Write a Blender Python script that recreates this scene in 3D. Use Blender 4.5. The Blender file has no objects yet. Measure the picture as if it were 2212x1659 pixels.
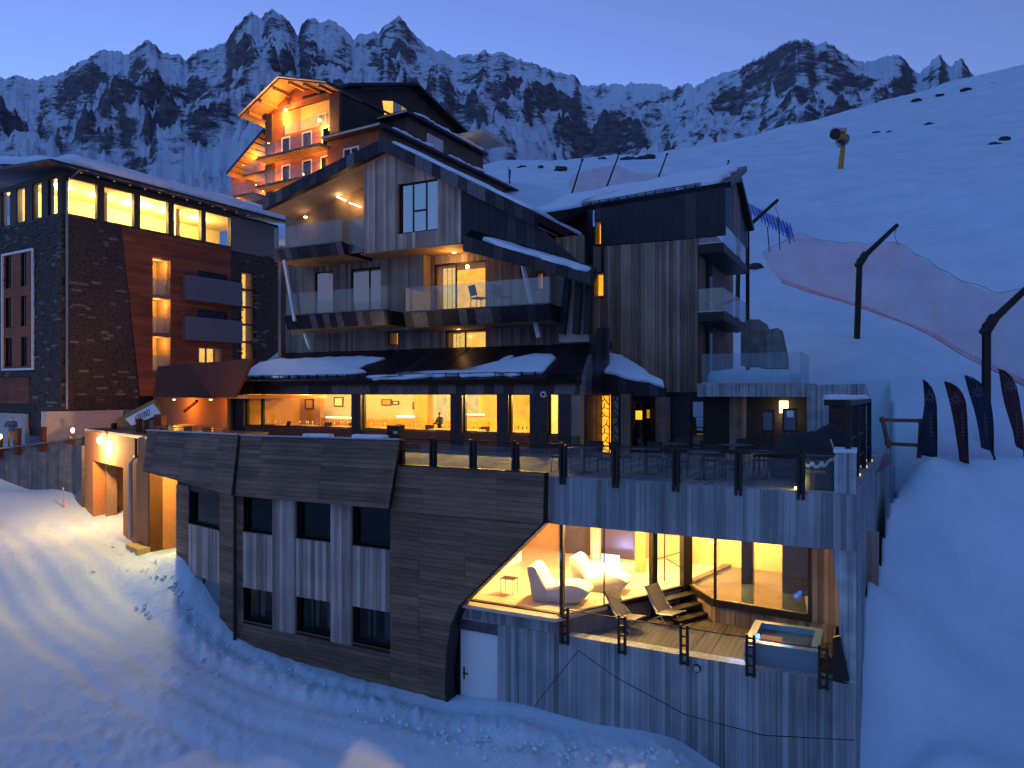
import bpy, math, random
import numpy as np
from mathutils import Vector, Matrix
random.seed(7); np.random.seed(7)
SC = bpy.context.scene
COL = SC.collection
R_ = math.radians
# ------------------------------------------------------------------ camera
# measured from the photo's vanishing points: level camera, ~71.6 deg wide, eye 10 m above the lowest yard
F, U0, HZ, CZ = 1535.0, 1106.0, 845.0, 10.0       # focal length / centre / horizon in a 2212 px wide copy of the photo
cam = bpy.data.cameras.new('camera'); co = bpy.data.objects.new('camera', cam); COL.objects.link(co)
co.location = (0, 0, CZ); co.rotation_euler = (R_(90), 0, 0)
cam.sensor_width = 36; cam.lens = 36 * F / 2212; cam.shift_y = (HZ - 829.5) / 2212
cam.clip_start = .1; cam.clip_end = 9000
SC.camera = co
# ------------------------------------------------------------------ world, sun, exposure
SUN_EL, SUN_AZ = -2.6, -22.0                      # the sun has just set behind the ridge, left of centre
w = bpy.data.worlds.new('World'); SC.world = w; w.use_nodes = True
nt = w.node_tree; bg = nt.nodes['Background']
sky = nt.nodes.new('ShaderNodeTexSky'); sky.sky_type = 'NISHITA'; sky.sun_disc = False
sky.sun_elevation = R_(SUN_EL); sky.sun_rotation = R_(SUN_AZ); sky.altitude = 2000
sky.air_density = 1.0; sky.dust_density = 1.0; sky.ozone_density = 2.45
nt.links.new(sky.outputs[0], bg.inputs[0]); bg.inputs[1].default_value = 4.15
sl = bpy.data.lights.new('fill_sun', 'SUN'); sl.energy = 0.55; sl.angle = R_(75); sl.color = (.13, .46, 1.0)   # soft blue fill added behind and left of the camera to brighten the facades
so = bpy.data.objects.new('fill_sun', sl); COL.objects.link(so); so.rotation_euler = (R_(52), 0, R_(-35))
vs = SC.view_settings; vs.view_transform = 'Standard'; vs.look = 'None'; vs.exposure = 0.0; vs.gamma = 1; vs.use_curve_mapping = False
cy = SC.cycles; cy.use_denoising = True; cy.max_bounces = 5; cy.diffuse_bounces = 2; cy.glossy_bounces = 2
cy.transparent_max_bounces = 16; cy.caustics_reflective = False; cy.caustics_refractive = False
cy.sample_clamp_indirect = 4.0; cy.use_adaptive_sampling = True; cy.adaptive_threshold = .02
# ------------------------------------------------------------------ helpers
Z = Vector((0, 0, 1))
def ray(u, v): return Vector(((u - U0) / F, 1.0, (HZ - v) / F))
def P(u, v, Y): return ray(u, v) * Y + Vector((0, 0, CZ))
def lerp(a, b, t): return a + (b - a) * t

class Pl:
    """A plane in the place: origin, two in-plane axes, outward normal. pix() gives the in-plane spot seen at a photo pixel."""
    def __init__(s, o, ax, ay, n=None):
        s.o = Vector(o); s.ax = Vector(ax).normalized(); s.ay = Vector(ay).normalized()
        s.n = Vector(n).normalized() if n is not None else s.ax.cross(s.ay).normalized()
    def pix(s, u, v, off=0.0):
        r = ray(u, v); c = Vector((0, 0, CZ)); t = ((s.o + s.n * off - c).dot(s.n)) / r.dot(s.n)
        p = c + r * t - s.o
        return (p.dot(s.ax), p.dot(s.ay))
    def px(s, pts, off=0.0): return [s.pix(u, v, off) for u, v in pts]
    def pt(s, a, c, off=0.0): return s.o + s.ax * a + s.ay * c + s.n * off
    def shift(s, off): return Pl(s.o + s.n * off, s.ax, s.ay, s.n)
    def rect(s, u0, v0, u1, v1):
        """in-plane rectangle from the left edge (u0, v0..v1) to the column u1"""
        a0, c0 = s.pix(u0, v0); _, c1 = s.pix(u0, v1); a1, _ = s.pix(u1, v0)
        return (a0, min(c0, c1), a1, max(c0, c1))

class Fr:
    """A building frame: R runs along the facade to the right, B runs away behind it."""
    def __init__(s, ox, oy, th):
        th = R_(th); s.o = Vector((ox, oy, 0)); s.R = Vector((math.sin(th), -math.cos(th), 0)); s.B = Vector((math.cos(th), math.sin(th), 0))
    def w(s, a, b, z): return s.o + s.R * a + s.B * b + Z * z
    def b(s, b): return Pl(s.w(0, b, 0), s.R, Z, -s.B)
    def s(s, a): return Pl(s.w(a, 0, 0), s.B, Z, s.R)
    def z(s, z): return Pl(s.w(0, 0, z), s.R, s.B, Z)
    def b_at(s, u, Y): p = P(u, HZ, Y) - s.o; return p.dot(s.B)
    def s_at(s, u, Y): p = P(u, HZ, Y) - s.o; return p.dot(s.R)

def mesh(name, verts, faces, mat=None, parent=None, smooth=False, label=None, cat=None, group=None, kind=None):
    me = bpy.data.meshes.new(name); me.from_pydata([tuple(v) for v in verts], [], faces)
    if smooth: me.polygons.foreach_set('use_smooth', [True] * len(me.polygons))
    me.update()
    if mat: me.materials.append(mat)
    return link(bpy.data.objects.new(name, me), parent, label, cat, group, kind)
def link(o, parent=None, label=None, cat=None, group=None, kind=None):
    COL.objects.link(o)
    if parent is not None:
        o.parent = parent
        if parent.get('_root'): o.matrix_parent_inverse = Matrix.Translation(-parent.location)
    if label: o['label'] = label
    if cat: o['category'] = cat
    if group: o['group'] = group
    if kind: o['kind'] = kind
    return o
def thing(name, label, cat, loc=(0, 0, 0), group=None):
    o = bpy.data.objects.new(name, None); o.location = loc; o.empty_display_size = .3
    o['_root'] = 1
    return link(o, None, label, cat, group)
def copy_tree(root, loc=None, rz=None, scale=None, label=None, group=None):
    r = root.copy(); COL.objects.link(r)
    if loc is not None: r.location = loc
    if rz is not None: r.rotation_euler = (0, 0, rz)
    if scale: r.scale = (scale,) * 3
    if label: r['label'] = label
    if group: r['group'] = group
    for ch in list(root.children):
        c = ch.copy(); COL.objects.link(c); c.parent = r
        for g in list(ch.children):
            d = g.copy(); COL.objects.link(d); d.parent = c
    return r

def prism(name, poly, ext, mat, parent=None, **k):
    """polygon of 3-D points pushed along ext"""
    n = len(poly); v = [Vector(p) for p in poly] + [Vector(p) + ext for p in poly]
    f = [tuple(range(n)), tuple(range(2 * n - 1, n - 1, -1))] + [(i, (i + 1) % n, n + (i + 1) % n, n + i) for i in range(n)]
    return mesh(name, v, f, mat, parent, **k)
def plate(name, pl, pts, o0, o1, mat, parent=None, **k):
    """in-plane polygon given thickness from offset o0 to o1 along the plane's normal"""
    return prism(name, [pl.pt(a, c, o0) for a, c in pts], pl.n * (o1 - o0), mat, parent, **k)
def rplate(name, pl, r, o0, o1, mat, parent=None, **k):
    a0, c0, a1, c1 = r
    return plate(name, pl, [(a0, c0), (a1, c0), (a1, c1), (a0, c1)], o0, o1, mat, parent, **k)
class MB:
    """collects boxes / bars into one mesh"""
    def __init__(s): s.v = []; s.f = []
    def prism(s, poly, ext):
        n = len(poly); b = len(s.v); s.v += [Vector(p) for p in poly] + [Vector(p) + ext for p in poly]
        s.f += [tuple(b + i for i in range(n)), tuple(b + i for i in range(2 * n - 1, n - 1, -1))] + [(b + i, b + (i + 1) % n, b + n + (i + 1) % n, b + n + i) for i in range(n)]
        return s
    def box(s, x0, y0, z0, x1, y1, z1): return s.prism([(x0, y0, z0), (x1, y0, z0), (x1, y1, z0), (x0, y1, z0)], Z * (z1 - z0))
    def rect(s, pl, r, o0, o1):
        a0, c0, a1, c1 = r
        return s.prism([pl.pt(*q, o0) for q in ((a0, c0), (a1, c0), (a1, c1), (a0, c1))], pl.n * (o1 - o0))
    def frame(s, pl, r, w, o0, o1, wb=None):
        a0, c0, a1, c1 = r; wb = wb or w
        s.rect(pl, (a0, c0, a0 + w, c1), o0, o1); s.rect(pl, (a1 - w, c0, a1, c1), o0, o1)
        s.rect(pl, (a0 + w, c1 - w, a1 - w, c1), o0, o1); s.rect(pl, (a0 + w, c0, a1 - w, c0 + wb), o0, o1); return s
    def tube(s, pts, r, n=8, r1=None):
        pts = [Vector(p) for p in pts]; b = len(s.v); m = len(pts)
        for i, p in enumerate(pts):
            d = (pts[min(i + 1, m - 1)] - pts[max(i - 1, 0)]).normalized()
            e = d.cross(Z) if abs(d.z) < .95 else d.cross(Vector((1, 0, 0))); e.normalize(); g = d.cross(e)
            rr = r if r1 is None else lerp(r, r1, i / max(1, m - 1))
            s.v += [p + (e * math.cos(t) + g * math.sin(t)) * rr for t in [2 * math.pi * j / n for j in range(n)]]
        for i in range(m - 1):
            s.f += [(b + i * n + j, b + i * n + (j + 1) % n, b + (i + 1) * n + (j + 1) % n, b + (i + 1) * n + j) for j in range(n)]
        s.f += [tuple(b + j for j in range(n - 1, -1, -1)), tuple(b + (m - 1) * n + j for j in range(n))]
        return s
    def bar(s, p, q, w, t, up=Z):
        p = Vector(p); q = Vector(q); d = (q - p).normalized(); e = d.cross(up).normalized() * w / 2; g = e.cross(d).normalized() * t / 2
        return s.prism([p - e - g, p + e - g, p + e + g, p - e + g], q - p)
    def lathe(s, prof, c=(0, 0, 0), n=16):
        b = len(s.v); c = Vector(c)
        for r, z in prof: s.v += [c + Vector((r * math.cos(2 * math.pi * j / n), r * math.sin(2 * math.pi * j / n), z)) for j in range(n)]
        for i in range(len(prof) - 1):
            s.f += [(b + i * n + j, b + i * n + (j + 1) % n, b + (i + 1) * n + (j + 1) % n, b + (i + 1) * n + j) for j in range(n)]
        s.f += [tuple(b + j for j in range(n - 1, -1, -1)), tuple(b + (len(prof) - 1) * n + j for j in range(n))]
        return s
    def build(s, name, mat, parent=None, **k): return mesh(name, s.v, s.f, mat, parent, **k)

def clip(poly, a, b, c):
    """keep the part of a polygon where a*x + b*y <= c"""
    out = []
    for i in range(len(poly)):
        p, q = poly[i], poly[(i + 1) % len(poly)]; dp = a * p[0] + b * p[1] - c; dq = a * q[0] + b * q[1] - c
        if dp <= 0: out.append(p)
        if dp * dq < 0: t = dp / (dp - dq); out.append((lerp(p[0], q[0], t), lerp(p[1], q[1], t)))
    return out
def area(p): return abs(sum(p[i][0] * p[(i + 1) % len(p)][1] - p[(i + 1) % len(p)][0] * p[i][1] for i in range(len(p)))) / 2
def boards(pl, poly, axis, width, o0, o1, mats, parent, name='board', holes=(), gap=.008, joint=None, jit=.006, seed=1, align=False):
    """clad a convex in-plane polygon with single boards; axis 'v' upright, 'h' lying; holes are in-plane rectangles"""
    rnd = random.Random(seed); d = 0 if axis == 'v' else 1; e = 1 - d
    lo = min(p[d] for p in poly); hi = max(p[d] for p in poly)
    br = [lo + i * width for i in range(int((hi - lo) / width) + 2)]
    edges = [h[d] for h in holes] + [h[d + 2] for h in holes]
    br = sorted(x for x in br if all(abs(x - y) > width * .4 for y in edges) and x < hi - width * .3) + [hi]
    br = sorted(set(br + [y for y in edges if lo < y < hi]))
    out = []
    for x0, x1 in zip(br, br[1:]):
        if x1 - x0 < .015: continue
        st = clip(clip(poly, *((1, 0) if d == 0 else (0, 1)), x1 - gap / 2), *((-1, 0) if d == 0 else (0, -1)), -(x0 + gap / 2))
        if len(st) < 3: continue
        y0 = min(p[e] for p in st); y1 = max(p[e] for p in st); xm = (x0 + x1) / 2
        cuts = sorted((h[e], h[e + 2]) for h in holes if h[d] < xm < h[d + 2])
        segs = []; y = y0
        for c0, c1 in cuts:
            if c0 > y: segs.append((y, c0))
            y = max(y, c1)
        if y < y1: segs.append((y, y1))
        if joint:
            s2 = []
            for a, b in segs:
                off = (.37 if align else rnd.random()) * joint; x = math.floor((a - off) / joint) * joint + off
                ps = [a] + [q for q in [x + joint * i for i in range(int((b - a) / joint) + 3)] if a + .3 < q < b - .3] + [b]
                s2 += list(zip(ps, ps[1:]))
            segs = s2
        for a, b in segs:
            q = clip(clip(st, *((0, 1) if d == 0 else (1, 0)), b - gap / 2), *((0, -1) if d == 0 else (-1, 0)), -(a + gap / 2))
            if len(q) < 3 or area(q) < .003: continue
            m = mats if not isinstance(mats, (list, tuple)) else rnd.choice(mats)
            out.append(plate(name, pl, q, o0, o1 + rnd.uniform(-jit, jit), m, parent))
    return out

# numpy value / gradient noise for the ground and the mountains
_perm = np.random.RandomState(3).permutation(512); _perm = np.concatenate([_perm, _perm, _perm])
_gr = np.random.RandomState(4).uniform(-1, 1, (512, 2)); _gr /= np.linalg.norm(_gr, axis=1)[:, None]
def perlin(x, y):
    xi = np.floor(x).astype(int); yi = np.floor(y).astype(int); xf = x - xi; yf = y - yi
    u = xf ** 3 * (xf * (xf * 6 - 15) + 10); v = yf ** 3 * (yf * (yf * 6 - 15) + 10)
    def g(i, j): k = _perm[(_perm[(xi + i) % 512] + yi + j) % 512] % 512; return _gr[k, 0] * (xf - i) + _gr[k, 1] * (yf - j)
    return (g(0, 0) * (1 - u) + g(1, 0) * u) * (1 - v) + (g(0, 1) * (1 - u) + g(1, 1) * u) * v
def fbm(x, y, o=5, l=2.03, g=.5):
    s = np.zeros_like(x); a = 1.0
    for i in range(o): s += a * perlin(x + 17.3 * i, y - 9.1 * i); x = x * l; y = y * l; a *= g
    return s
def ridged(x, y, o=6, l=2.07, g=.52):
    s = np.zeros_like(x); a = 1.0; w = np.ones_like(x)
    for i in range(o):
        n = (1 - np.abs(perlin(x + 31.7 * i, y + 5.3 * i)) * 1.6) ; n = np.clip(n, 0, 1) ** 2 * w
        s += a * n; w = np.clip(n * 1.8, 0, 1); x = x * l; y = y * l; a *= g
    return s

# ------------------------------------------------------------------ materials
def newmat(name):
    m = bpy.data.materials.new(name); m.use_nodes = True; t = m.node_tree
    return m, t, t.nodes['Principled BSDF']
def N(t, typ, **k):
    n = t.nodes.new(typ)
    for a, b in k.items(): setattr(n, a, b)
    return n
def ramp(t, stops):
    r = t.nodes.new('ShaderNodeValToRGB'); e = r.color_ramp.elements
    while len(e) < len(stops): e.new(.5)
    for x, (p, c) in zip(e, stops): x.position = p; x.color = (*c, 1)
    return r
def coords(t, scale, seed_by_object=True):
    tc = N(t, 'ShaderNodeTexCoord'); mp = N(t, 'ShaderNodeMapping'); mp.inputs['Scale'].default_value = scale
    t.links.new(tc.outputs['Object'], mp.inputs['Vector'])
    if seed_by_object:
        oi = N(t, 'ShaderNodeObjectInfo'); mu = N(t, 'ShaderNodeMath', operation='MULTIPLY'); mu.inputs[1].default_value = 37.0
        t.links.new(oi.outputs['Random'], mu.inputs[0]); t.links.new(mu.outputs[0], mp.inputs['Location'])
    return mp
def mixc(t, fac, a, b, mode='MIX'):
    m = N(t, 'ShaderNodeMix', data_type='RGBA', blend_type=mode)
    for s, x in ((0, fac), (6, a), (7, b)):
        if hasattr(x, 'links') or hasattr(x, 'is_output'): t.links.new(x, m.inputs[s])
        elif s == 0: m.inputs[0].default_value = x
        else: m.inputs[s].default_value = (*x, 1)
    return m.outputs[2]
def plain(name, col, rough=.6, metal=0.0, var=.15, scale=3.0, bump=.15, bscale=30.0):
    """one colour with soft mottling, faint relief and a small difference from piece to piece"""
    m, t, b = newmat(name); mp = coords(t, (scale,) * 3)
    n = N(t, 'ShaderNodeTexNoise'); n.inputs['Detail'].default_value = 6; t.links.new(mp.outputs[0], n.inputs['Vector'])
    c = Vector(col); r = ramp(t, [(.3, tuple(c * (1 - var))), (.7, tuple(c * (1 + var)))]); t.links.new(n.outputs[0], r.inputs[0])
    t.links.new(r.outputs[0], b.inputs['Base Color']); b.inputs['Roughness'].default_value = rough; b.inputs['Metallic'].default_value = metal
    if bump:
        n2 = N(t, 'ShaderNodeTexNoise'); n2.inputs['Scale'].default_value = bscale; n2.inputs['Detail'].default_value = 4
        t.links.new(mp.outputs[0], n2.inputs['Vector']); bp = N(t, 'ShaderNodeBump'); bp.inputs['Strength'].default_value = bump; bp.inputs['Distance'].default_value = .02
        t.links.new(n2.outputs[0], bp.inputs['Height']); t.links.new(bp.outputs[0], b.inputs['Normal'])
    return m
def wood(name, dark, light, grain, rough=.75, spread=.6, bump=.4):
    """boards: grain stretched along one direction, every board its own tone, weather streaks"""
    m, t, b = newmat(name); mp = coords(t, grain)
    n = N(t, 'ShaderNodeTexNoise'); n.inputs['Scale'].default_value = 1; n.inputs['Detail'].default_value = 8; n.inputs['Roughness'].default_value = .65
    t.links.new(mp.outputs[0], n.inputs['Vector'])
    oi = N(t, 'ShaderNodeObjectInfo'); mu = N(t, 'ShaderNodeMath', operation='MULTIPLY_ADD'); mu.inputs[1].default_value = spread; mu.inputs[2].default_value = -spread / 2
    t.links.new(oi.outputs['Random'], mu.inputs[0]); ad = N(t, 'ShaderNodeMath', operation='ADD'); t.links.new(n.outputs[0], ad.inputs[0]); t.links.new(mu.outputs[0], ad.inputs[1])
    r = ramp(t, [(.2, dark), (.85, light)]); t.links.new(ad.outputs[0], r.inputs[0])
    mp2 = coords(t, (.5, .5, .5), False); n2 = N(t, 'ShaderNodeTexNoise'); n2.inputs['Scale'].default_value = 1.2; n2.inputs['Detail'].default_value = 5; t.links.new(mp2.outputs[0], n2.inputs['Vector'])
    r2 = ramp(t, [(.35, (.72, .72, .72)), (.7, (1.15, 1.12, 1.1))]); t.links.new(n2.outputs[0], r2.inputs[0])
    t.links.new(mixc(t, 1.0, r.outputs[0], r2.outputs[0], 'MULTIPLY'), b.inputs['Base Color'])
    b.inputs['Roughness'].default_value = rough
    bp = N(t, 'ShaderNodeBump'); bp.inputs['Strength'].default_value = bump; bp.inputs['Distance'].default_value = .012
    t.links.new(n.outputs[0], bp.inputs['Height']); t.links.new(bp.outputs[0], b.inputs['Normal'])
    return m
def emit(name, col, strength, var=0.0, scale=2.0):
    m, t, b = newmat(name); t.nodes.remove(b); e = N(t, 'ShaderNodeEmission'); e.inputs[0].default_value = (*col, 1); e.inputs[1].default_value = strength
    if var:
        mp = coords(t, (scale,) * 3); n = N(t, 'ShaderNodeTexNoise'); n.inputs['Detail'].default_value = 2; t.links.new(mp.outputs[0], n.inputs['Vector'])
        mr = N(t, 'ShaderNodeMapRange'); mr.inputs[1].default_value = .3; mr.inputs[2].default_value = .7; mr.inputs[3].default_value = strength * (1 - var); mr.inputs[4].default_value = strength * (1 + var)
        t.links.new(n.outputs[0], mr.inputs[0]); t.links.new(mr.outputs[0], e.inputs[1])
    t.links.new(e.outputs[0], t.nodes['Material Output'].inputs[0]); return m
def glass(name, tint=(.9, .95, .95), refl=1.0, rough=.01, cloud=0.0):
    """thin clear pane: transparent film with Fresnel reflection"""
    m, t, b = newmat(name); t.nodes.remove(b)
    tr = N(t, 'ShaderNodeBsdfTransparent'); tr.inputs[0].default_value = (*tint, 1)
    gl = N(t, 'ShaderNodeBsdfGlossy'); gl.inputs['Roughness'].default_value = rough
    lw = N(t, 'ShaderNodeLayerWeight'); lw.inputs[0].default_value = .5; pw = N(t, 'ShaderNodeMath', operation='POWER'); pw.inputs[1].default_value = 5; t.links.new(lw.outputs['Facing'], pw.inputs[0])
    mu = N(t, 'ShaderNodeMath', operation='MULTIPLY_ADD', use_clamp=True); mu.inputs[1].default_value = .9; mu.inputs[2].default_value = .035 * refl
    t.links.new(pw.outputs[0], mu.inputs[0]); mx = N(t, 'ShaderNodeMixShader'); t.links.new(mu.outputs[0], mx.inputs[0]); t.links.new(tr.outputs[0], mx.inputs[1]); t.links.new(gl.outputs[0], mx.inputs[2])
    o = mx.outputs[0]
    if cloud:
        df = N(t, 'ShaderNodeBsdfDiffuse'); df.inputs[0].default_value = (.7, .78, .8, 1); m2 = N(t, 'ShaderNodeMixShader'); m2.inputs[0].default_value = cloud
        t.links.new(o, m2.inputs[1]); t.links.new(df.outputs[0], m2.inputs[2]); o = m2.outputs[0]
    t.links.new(o, t.nodes['Material Output'].inputs[0]); return m
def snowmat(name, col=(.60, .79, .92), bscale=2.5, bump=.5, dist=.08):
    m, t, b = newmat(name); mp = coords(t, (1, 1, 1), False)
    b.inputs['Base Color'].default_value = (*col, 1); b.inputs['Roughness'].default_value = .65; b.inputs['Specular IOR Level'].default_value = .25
    n = N(t, 'ShaderNodeTexNoise'); n.inputs['Scale'].default_value = bscale; n.inputs['Detail'].default_value = 12; n.inputs['Roughness'].default_value = .72; t.links.new(mp.outputs[0], n.inputs['Vector'])
    bp = N(t, 'ShaderNodeBump'); bp.inputs['Strength'].default_value = bump; bp.inputs['Distance'].default_value = dist
    t.links.new(n.outputs[0], bp.inputs['Height']); t.links.new(bp.outputs[0], b.inputs['Normal']); return m

M = {}
UP, LIE = (18, 18, .7), (.9, .9, 26)
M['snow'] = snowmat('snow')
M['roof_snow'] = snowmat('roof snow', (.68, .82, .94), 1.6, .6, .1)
M['dark_plank'] = wood('weathered dark larch', (.075, .045, .028), (.33, .20, .125), (1.4, 1.4, 30), spread=.30)
M['grey_board'] = wood('silvered larch', (.20, .155, .13), (.56, .46, .41), UP, spread=.7)
M['tower_board'] = wood('brown grey larch', (.16, .108, .080), (.48, .345, .265), UP, spread=.6)
M['facade_board'] = wood('old grey larch', (.145, .105, .080), (.43, .325, .255), UP, spread=.55)
M['gable_board'] = wood('pale silvered larch', (.23, .175, .145), (.60, .48, .41), UP, spread=.6)
M['soffit'] = wood('honey larch soffit', (.20, .115, .055), (.42, .27, .14), (.8, 14, 14), spread=.3)
M['door_wood'] = wood('honey door boards', (.38, .27, .08), (.60, .45, .17), UP, spread=.25)
M['red_board'] = wood('red brown boards', (.15, .042, .018), (.36, .105, .045), LIE, spread=.4)
M['deck'] = wood('grey deck boards', (.10, .085, .075), (.28, .24, .21), (3, 3, 3), spread=.5)
M['zinc'] = plain('dark standing seam metal', (.017, .015, .023), .42, .5, .35, 1.2, .05)
M['zinc2'] = plain('brown standing seam metal', (.040, .034, .042), .45, .5, .3, 1.2, .05)
M['zinc3'] = plain('grey standing seam metal', (.11, .10, .115), .45, .5, .3, 1.2, .05)
M['black'] = plain('black painted steel', (.012, .011, .012), .5, .3, .2)
M['white_steel'] = plain('white painted steel', (.72, .74, .75), .4, 0, .06)
M['steel'] = plain('galvanised steel', (.35, .37, .40), .35, .8, .12)
M['white'] = plain('white door paint', (.74, .78, .80), .45, 0, .05)
M['rust'] = plain('rusty sheet steel', (.085, .019, .010), .8, .1, .25, 2.0)
M['orange_wall'] = plain('terracotta plaster', (.42, .17, .055), .85, 0, .12, 1.5)
M['plaster'] = plain('pale plaster', (.52, .47, .40), .85, 0, .08, 1.2)
M['floor_warm'] = plain('warm stone floor', (.55, .47, .36), .25, 0, .08, 1.0, .02)
M['rubber'] = plain('dark rubber', (.02, .02, .022), .7)
M['fabric_dark'] = plain('dark fabric', (.02, .022, .03), .9)
M['fabric_white'] = plain('white moulded plastic', (.78, .76, .72), .35, 0, .03, 2, .02)
M['glass'] = glass('clear glass')
M['rail_glass'] = glass('balcony glass', (.84, .92, .94), 2.2, .01, .05)
M['clear_rail'] = glass('terrace rail glass', (.88, .92, .93), 1.0, .01, .012)
M['dark_glass'] = glass('window glass', (.55, .6, .62), 1.0)
M['mirror_glass'] = glass('sky mirroring glass', (.55, .58, .6), 13.0)
def concrete(name, c0, c1, streak=(7, 7, .22)):
    m, t, b = newmat(name); mp = coords(t, streak, False); n = N(t, 'ShaderNodeTexNoise'); n.inputs['Scale'].default_value = 1; n.inputs['Detail'].default_value = 7; n.inputs['Roughness'].default_value = .6; t.links.new(mp.outputs[0], n.inputs['Vector'])
    r = ramp(t, [(.32, c0), (.5, tuple(lerp(Vector(c0), Vector(c1), .55))), (.72, c1)]); t.links.new(n.outputs[0], r.inputs[0])
    mp2 = coords(t, (.35, .35, .5), False); n2 = N(t, 'ShaderNodeTexNoise'); n2.inputs['Detail'].default_value = 6; t.links.new(mp2.outputs[0], n2.inputs['Vector'])
    r2 = ramp(t, [(.3, (.62, .62, .64)), (.7, (1.15, 1.15, 1.15))]); t.links.new(n2.outputs[0], r2.inputs[0])
    t.links.new(mixc(t, 1.0, r.outputs[0], r2.outputs[0], 'MULTIPLY'), b.inputs['Base Color']); b.inputs['Roughness'].default_value = .8
    bp = N(t, 'ShaderNodeBump'); bp.inputs['Strength'].default_value = .35; bp.inputs['Distance'].default_value = .02; t.links.new(n.outputs[0], bp.inputs['Height']); t.links.new(bp.outputs[0], b.inputs['Normal']); return m
M['concrete'] = concrete('board marked concrete', (.12, .145, .155), (.50, .57, .61), (15, 15, .2))
M['plinth'] = concrete('old retaining wall concrete', (.10, .095, .09), (.24, .23, .215), (3, 3, .15))
M['form'] = wood('board marked concrete strip', (.11, .128, .138), (.40, .455, .49), (16, 16, .30), .8, .42, .5)
WARM = (1.0, .50, .13); WARM2 = (1.0, .62, .25); AMBER = (1.0, .36, .045)
def lamp(loc, watts, col=WARM, size=.15, parent=None, name='lamp', kind='POINT', rot=None, spot=None):
    l = bpy.data.lights.new(name, kind); l.energy = watts; l.color = col
    if kind == 'POINT': l.shadow_soft_size = size
    if kind == 'SPOT': l.shadow_soft_size = size; l.spot_size = R_(spot or 100); l.spot_blend = .6
    if kind == 'AREA': l.size = size
    o = bpy.data.objects.new(name, l); COL.objects.link(o); o.location = loc
    if rot: o.rotation_euler = rot
    if parent is not None:
        o.parent = parent
        if parent.get('_root'): o.matrix_parent_inverse = Matrix.Translation(-parent.location)
    return o
# ------------------------------------------------------------------ building frames
H = Fr(-.99, 20, 63)                        # the wood-clad hotel: facade runs to the right and nearer
C_RIGHT = H.b(0).pix(1850, 1300)[0]         # right end of the concrete front
S0 = H.w(C_RIGHT, 0, 0); S1 = P(1911, HZ, 25.0); S1.z = 0; SIDE = Pl(S0, S1 - S0, Z, (S1 - S0).cross(Z))   # the side wall turning up the slope
WP = H.b(-.4)                               # face of the dark timber facade
a510, _ = WP.pix(512, 1200); CORN = WP.pt(a510, 0)
d52 = Vector((-math.sin(R_(51)), math.cos(R_(51)), 0)); W1 = Pl(CORN, -d52, Z, (-d52).cross(Z))   # its left bend
a380, _ = W1.pix(380, 1150); C2 = W1.pt(a380, 0)
d45 = Vector((-math.sin(R_(45)), math.cos(R_(45)), 0)); OP = Pl(C2, -d45, Z, (-d45).cross(Z))     # the terracotta gate front
LF = Fr(*(P(132, HZ, 40).xy), 149.2)        # the stone-clad hotel on the left
KF = Fr(*(P(738, HZ, 62).xy), 59.5)         # the lit chalet up the hill

# ------------------------------------------------------------------ ground: snow sheet through surveyed spots
G = [(300,1190,28.9),(380,1220,25.9),(440,1312,24.7),(510,1394,23.4),(650,1442,22.1),(800,1492,20.7),(965,1547,19.2),(1080,1556,18.6),(1300,1605,17.5),(1500,1655,16.6),
     (250,1165,30.5),(190,1125,33.5),(270,1215,27.5),(330,1270,25.2),(100,1300,25.0),(0,1400,21.6),(0,1659,16.0),(400,1500,19.9),(700,1659,16.9),(1000,1659,17.0),(250,1400,21.9),
     (560,1500,20.3),(760,1570,18.6),(900,1600,18.0),
     (100,1100,34.2),(0,1062,36.4),(160,1052,37.5),(60,1058,38.0),(0,1120,33.0),(0,1200,27.9),(120,1180,29.0),(200,1210,27.5),
     (2212,1659,15.0),(2000,1659,15.2),(2212,1300,20.5),(2050,1350,19.5),(2000,1000,25),(2200,1003,24.3),(2130,1003,24.7),(2060,1003,24.9),(2130,950,27.2),(1850,735,37),(1800,815,34),(1900,900,29),(1950,1050,25.5),
     (1640,600,57),(1900,500,72),(2212,640,47),(2050,800,36),(1815,362,108),(2212,385,112),(2000,372,113),(1600,400,100),(1700,450,85),(1700,600,56),
     (1250,400,92),(1400,380,100),(1060,390,80),(1150,420,78),(1300,350,170),(1080,352,190),(1500,330,190),(1650,308,200),(1750,306,205),(1780,300,215),(1860,255,235),(1960,212,255),(2100,165,280),(2212,128,290),(2400,90,300),(2700,60,300),
     (1900,330,150),(2100,310,150),(2300,300,150),(2500,380,112),
     (600,520,70),(800,520,66),(300,600,100),(100,650,90),(-200,600,100),(-300,1000,45),(-600,900,60),(350,480,180),(0,470,180),(700,440,190),(-400,480,190)]
gx = [P(*g) for g in G]
def on_side(u, v): a, c = SIDE.pix(u, v, .15); return SIDE.pt(a, c, .15)
gx += [on_side(u, v) for u, v in ((1880, 1360), (1892, 1250), (1902, 1160), (1909, 1085))]
gx += [Vector(p) for p in ((-10, 8, .6), (0, 8, .7), (10, 8, 1.2), (0, -5, .5), (-25, 6, 1.2), (25, 8, 4), (-25, -10, 1), (25, -10, 3.5), (-45, 15, 3), (45, 25, 12), (70, 60, 35), (-60, 60, 6))]
gx += [H.w(*q) for q in ((-6, 7, 1.8), (0, 7, 1.6), (6, 7, 2.0), (-8, 14, 4), (0, 14, 4.5), (6, 14, 5.5), (-8, 24, 9), (2, 24, 10.5), (-12, 18, 3.5))]
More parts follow.
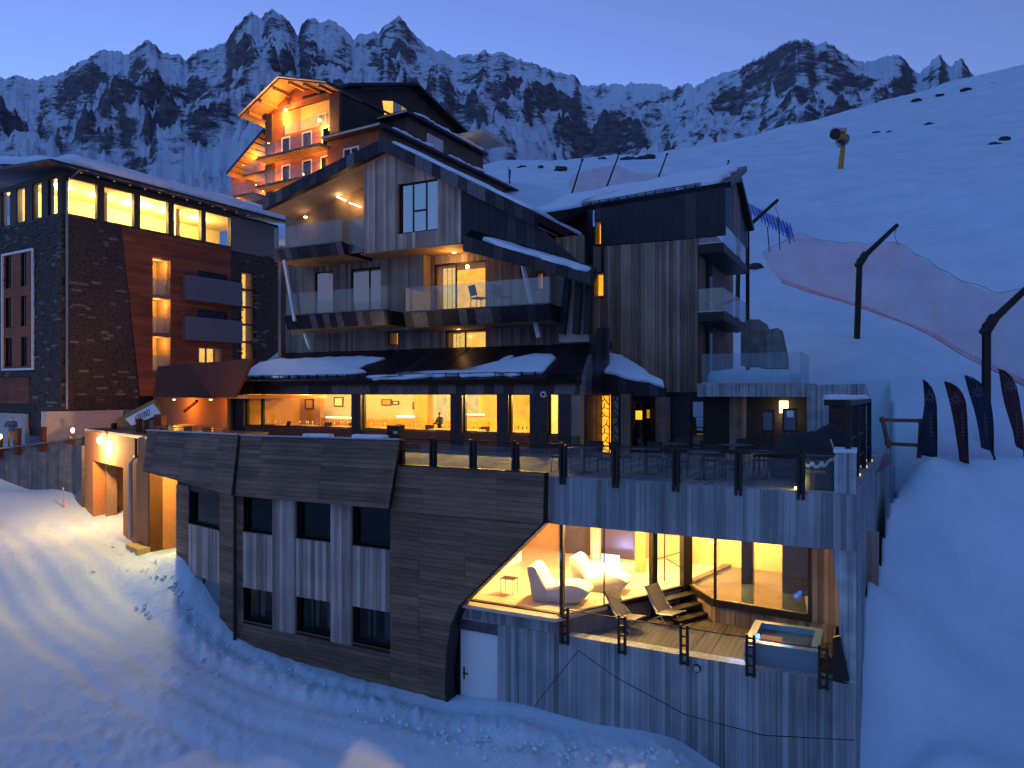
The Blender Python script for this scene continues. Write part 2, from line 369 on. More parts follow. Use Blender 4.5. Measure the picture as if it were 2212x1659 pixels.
gx += [H.w(*q) for q in ((C_RIGHT - 3, -.4, 1.05), (C_RIGHT - 1, -.4, 1.1), (C_RIGHT - .1, -.5, 1.2), (C_RIGHT + .8, -.6, 1.3), (C_RIGHT + .6, .8, 1.6), (C_RIGHT + 2, 1.5, 2.4), (C_RIGHT - 1, -2, 1.0), (C_RIGHT + 1, -2, 1.3))]
gp = np.array([[p.x, p.y] for p in gx]); gz = np.array([p.z for p in gx])
def rk(d2): return np.sqrt(d2 + .8)
A = rk(((gp[:, None] - gp[None]) ** 2).sum(2)); nn = len(gp)
A = np.block([[A + np.eye(nn) * .02, np.ones((nn, 1))], [np.ones((1, nn)), np.zeros((1, 1))]])
gw = np.linalg.solve(A, np.append(gz, 0))
def ground(x, y):
    x = np.asarray(x, float); y = np.asarray(y, float); o = np.zeros_like(x) + gw[-1]
    for i in range(nn): o += gw[i] * rk((x - gp[i, 0]) ** 2 + (y - gp[i, 1]) ** 2)
    return o
def gz_at(x, y): return float(ground(np.array([x]), np.array([y]))[0])
nr, na = 420, 560
rr = np.exp(np.linspace(math.log(3.0), math.log(360), nr)); aa = np.linspace(R_(-66), R_(66), na)
RR, AA = np.meshgrid(rr, aa, indexing='ij'); X = RR * np.sin(AA); Y = RR * np.cos(AA); ZG = ground(X, Y)
hs = (X - H.o.x) * H.R.x + (Y - H.o.y) * H.R.y; hb = (X - H.o.x) * H.B.x + (Y - H.o.y) * H.B.y
inside = (hb > .25) & (hb < 19) & (hs < C_RIGHT - .15 + .12 * np.clip(hb, 0, 9)) & (hs > -10.5)
ZG = np.where(inside, np.minimum(ZG, 2.6), ZG)
# tracks, trampled and shovelled snow
def near(u, v, Yd, r): p = P(u, v, Yd); return np.exp(-((X - p.x) ** 2 + (Y - p.y) ** 2) / r ** 2)
rough = np.clip((X - 9) / 6, 0, 1) * np.clip((Y - 16) / 6, 0, 1) * (.22 * fbm(X * .22, Y * .22, 4) + .07 * fbm(X * .9 + Y * .3, Y * .9, 4)) + .03 * fbm(X * .5, Y * .5, 4) + .10 * fbm(X * .12, Y * .12, 3) * np.clip(RR / 25, 0, 1) + .010 * fbm(X * 4, Y * 4, 4)
# lumpy shovelled bank along the foot of the facade and by the gate
px_, py_ = [], []
for u, v, d in G[:10] + G[10:14]: p = P(u, v, d); px_.append(p.x); py_.append(p.y)
bank = np.zeros_like(X)
for i in range(9):
    for t in np.linspace(0, 1, 6): bank = np.maximum(bank, np.exp(-((X - lerp(px_[i], px_[i + 1], t) - .3 * -.45) ** 2 + (Y - lerp(py_[i], py_[i + 1], t) + .6) ** 2) / .55))
lump = np.abs(fbm(X * 1.9, Y * 1.9, 5)) * .26 + np.clip(fbm(X * 5.5, Y * 5.5, 3) - .12, 0, 1) * .22
ZG = ZG + rough + bank * lump + near(210, 1140, 32.0, 3.2) * (.25 + np.abs(fbm(X * 2, Y * 2, 4)) * .6) * .5
ZG += near(30, 1560, 17.0, 4.5) * np.abs(fbm(X * 1.5, Y * 1.5, 5)) * .20 + near(260, 1640, 16, 3) * np.abs(fbm(X * 1.9, Y * 1.9, 5)) * .18
# packed wheel ruts leading from the road below the hotel up to the gate
rut = [P(*q) for q in ((1150, 1659, 16.6), (850, 1590, 18.0), (600, 1540, 19.2), (380, 1440, 21.4), (230, 1330, 24.2), (130, 1220, 27.6), (60, 1130, 32.0))]
for off_ in (-.75, .75, -1.9, 2.2):
    dm = np.full_like(X, 9.0)
    for p_, q_ in zip(rut, rut[1:]):
        d2 = Vector((q_.x - p_.x, q_.y - p_.y)); n2 = Vector((-d2.y, d2.x)).normalized() * off_
        for s_ in np.linspace(0, 1, 14): dm = np.minimum(dm, np.hypot(X - (p_.x + d2.x * s_ + n2.x), Y - (p_.y + d2.y * s_ + n2.y)))
    ZG += -.07 * np.exp(-(dm / .26) ** 2) + .035 * np.exp(-((dm - .45) / .2) ** 2)
far = np.clip((RR - 60) / 60, 0, 1); ZG += far * fbm(X * .06, Y * .06, 5) * 1.3
ZG -= np.clip((RR - 330) / 30, 0, 1) * 60
idx = np.arange(nr * na).reshape(nr, na)
quads = np.stack([idx[:-1, :-1], idx[:-1, 1:], idx[1:, 1:], idx[1:, :-1]], -1).reshape(-1, 4)
def grid_mesh(name, V, Q, mat, smooth=True, **k):
    me = bpy.data.meshes.new(name); me.vertices.add(len(V)); me.vertices.foreach_set('co', V.astype(np.float32).ravel())
    me.loops.add(Q.size); me.loops.foreach_set('vertex_index', Q.astype(np.int32).ravel()); me.polygons.add(len(Q))
    me.polygons.foreach_set('loop_start', np.arange(0, Q.size, 4, dtype=np.int32)); me.polygons.foreach_set('loop_total', np.full(len(Q), 4, dtype=np.int32))
    me.update(calc_edges=True); me.polygons.foreach_set('use_smooth', np.full(len(Q), smooth)); me.materials.append(mat)
    return link(bpy.data.objects.new(name, me), **k)
def groundmat():
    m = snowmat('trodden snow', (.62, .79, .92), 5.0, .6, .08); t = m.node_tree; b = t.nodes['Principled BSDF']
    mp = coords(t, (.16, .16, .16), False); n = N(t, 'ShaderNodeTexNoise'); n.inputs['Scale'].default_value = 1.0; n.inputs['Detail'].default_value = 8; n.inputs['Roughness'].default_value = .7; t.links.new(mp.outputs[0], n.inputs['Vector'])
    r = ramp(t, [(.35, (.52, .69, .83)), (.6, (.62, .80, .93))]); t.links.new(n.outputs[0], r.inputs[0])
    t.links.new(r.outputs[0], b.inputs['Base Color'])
    # packed ripples and tracks as fine relief
    mp2 = coords(t, (.9, .35, .2), False); mp2.inputs['Rotation'].default_value = (0, 0, .5); wv = N(t, 'ShaderNodeTexWave'); wv.inputs['Scale'].default_value = 1.1; wv.inputs['Distortion'].default_value = 16; wv.inputs['Detail'].default_value = 4; wv.inputs['Detail Scale'].default_value = .6; t.links.new(mp2.outputs[0], wv.inputs['Vector'])
    bp0 = [n_ for n_ in t.nodes if n_.type == 'BUMP'][0]; bp = N(t, 'ShaderNodeBump'); bp.inputs['Strength'].default_value = .06; bp.inputs['Distance'].default_value = .10; t.links.new(wv.outputs['Fac'], bp.inputs['Height']); t.links.new(bp.outputs[0], bp0.inputs['Normal']); return m
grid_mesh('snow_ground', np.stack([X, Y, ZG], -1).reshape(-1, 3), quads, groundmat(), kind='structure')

# the valley side behind the camera (met only by reflections and bounced light)
ra_ = np.linspace(R_(64), R_(296), 90); rb_ = np.exp(np.linspace(math.log(2.5), math.log(900), 60)); RB_, AB_ = np.meshgrid(rb_, ra_, indexing='ij'); XB, YB = RB_ * np.sin(AB_), RB_ * np.cos(AB_)
ZB = np.where(RB_ < 60, ground(XB, YB) * np.clip(1 - RB_ / 60, 0, 1), 0) + np.clip(RB_ - 60, 0, None) * -.05 + np.clip(RB_ - 350, 0, None) * .20 + fbm(XB / 60, YB / 60, 4) * np.clip(RB_ / 60, 0, 8) - .25
ib = np.arange(60 * 90).reshape(60, 90); grid_mesh('valley_ground', np.stack([XB, YB, ZB], -1).reshape(-1, 3), np.stack([ib[:-1, :-1], ib[:-1, 1:], ib[1:, 1:], ib[1:, :-1]], -1).reshape(-1, 4), M['snow'], kind='structure')
# ------------------------------------------------------------------ the mountain range
PROF = [(-1500,330),(-900,270),(-500,215),(-200,188),(0,168),(40,164),(75,173),(130,160),(165,136),(200,118),(215,107),(245,109),(275,116),(295,101),(320,85),(335,97),(355,113),(390,115),(400,126),(430,112),(470,100),(487,94),(510,57),(530,32),(545,26),(560,36),(572,30),(588,19),(605,30),(625,46),(640,76),(645,82),(650,56),(665,40),(690,49),(705,44),(722,46),(745,62),(765,86),(775,72),(800,68),(815,69),(840,46),(862,31),(880,52),(900,77),(920,95),(940,104),(965,113),(985,120),(1000,114),(1022,117),(1050,107),(1060,119),(1080,110),(1100,119),(1130,130),(1160,139),(1190,150),(1220,158),(1243,158),(1252,176),(1270,187),(1300,179),(1320,183),(1345,178),(1380,180),(1420,178),(1445,194),(1480,179),(1500,186),(1540,166),(1600,146),(1640,125),(1690,95),(1722,82),(1750,88),(1768,96),(1782,92),(1800,97),(1820,116),(1840,126),(1870,136),(1890,130),(1925,117),(1950,123),(1975,151),(1986,159),(2010,132),(2030,117),(2045,136),(2060,141),(2075,124),(2100,156),(2130,180),(2200,200),(2400,225),(2700,250),(3300,300),(3900,340)]
pu = np.array([p[0] for p in PROF], float); pv = np.array([p[1] for p in PROF], float)
nu, nw = 1300, 250
U = np.concatenate([np.linspace(-1500, -60, 110, endpoint=False), np.linspace(-60, 2280, 1080, endpoint=False), np.linspace(2280, 3900, 110)])
Wt = np.linspace(0, 1.12, nw)
UU, WW = np.meshgrid(U, Wt, indexing='ij')
Yr = np.interp(U, [-1500, 0, 1250, 1450, 1720, 2200, 3900], [2000, 1900, 1750, 1500, 1150, 1250, 1500])[:, None]      # distance of the crest
Yf = np.interp(U, [-1500, 0, 900, 1100, 1700, 1800, 3900], [230, 240, 240, 330, 330, 300, 300])[:, None]              # distance of the foot
vf = np.interp(U, [-1500, 0, 350, 700, 900, 1080, 1400, 1650, 1760, 2000, 3900], [560, 505, 500, 470, 420, 352, 345, 318, 312, 320, 330])[:, None]
vr = np.interp(U, pu, pv)[:, None]
vr = vr + (7 * fbm(U / 23., U * 0 + 3.1, 4) + 4 * fbm(U / 7., U * 0 + 1.7, 3))[:, None]
t = np.clip(WW, 0, 1); YY = Yf + (Yr - Yf) * WW
zf = CZ + (HZ - vf) / F * Yf; zr = CZ + (HZ - vr) / F * Yr
XX = (UU - U0) / F * YY
low = fbm(UU / 420. + 2, WW * 2.2, 3)
g = .30 * t + .70 * t ** 2.1
zz = zf + (zr - zf) * g
amp = np.clip(t * 2.2, 0, 1) * np.clip((1 - t) * 3.2 + .03, 0, 1)
wx = XX + 60 * fbm(XX / 260., YY / 260., 3); wy = YY + 60 * fbm(XX / 260. + 9, YY / 260. + 4, 3)
hgt = (zr - zf)
zz += amp * hgt * (.15 * (ridged(wx / 330. + wy / 900., wy / 300. - wx / 800., 6) - 1.0))
# ribs and gullies running down from the crest, slanting a little like the strata
rib = ridged((UU + 90 * t * np.sin(UU / 310.)) / 95. + fbm(UU / 160., t * 5, 3) * .8, t * 5.5 + 7, 5)
zz += amp * hgt * .022 * (rib - 1.0)
zz += amp * (13.0 * fbm(wx / 55., wy / 48., 5)) + np.clip(t * 3, 0, 1) * 2.5 * fbm(wx / 9., wy / 9., 3)
zz = np.where(WW > 1, zr - (WW - 1) * Yr * .9 + 6 * fbm(wx / 40, wy / 40, 3) * np.clip((WW - 1) * 30, 0, 1), zz)
mV = np.stack([XX, YY, zz], -1).reshape(-1, 3)
def blur(q, ru, rw):
    for ax, r in ((0, ru), (1, rw)):
        for _ in range(2):
            p = np.pad(q, [(r + 1, r) if i == ax else (0, 0) for i in range(2)], mode='edge'); c = np.cumsum(p, ax)
            q = (np.take(c, range(2 * r + 1, c.shape[ax]), ax) - np.take(c, range(0, c.shape[ax] - 2 * r - 1), ax)) / (2 * r + 1)
    return q
def nz_of(q):
    du = np.stack([np.gradient(XX, axis=0), np.gradient(YY, axis=0), np.gradient(q, axis=0)], -1); dw = np.stack([np.gradient(XX, axis=1), np.gradient(YY, axis=1), np.gradient(q, axis=1)], -1)
    n = np.cross(du, dw); return np.abs(n[..., 2]) / np.linalg.norm(n, axis=-1)
z1 = blur(zz, 2, 1); z2 = blur(zz, 9, 4)
curv = (zz - z2) / (12 + .02 * YY)                        # ribs stand proud and shed their snow, gullies keep it
hold = 1.5 * (nz_of(z1) - .62) - .30 * np.clip(curv, -1.5, 1.5) + np.where(t < .5, 1.0, .55) * (.50 - t) + .36 * fbm(wx / 190., wy / 140., 5) + .25 * fbm(UU / 60. - t * 9, t * 26, 4)
hold = hold + .75 * np.clip((.85 - t) / .85, 0, 1) * np.interp(UU, [0, 900, 1100, 1400, 1600], [1, 1, .55, .45, .2])
hold = hold + np.interp(UU, [1400, 1550, 1750, 1950, 2100], [0, -.05, -.12, -.05, 0])
ix = np.arange(nu * nw).reshape(nu, nw); mQ = np.stack([ix[:-1, :-1], ix[1:, :-1], ix[1:, 1:], ix[:-1, 1:]], -1).reshape(-1, 4)
def mountmat():
    m, t, b = newmat('rock and snow'); tc = N(t, 'ShaderNodeTexCoord')
    def noise(s, d, sc=(1, 1, 1), r=.6):
        mp = N(t, 'ShaderNodeMapping'); mp.inputs['Scale'].default_value = [s * q for q in sc]; t.links.new(tc.outputs['Object'], mp.inputs['Vector'])
        n = N(t, 'ShaderNodeTexNoise'); n.inputs['Scale'].default_value = 1; n.inputs['Detail'].default_value = d; n.inputs['Roughness'].default_value = r; t.links.new(mp.outputs[0], n.inputs['Vector']); return n.outputs[0]
    fine = noise(.045, 8, (1, 1, 2.6), .72)
    at = N(t, 'ShaderNodeAttribute', attribute_name='snow_hold')
    ad = N(t, 'ShaderNodeMath', operation='MULTIPLY_ADD'); t.links.new(fine, ad.inputs[0]); ad.inputs[1].default_value = 1.5; t.links.new(at.outputs['Fac'], ad.inputs[2])
    mr = N(t, 'ShaderNodeMapRange'); mr.inputs[1].default_value = .33; mr.inputs[2].default_value = .56; t.links.new(ad.outputs[0], mr.inputs[0])
    rk_ = ramp(t, [(.3, (.042, .048, .066)), (.7, (.20, .20, .235))]); t.links.new(fine, rk_.inputs[0])
    t.links.new(mixc(t, mr.outputs[0], rk_.outputs[0], (.62, .76, .90)), b.inputs['Base Color'])
    bp = N(t, 'ShaderNodeBump'); bp.inputs['Strength'].default_value = .8; bp.inputs['Distance'].default_value = 5.0; t.links.new(fine, bp.inputs['Height'])
    b.inputs['Roughness'].default_value = .85; b.inputs['Specular IOR Level'].default_value = .2; t.links.new(bp.outputs[0], b.inputs['Normal']); return m
mr_ = grid_mesh('mountain_range', mV, mQ, mountmat(), True, kind='structure')
mr_.data.attributes.new('snow_hold', 'FLOAT', 'POINT').data.foreach_set('value', hold.astype(np.float32).ravel())
# ------------------------------------------------------------------ the wood-clad hotel
HB0 = H.b(0)
B_REST = H.b_at(1200, 26); B_UP = H.b_at(1000, 31); B_AN = H.b_at(1400, 30)
zt = HB0.pix(1500, 1048)[1]; zb = HB0.pix(1500, 1160)[1]; zl = HB0.pix(1530, 1424)[1]; z_in = HB0.pix(1210, 1330)[1]; z_out = zl - .12
z_deck = zt - .06
aA = HB0.pix(1210, 1300)[0]
hotel = thing('hotel', 'tall wood and dark metal clad hotel with lit glass spa and restaurant', 'hotel', H.w(0, 6, 0))

def core(pl, poly, holes, o0, o1, mat, parent, name='wall'):
    """solid wall with rectangular openings, one mesh"""
    mb = MB(); xs = sorted(set([min(p[0] for p in poly), max(p[0] for p in poly)] + [h[i] for h in holes for i in (0, 2)]))
    for x0, x1 in zip(xs, xs[1:]):
        if x1 - x0 < .01: continue
        st = clip(clip(poly, 1, 0, x1), -1, 0, -x0)
        if len(st) < 3: continue
        y0 = min(p[1] for p in st); y1 = max(p[1] for p in st); xm = (x0 + x1) / 2; y = y0; segs = []
        for h in sorted((h for h in holes if h[0] < xm < h[2]), key=lambda h: h[1]):
            if h[1] > y: segs.append((y, h[1]))
            y = max(y, h[3])
        if y < y1: segs.append((y, y1))
        for a, b in segs:
            q = clip(clip(st, 0, 1, b), 0, -1, -a)
            if len(q) >= 3 and area(q) > 1e-4: mb.prism([pl.pt(*p, o0) for p in q], pl.n * (o1 - o0))
    return mb.build(name, mat, parent)

M['lit_amber'] = emit('amber lit room', (1.0, .40, .025), 1.6, .2, .5)
M['lit_warm'] = emit('warm lit room', (1.0, .47, .09), 1.35, .2, .5)
M['lit_pale'] = emit('pale lit room', (1.0, .60, .20), 1.2, .2, .5)
M['lit_dim'] = emit('dim lit room', (1.0, .55, .22), .35, .3, .5)
M['tube_warm'] = emit('warm light tube', (1.0, .66, .30), 14)
M['dark_room'] = plain('dark room', (.014, .013, .014), .9)
M['curtain'] = plain('pale curtain', (.5, .5, .5), .9, 0, .1)
def window(parent, pl, r, lit=None, mull=(), depth=.14, fw=.055, gm='dark_glass', room=.7, name='window', hm=(), fm='black'):
    """frame with mullions > pane, room behind; r is the in-plane opening"""
    a0, c0, a1, c1 = r; mb = MB().frame(pl, r, fw, -depth, -depth + .06)
    for f in mull: x = lerp(a0, a1, f); mb.rect(pl, (x - fw / 2, c0 + fw, x + fw / 2, c1 - fw), -depth, -depth + .06)
    for f in hm: y = lerp(c0, c1, f); mb.rect(pl, (a0 + fw, y - fw / 2, a1 - fw, y + fw / 2), -depth + .002, -depth + .058)
    fr = mb.build(name, M[fm], parent)
    rplate('pane', pl, (a0 + fw * .6, c0 + fw * .6, a1 - fw * .6, c1 - fw * .6), -depth + .022, -depth + .034, M[gm], fr)
    if room:
        bm = M['dark_room']; mb = MB(); d0, d1 = -depth - room, -depth - .01
        e = .02
        for q in ((a0 - e, c0, a0, c1), (a1, c0, a1 + e, c1), (a0, c0 - e, a1, c0), (a0, c1, a1, c1 + e)): mb.rect(pl, q, d0, d1)
        mb.build('room_side', M['soffit'] if lit else bm, fr)
        rplate('room_back', pl, (a0 - e, c0 - e, a1 + e, c1 + e), d0 - .02, d0, M[lit] if lit else bm, fr)
    return fr

# ---- dark timber facade, lower storeys
def pxr(pl, u0, vt0, u1, vb0, off=0.0):
    a0, c1 = pl.pix(u0, vt0, off); _, c0 = pl.pix(u0, vb0, off); a1, _ = pl.pix(u1, vt0, off); return (a0, c0, a1, c1)
zap = WP.pix(700, 1085)[1]                                    # underside of the flared apron
cols = [(525, 589), (639, 715), (761, 843)]
tops = [(1073, 1144, 1268, 1336), (1084, 1160, 1288, 1362), (1097, 1176, 1310, 1390)]
upw = [pxr(WP, c[0], t_[0], c[1], t_[1]) for c, t_ in zip(cols, tops)]
low_ = [pxr(WP, c[0], t_[2], c[1], t_[3]) for c, t_ in zip(cols, tops)]
zu1 = sum(r[3] for r in upw) / 3; zu0 = sum(r[1] for r in upw) / 3; zl1 = sum(r[3] for r in low_) / 3; zl0 = sum(r[1] for r in low_) / 3
upw = [(r[0], zu0, r[2], zu1) for r in upw]; low_ = [(r[0], zl0, r[2], zl1) for r in low_]
aL, aR = upw[0][0], upw[2][2]
zpil = zl0 - .12
wall = [WP.pix(512, 1200)[0], WP.pix(985, 1300)[0]]
light = (aL, zpil, aR, zap + .2)                              # silvered panel field
edge = WP.px([(1174, 1022), (1172, 1131), (1012, 1288), (992, 1308), (974, 1350), (964, 1420), (962, 1490), (968, 1560)])
backing = [(wall[0], -.5), (edge[-1][0], -.5)] + edge[::-1] + [(wall[0], edge[0][1])]
# solid core behind the planks, pierced by the windows
core(WP, [(wall[0], -.5), (aR + .01, -.5), (aR + .01, edge[0][1]), (wall[0], edge[0][1])], upw + low_, -.30, -.05, M['black'], hotel, 'timber_facade')
plate('timber_facade', WP, [(aR + .01, -.5), (edge[-1][0] - .02, -.5)] + [(x - .02, z) for x, z in edge[::-1]] + [(aR + .01, edge[0][1])], -.38, -.05, M['black'], hotel)
pk = dict(axis='h', width=.135, o0=-.05, o1=0.0, mats=M['dark_plank'], parent=hotel, name='plank', joint=3.6, align=True)
zr3 = WP.pix(1000, 1116)[1]                                    # joint line under the upper right panel
boards(WP, [(wall[0], -.4), (aL, -.4), (aL, zap + .1), (wall[0], zap + .1)], holes=[], seed=2, **pk)
boards(WP, [(aL, -.4), (aR, -.4), (aR, zl0 - .12), (aL, zl0 - .12)], holes=[], seed=3, **pk)
# right field, bounded by the diagonal glass and the bowed edge
q = [p for p in edge]
ev = sorted(edge, key=lambda p: p[1])
def edge_x(z):
    for (x0, z0), (x1, z1) in zip(ev, ev[1:]):
        if z0 <= z <= z1: return lerp(x0, x1, (z - z0) / max(1e-6, z1 - z0))
    return ev[0][0] if z < ev[0][1] else ev[-1][0]
zc = -.4; rnd = random.Random(5)
while zc < edge[0][1] - .02:
    z1_ = min(zc + .135, edge[0][1]); x = aR + .0
    e0, e1 = edge_x(zc + .004), edge_x(z1_ - .004); jn = [x, x + 1.0, x + 2.55, x + 4.4]
    jn = [j for j in jn if j < min(e0, e1) - .35] or [x]
    for i, j in enumerate(jn):
        r0 = j + .004; r1 = (jn[i + 1] - .004) if i + 1 < len(jn) else None
        pts = [(r0, zc + .004), (r1 if r1 else e0, zc + .004), (r1 if r1 else e1, z1_ - .004), (r0, z1_ - .004)]
        plate('plank', WP, pts, -.05, rnd.uniform(-.006, .006), M['dark_plank'], hotel)
    zc += .135
# black return along the bowed edge
mb = MB()
for (x0, z0), (x1, z1) in zip(edge[1:], edge[2:]):
    mb.prism([WP.pt(x0, z0, .03), WP.pt(x1, z1, .03), WP.pt(x1, z1, -.40), WP.pt(x0, z0, -.40)], WP.ax * .07)
mb.build('edge_flashing', M['black'], hotel)
# silvered panels between the windows, standing proud as pilasters
hb_ = dict(axis='v', width=.155, mats=M['grey_board'], parent=hotel, name='infill_board', o0=-.05)
for (c0, c1) in ((upw[0][2], upw[1][0]), (upw[1][2], upw[2][0])):
    boards(WP, [(c0, zpil), (c1, zpil), (c1, zap + .1), (c0, zap + .1)], o1=.03, seed=int(c0 * 9), **hb_)
for u_, l_ in zip(upw, low_):
    boards(WP, [(u_[0], l_[3]), (u_[2], l_[3]), (u_[2], u_[1]), (u_[0], u_[1])], o1=.005, seed=int(u_[0] * 7), **hb_)
for i, r in enumerate(upw): window(hotel, WP, r, None, (), .22, gm='dark_glass', room=1.0); rplate('window_sill', WP, (r[0] + .01, r[1] - .03, r[2] - .01, r[1]), -.20, .05, M['zinc'], hotel)
for i, r in enumerate(low_):
    fr = window(hotel, WP, r, None, (.42,), .20, gm='dark_glass', room=1.0, fw=.05)
    rplate('window_sill', WP, (r[0] + .01, r[1] - .03, r[2] - .01, r[1]), -.19, .03, M['dark_plank'], hotel)
    # blue curtain edge and a faint reading lamp inside the right-hand rooms
    rplate('curtain', WP, (lerp(r[0], r[2], .12), r[1] + .05, lerp(r[0], r[2], .34), r[3] - .05), -.55, -.52, M['curtain'], fr)
    rplate('curtain', WP, (lerp(r[0], r[2], .58), r[1] + .05, lerp(r[0], r[2], .78), r[3] - .05), -.55, -.52, M['curtain'], fr)
rplate('lit_doorway', WP, (lerp(low_[2][0], low_[2][2], .40), low_[2][1] + .08, lerp(low_[2][0], low_[2][2], .46), low_[2][3] - .1), -.9, -.88, M['lit_warm'], hotel)
rplate('lit_doorway', WP, (lerp(upw[1][0], upw[1][2], .72), upw[1][1] + .1, lerp(upw[1][0], upw[1][2], .80), upw[1][3] - .1), -.9, -.88, M['lit_dim'], hotel)
# left bend of the facade
w1u = pxr(W1, 407, 1060, 474, 1128); w1l = (w1u[0], W1.pix(405, 1306)[1], w1u[2], W1.pix(405, 1238)[1])
a1L = a380; zc2 = W1.pix(440, 1062)[1]
core(W1, [(a1L, -.5), (0, -.5), (0, zc2 + .3), (a1L, zc2 + .3)], [w1u, w1l], -.30, -.05, M['black'], hotel, 'timber_facade')
boards(W1, [(a1L, -.4), (0, -.4), (0, zc2 + .1), (a1L, zc2 + .1)], holes=[(w1u[0], w1l[1], w1u[2], zc2 + .1)], seed=8, **pk)
boards(W1, [(w1u[0], w1l[3]), (w1u[2], w1l[3]), (w1u[2], w1u[1]), (w1u[0], w1u[1])], o1=.005, seed=31, **hb_)
window(hotel, W1, w1u, None, (), .22, room=1.0); window(hotel, W1, w1l, None, (.35,), .22, room=1.0, gm='mirror_glass')
rplate('window_sill', W1, (w1u[0], w1u[1] - .03, w1u[2], w1u[1]), -.2, .05, M['zinc'], hotel)
# rain pipe in the corner of the bend
MB().tube([WP.pt(wall[0] + .03, .2, .12), WP.pt(wall[0] + .03, zap + .25, .12)], .06).build('rain_pipe', M['black'], hotel)
# ---- flared plank apron (terrace parapet), three panels
def apron(pl, tl, tr, br, bl, o_top, o_bot, seed, jl):
    T0 = pl.pt(*pl.pix(*tl, o_top), o_top); T1 = pl.pt(*pl.pix(*tr, o_top), o_top); B0 = pl.pt(*pl.pix(*bl, o_bot), o_bot); B1 = pl.pt(*pl.pix(*br, o_bot), o_bot)
    ax = (T1 - T0).normalized(); n = ax.cross(B0 - T0).normalized() * -1; n = n if n.dot(pl.n) > 0 else -n
    ay = n.cross(ax).normalized(); ap = Pl(T0, ax, ay, n)
    def loc(p): d = p - T0; return (d.dot(ax), d.dot(ay))
    poly = [loc(q) for q in (B0, B1, T1, T0)]
    boards(ap, poly, 'h', .14, -.03, .015, M['dark_plank'], hotel, 'apron_plank', joint=jl, seed=seed, align=True)
    plate('apron_back', ap, [(lerp(x, (T1 - T0).length / 2, .012), y) for x, y in poly], -.18, -.031, M['black'], hotel)
    plate('apron_cap', ap, [loc(T0 - ax * .03), loc(T1 + ax * .03), loc(T1 + ax * .03 + ay * .05), loc(T0 - ax * .03 + ay * .05)], -.25, .06, M['steel'], hotel)
    return ap
apron(W1, (319, 931), (514, 940), (504, 1070), (309, 1018), .12, .42, 11, 2.3)
AP2 = apron(WP, (521, 942), (863, 951), (839, 1099), (507, 1071), .12, .42, 12, 2.6)
# flush upper right panel with its joint line
boards(WP, WP.px([(845, 1103), (1172, 1131), (1175, 1024), (859, 1008)], .05), 'h', .14, .012, .06, M['dark_plank'], hotel, 'apron_plank', joint=2.4, seed=14, align=True)

# ---- board-marked concrete
aDoor0, aDoor1 = HB0.pix(988, 1450)[0], HB0.pix(1075, 1450)[0]
zDoor = HB0.pix(1030, 1366)[1]; zLint = HB0.pix(1030, 1342)[1]; zsill = z_in - .04
core(HB0, [(aDoor0 - .6, -1), (C_RIGHT, -1), (C_RIGHT, zl), (aDoor0 - .6, zl)], [(aDoor0 - .7, -1.1, aDoor1, zLint)], -.35, 0, M['concrete'], hotel, 'concrete_wall')
core(HB0, [(aDoor0 - .6, zl + .001), (aA + .05, zl + .001), (aA + .05, zsill), (aDoor0 - .6, zsill)], [], -.35, -.001, M['concrete'], hotel, 'concrete_wall')
aB0 = HB0.pix(1178, 1080)[0]
pier = HB0.px([(1797, 1181), (1822, 1366), (1832, 1470)])
rplate('concrete_band', HB0, (aB0, zb, C_RIGHT, zt), -.35, .004, M['concrete'], hotel)
plate('concrete_pier', HB0, [(pier[0][0], zb - .001), (pier[1][0], pier[1][1]), (pier[1][0] + .1, zl + .001), (C_RIGHT, zl + .001), (C_RIGHT, zb - .001)], -.35, -.002, M['concrete'], hotel)
aBlk = HB0.pix(1802, 1000)[0]; zBlk = HB0.pix(1830, 979)[1]
rplate('parapet_block', HB0, (aBlk, zt + .001, C_RIGHT - .01, zBlk), -.9, .002, M['concrete'], hotel)
lenS = (S1 - S0).length
zS = SIDE.pix(1880, 1016)[1]
plate('side_wall', SIDE, [(.001, -1), (lenS, -1), (lenS, zS), (.001, zS)], -.35, -.001, M['concrete'], hotel)
mesh('parapet_snow', *(lambda mb: (mb.v, mb.f))(MB().rect(Pl(HB0.pt(aBlk, zBlk), HB0.ax, -HB0.n, Z), (-.02, .05, C_RIGHT - aBlk, .88), 0, .07)), M['roof_snow'], hotel)
# formwork board marks, each strip slightly proud and its own tone
fk = dict(axis='v', width=.13, mats=M['form'], parent=hotel, name='form_board', gap=.005, jit=.004)
boards(HB0, [(aB0 + .02, zb + .004), (C_RIGHT - .01, zb + .004), (C_RIGHT - .01, zt - .004), (aB0 + .02, zt - .004)], o0=.005, o1=.016, seed=91, **fk)
boards(HB0, [(aDoor1 + .02, -.9), (C_RIGHT - .01, -.9), (C_RIGHT - .01, zl - .004), (aDoor1 + .02, zl - .004)], o0=.001, o1=.014, seed=92, **fk)
boards(HB0, [(aDoor0 - .4, max(zLint, zl) + .006), (aA + .03, max(zLint, zl) + .006), (aA + .03, zsill - .004), (aDoor0 - .4, zsill - .004)], o0=.001, o1=.014, seed=93, **fk)
boards(SIDE, [(.02, -.9), (lenS, -.9), (lenS, zS - .005), (.02, zS - .005)], o0=.0, o1=.014, seed=94, **dict(fk, width=.2))
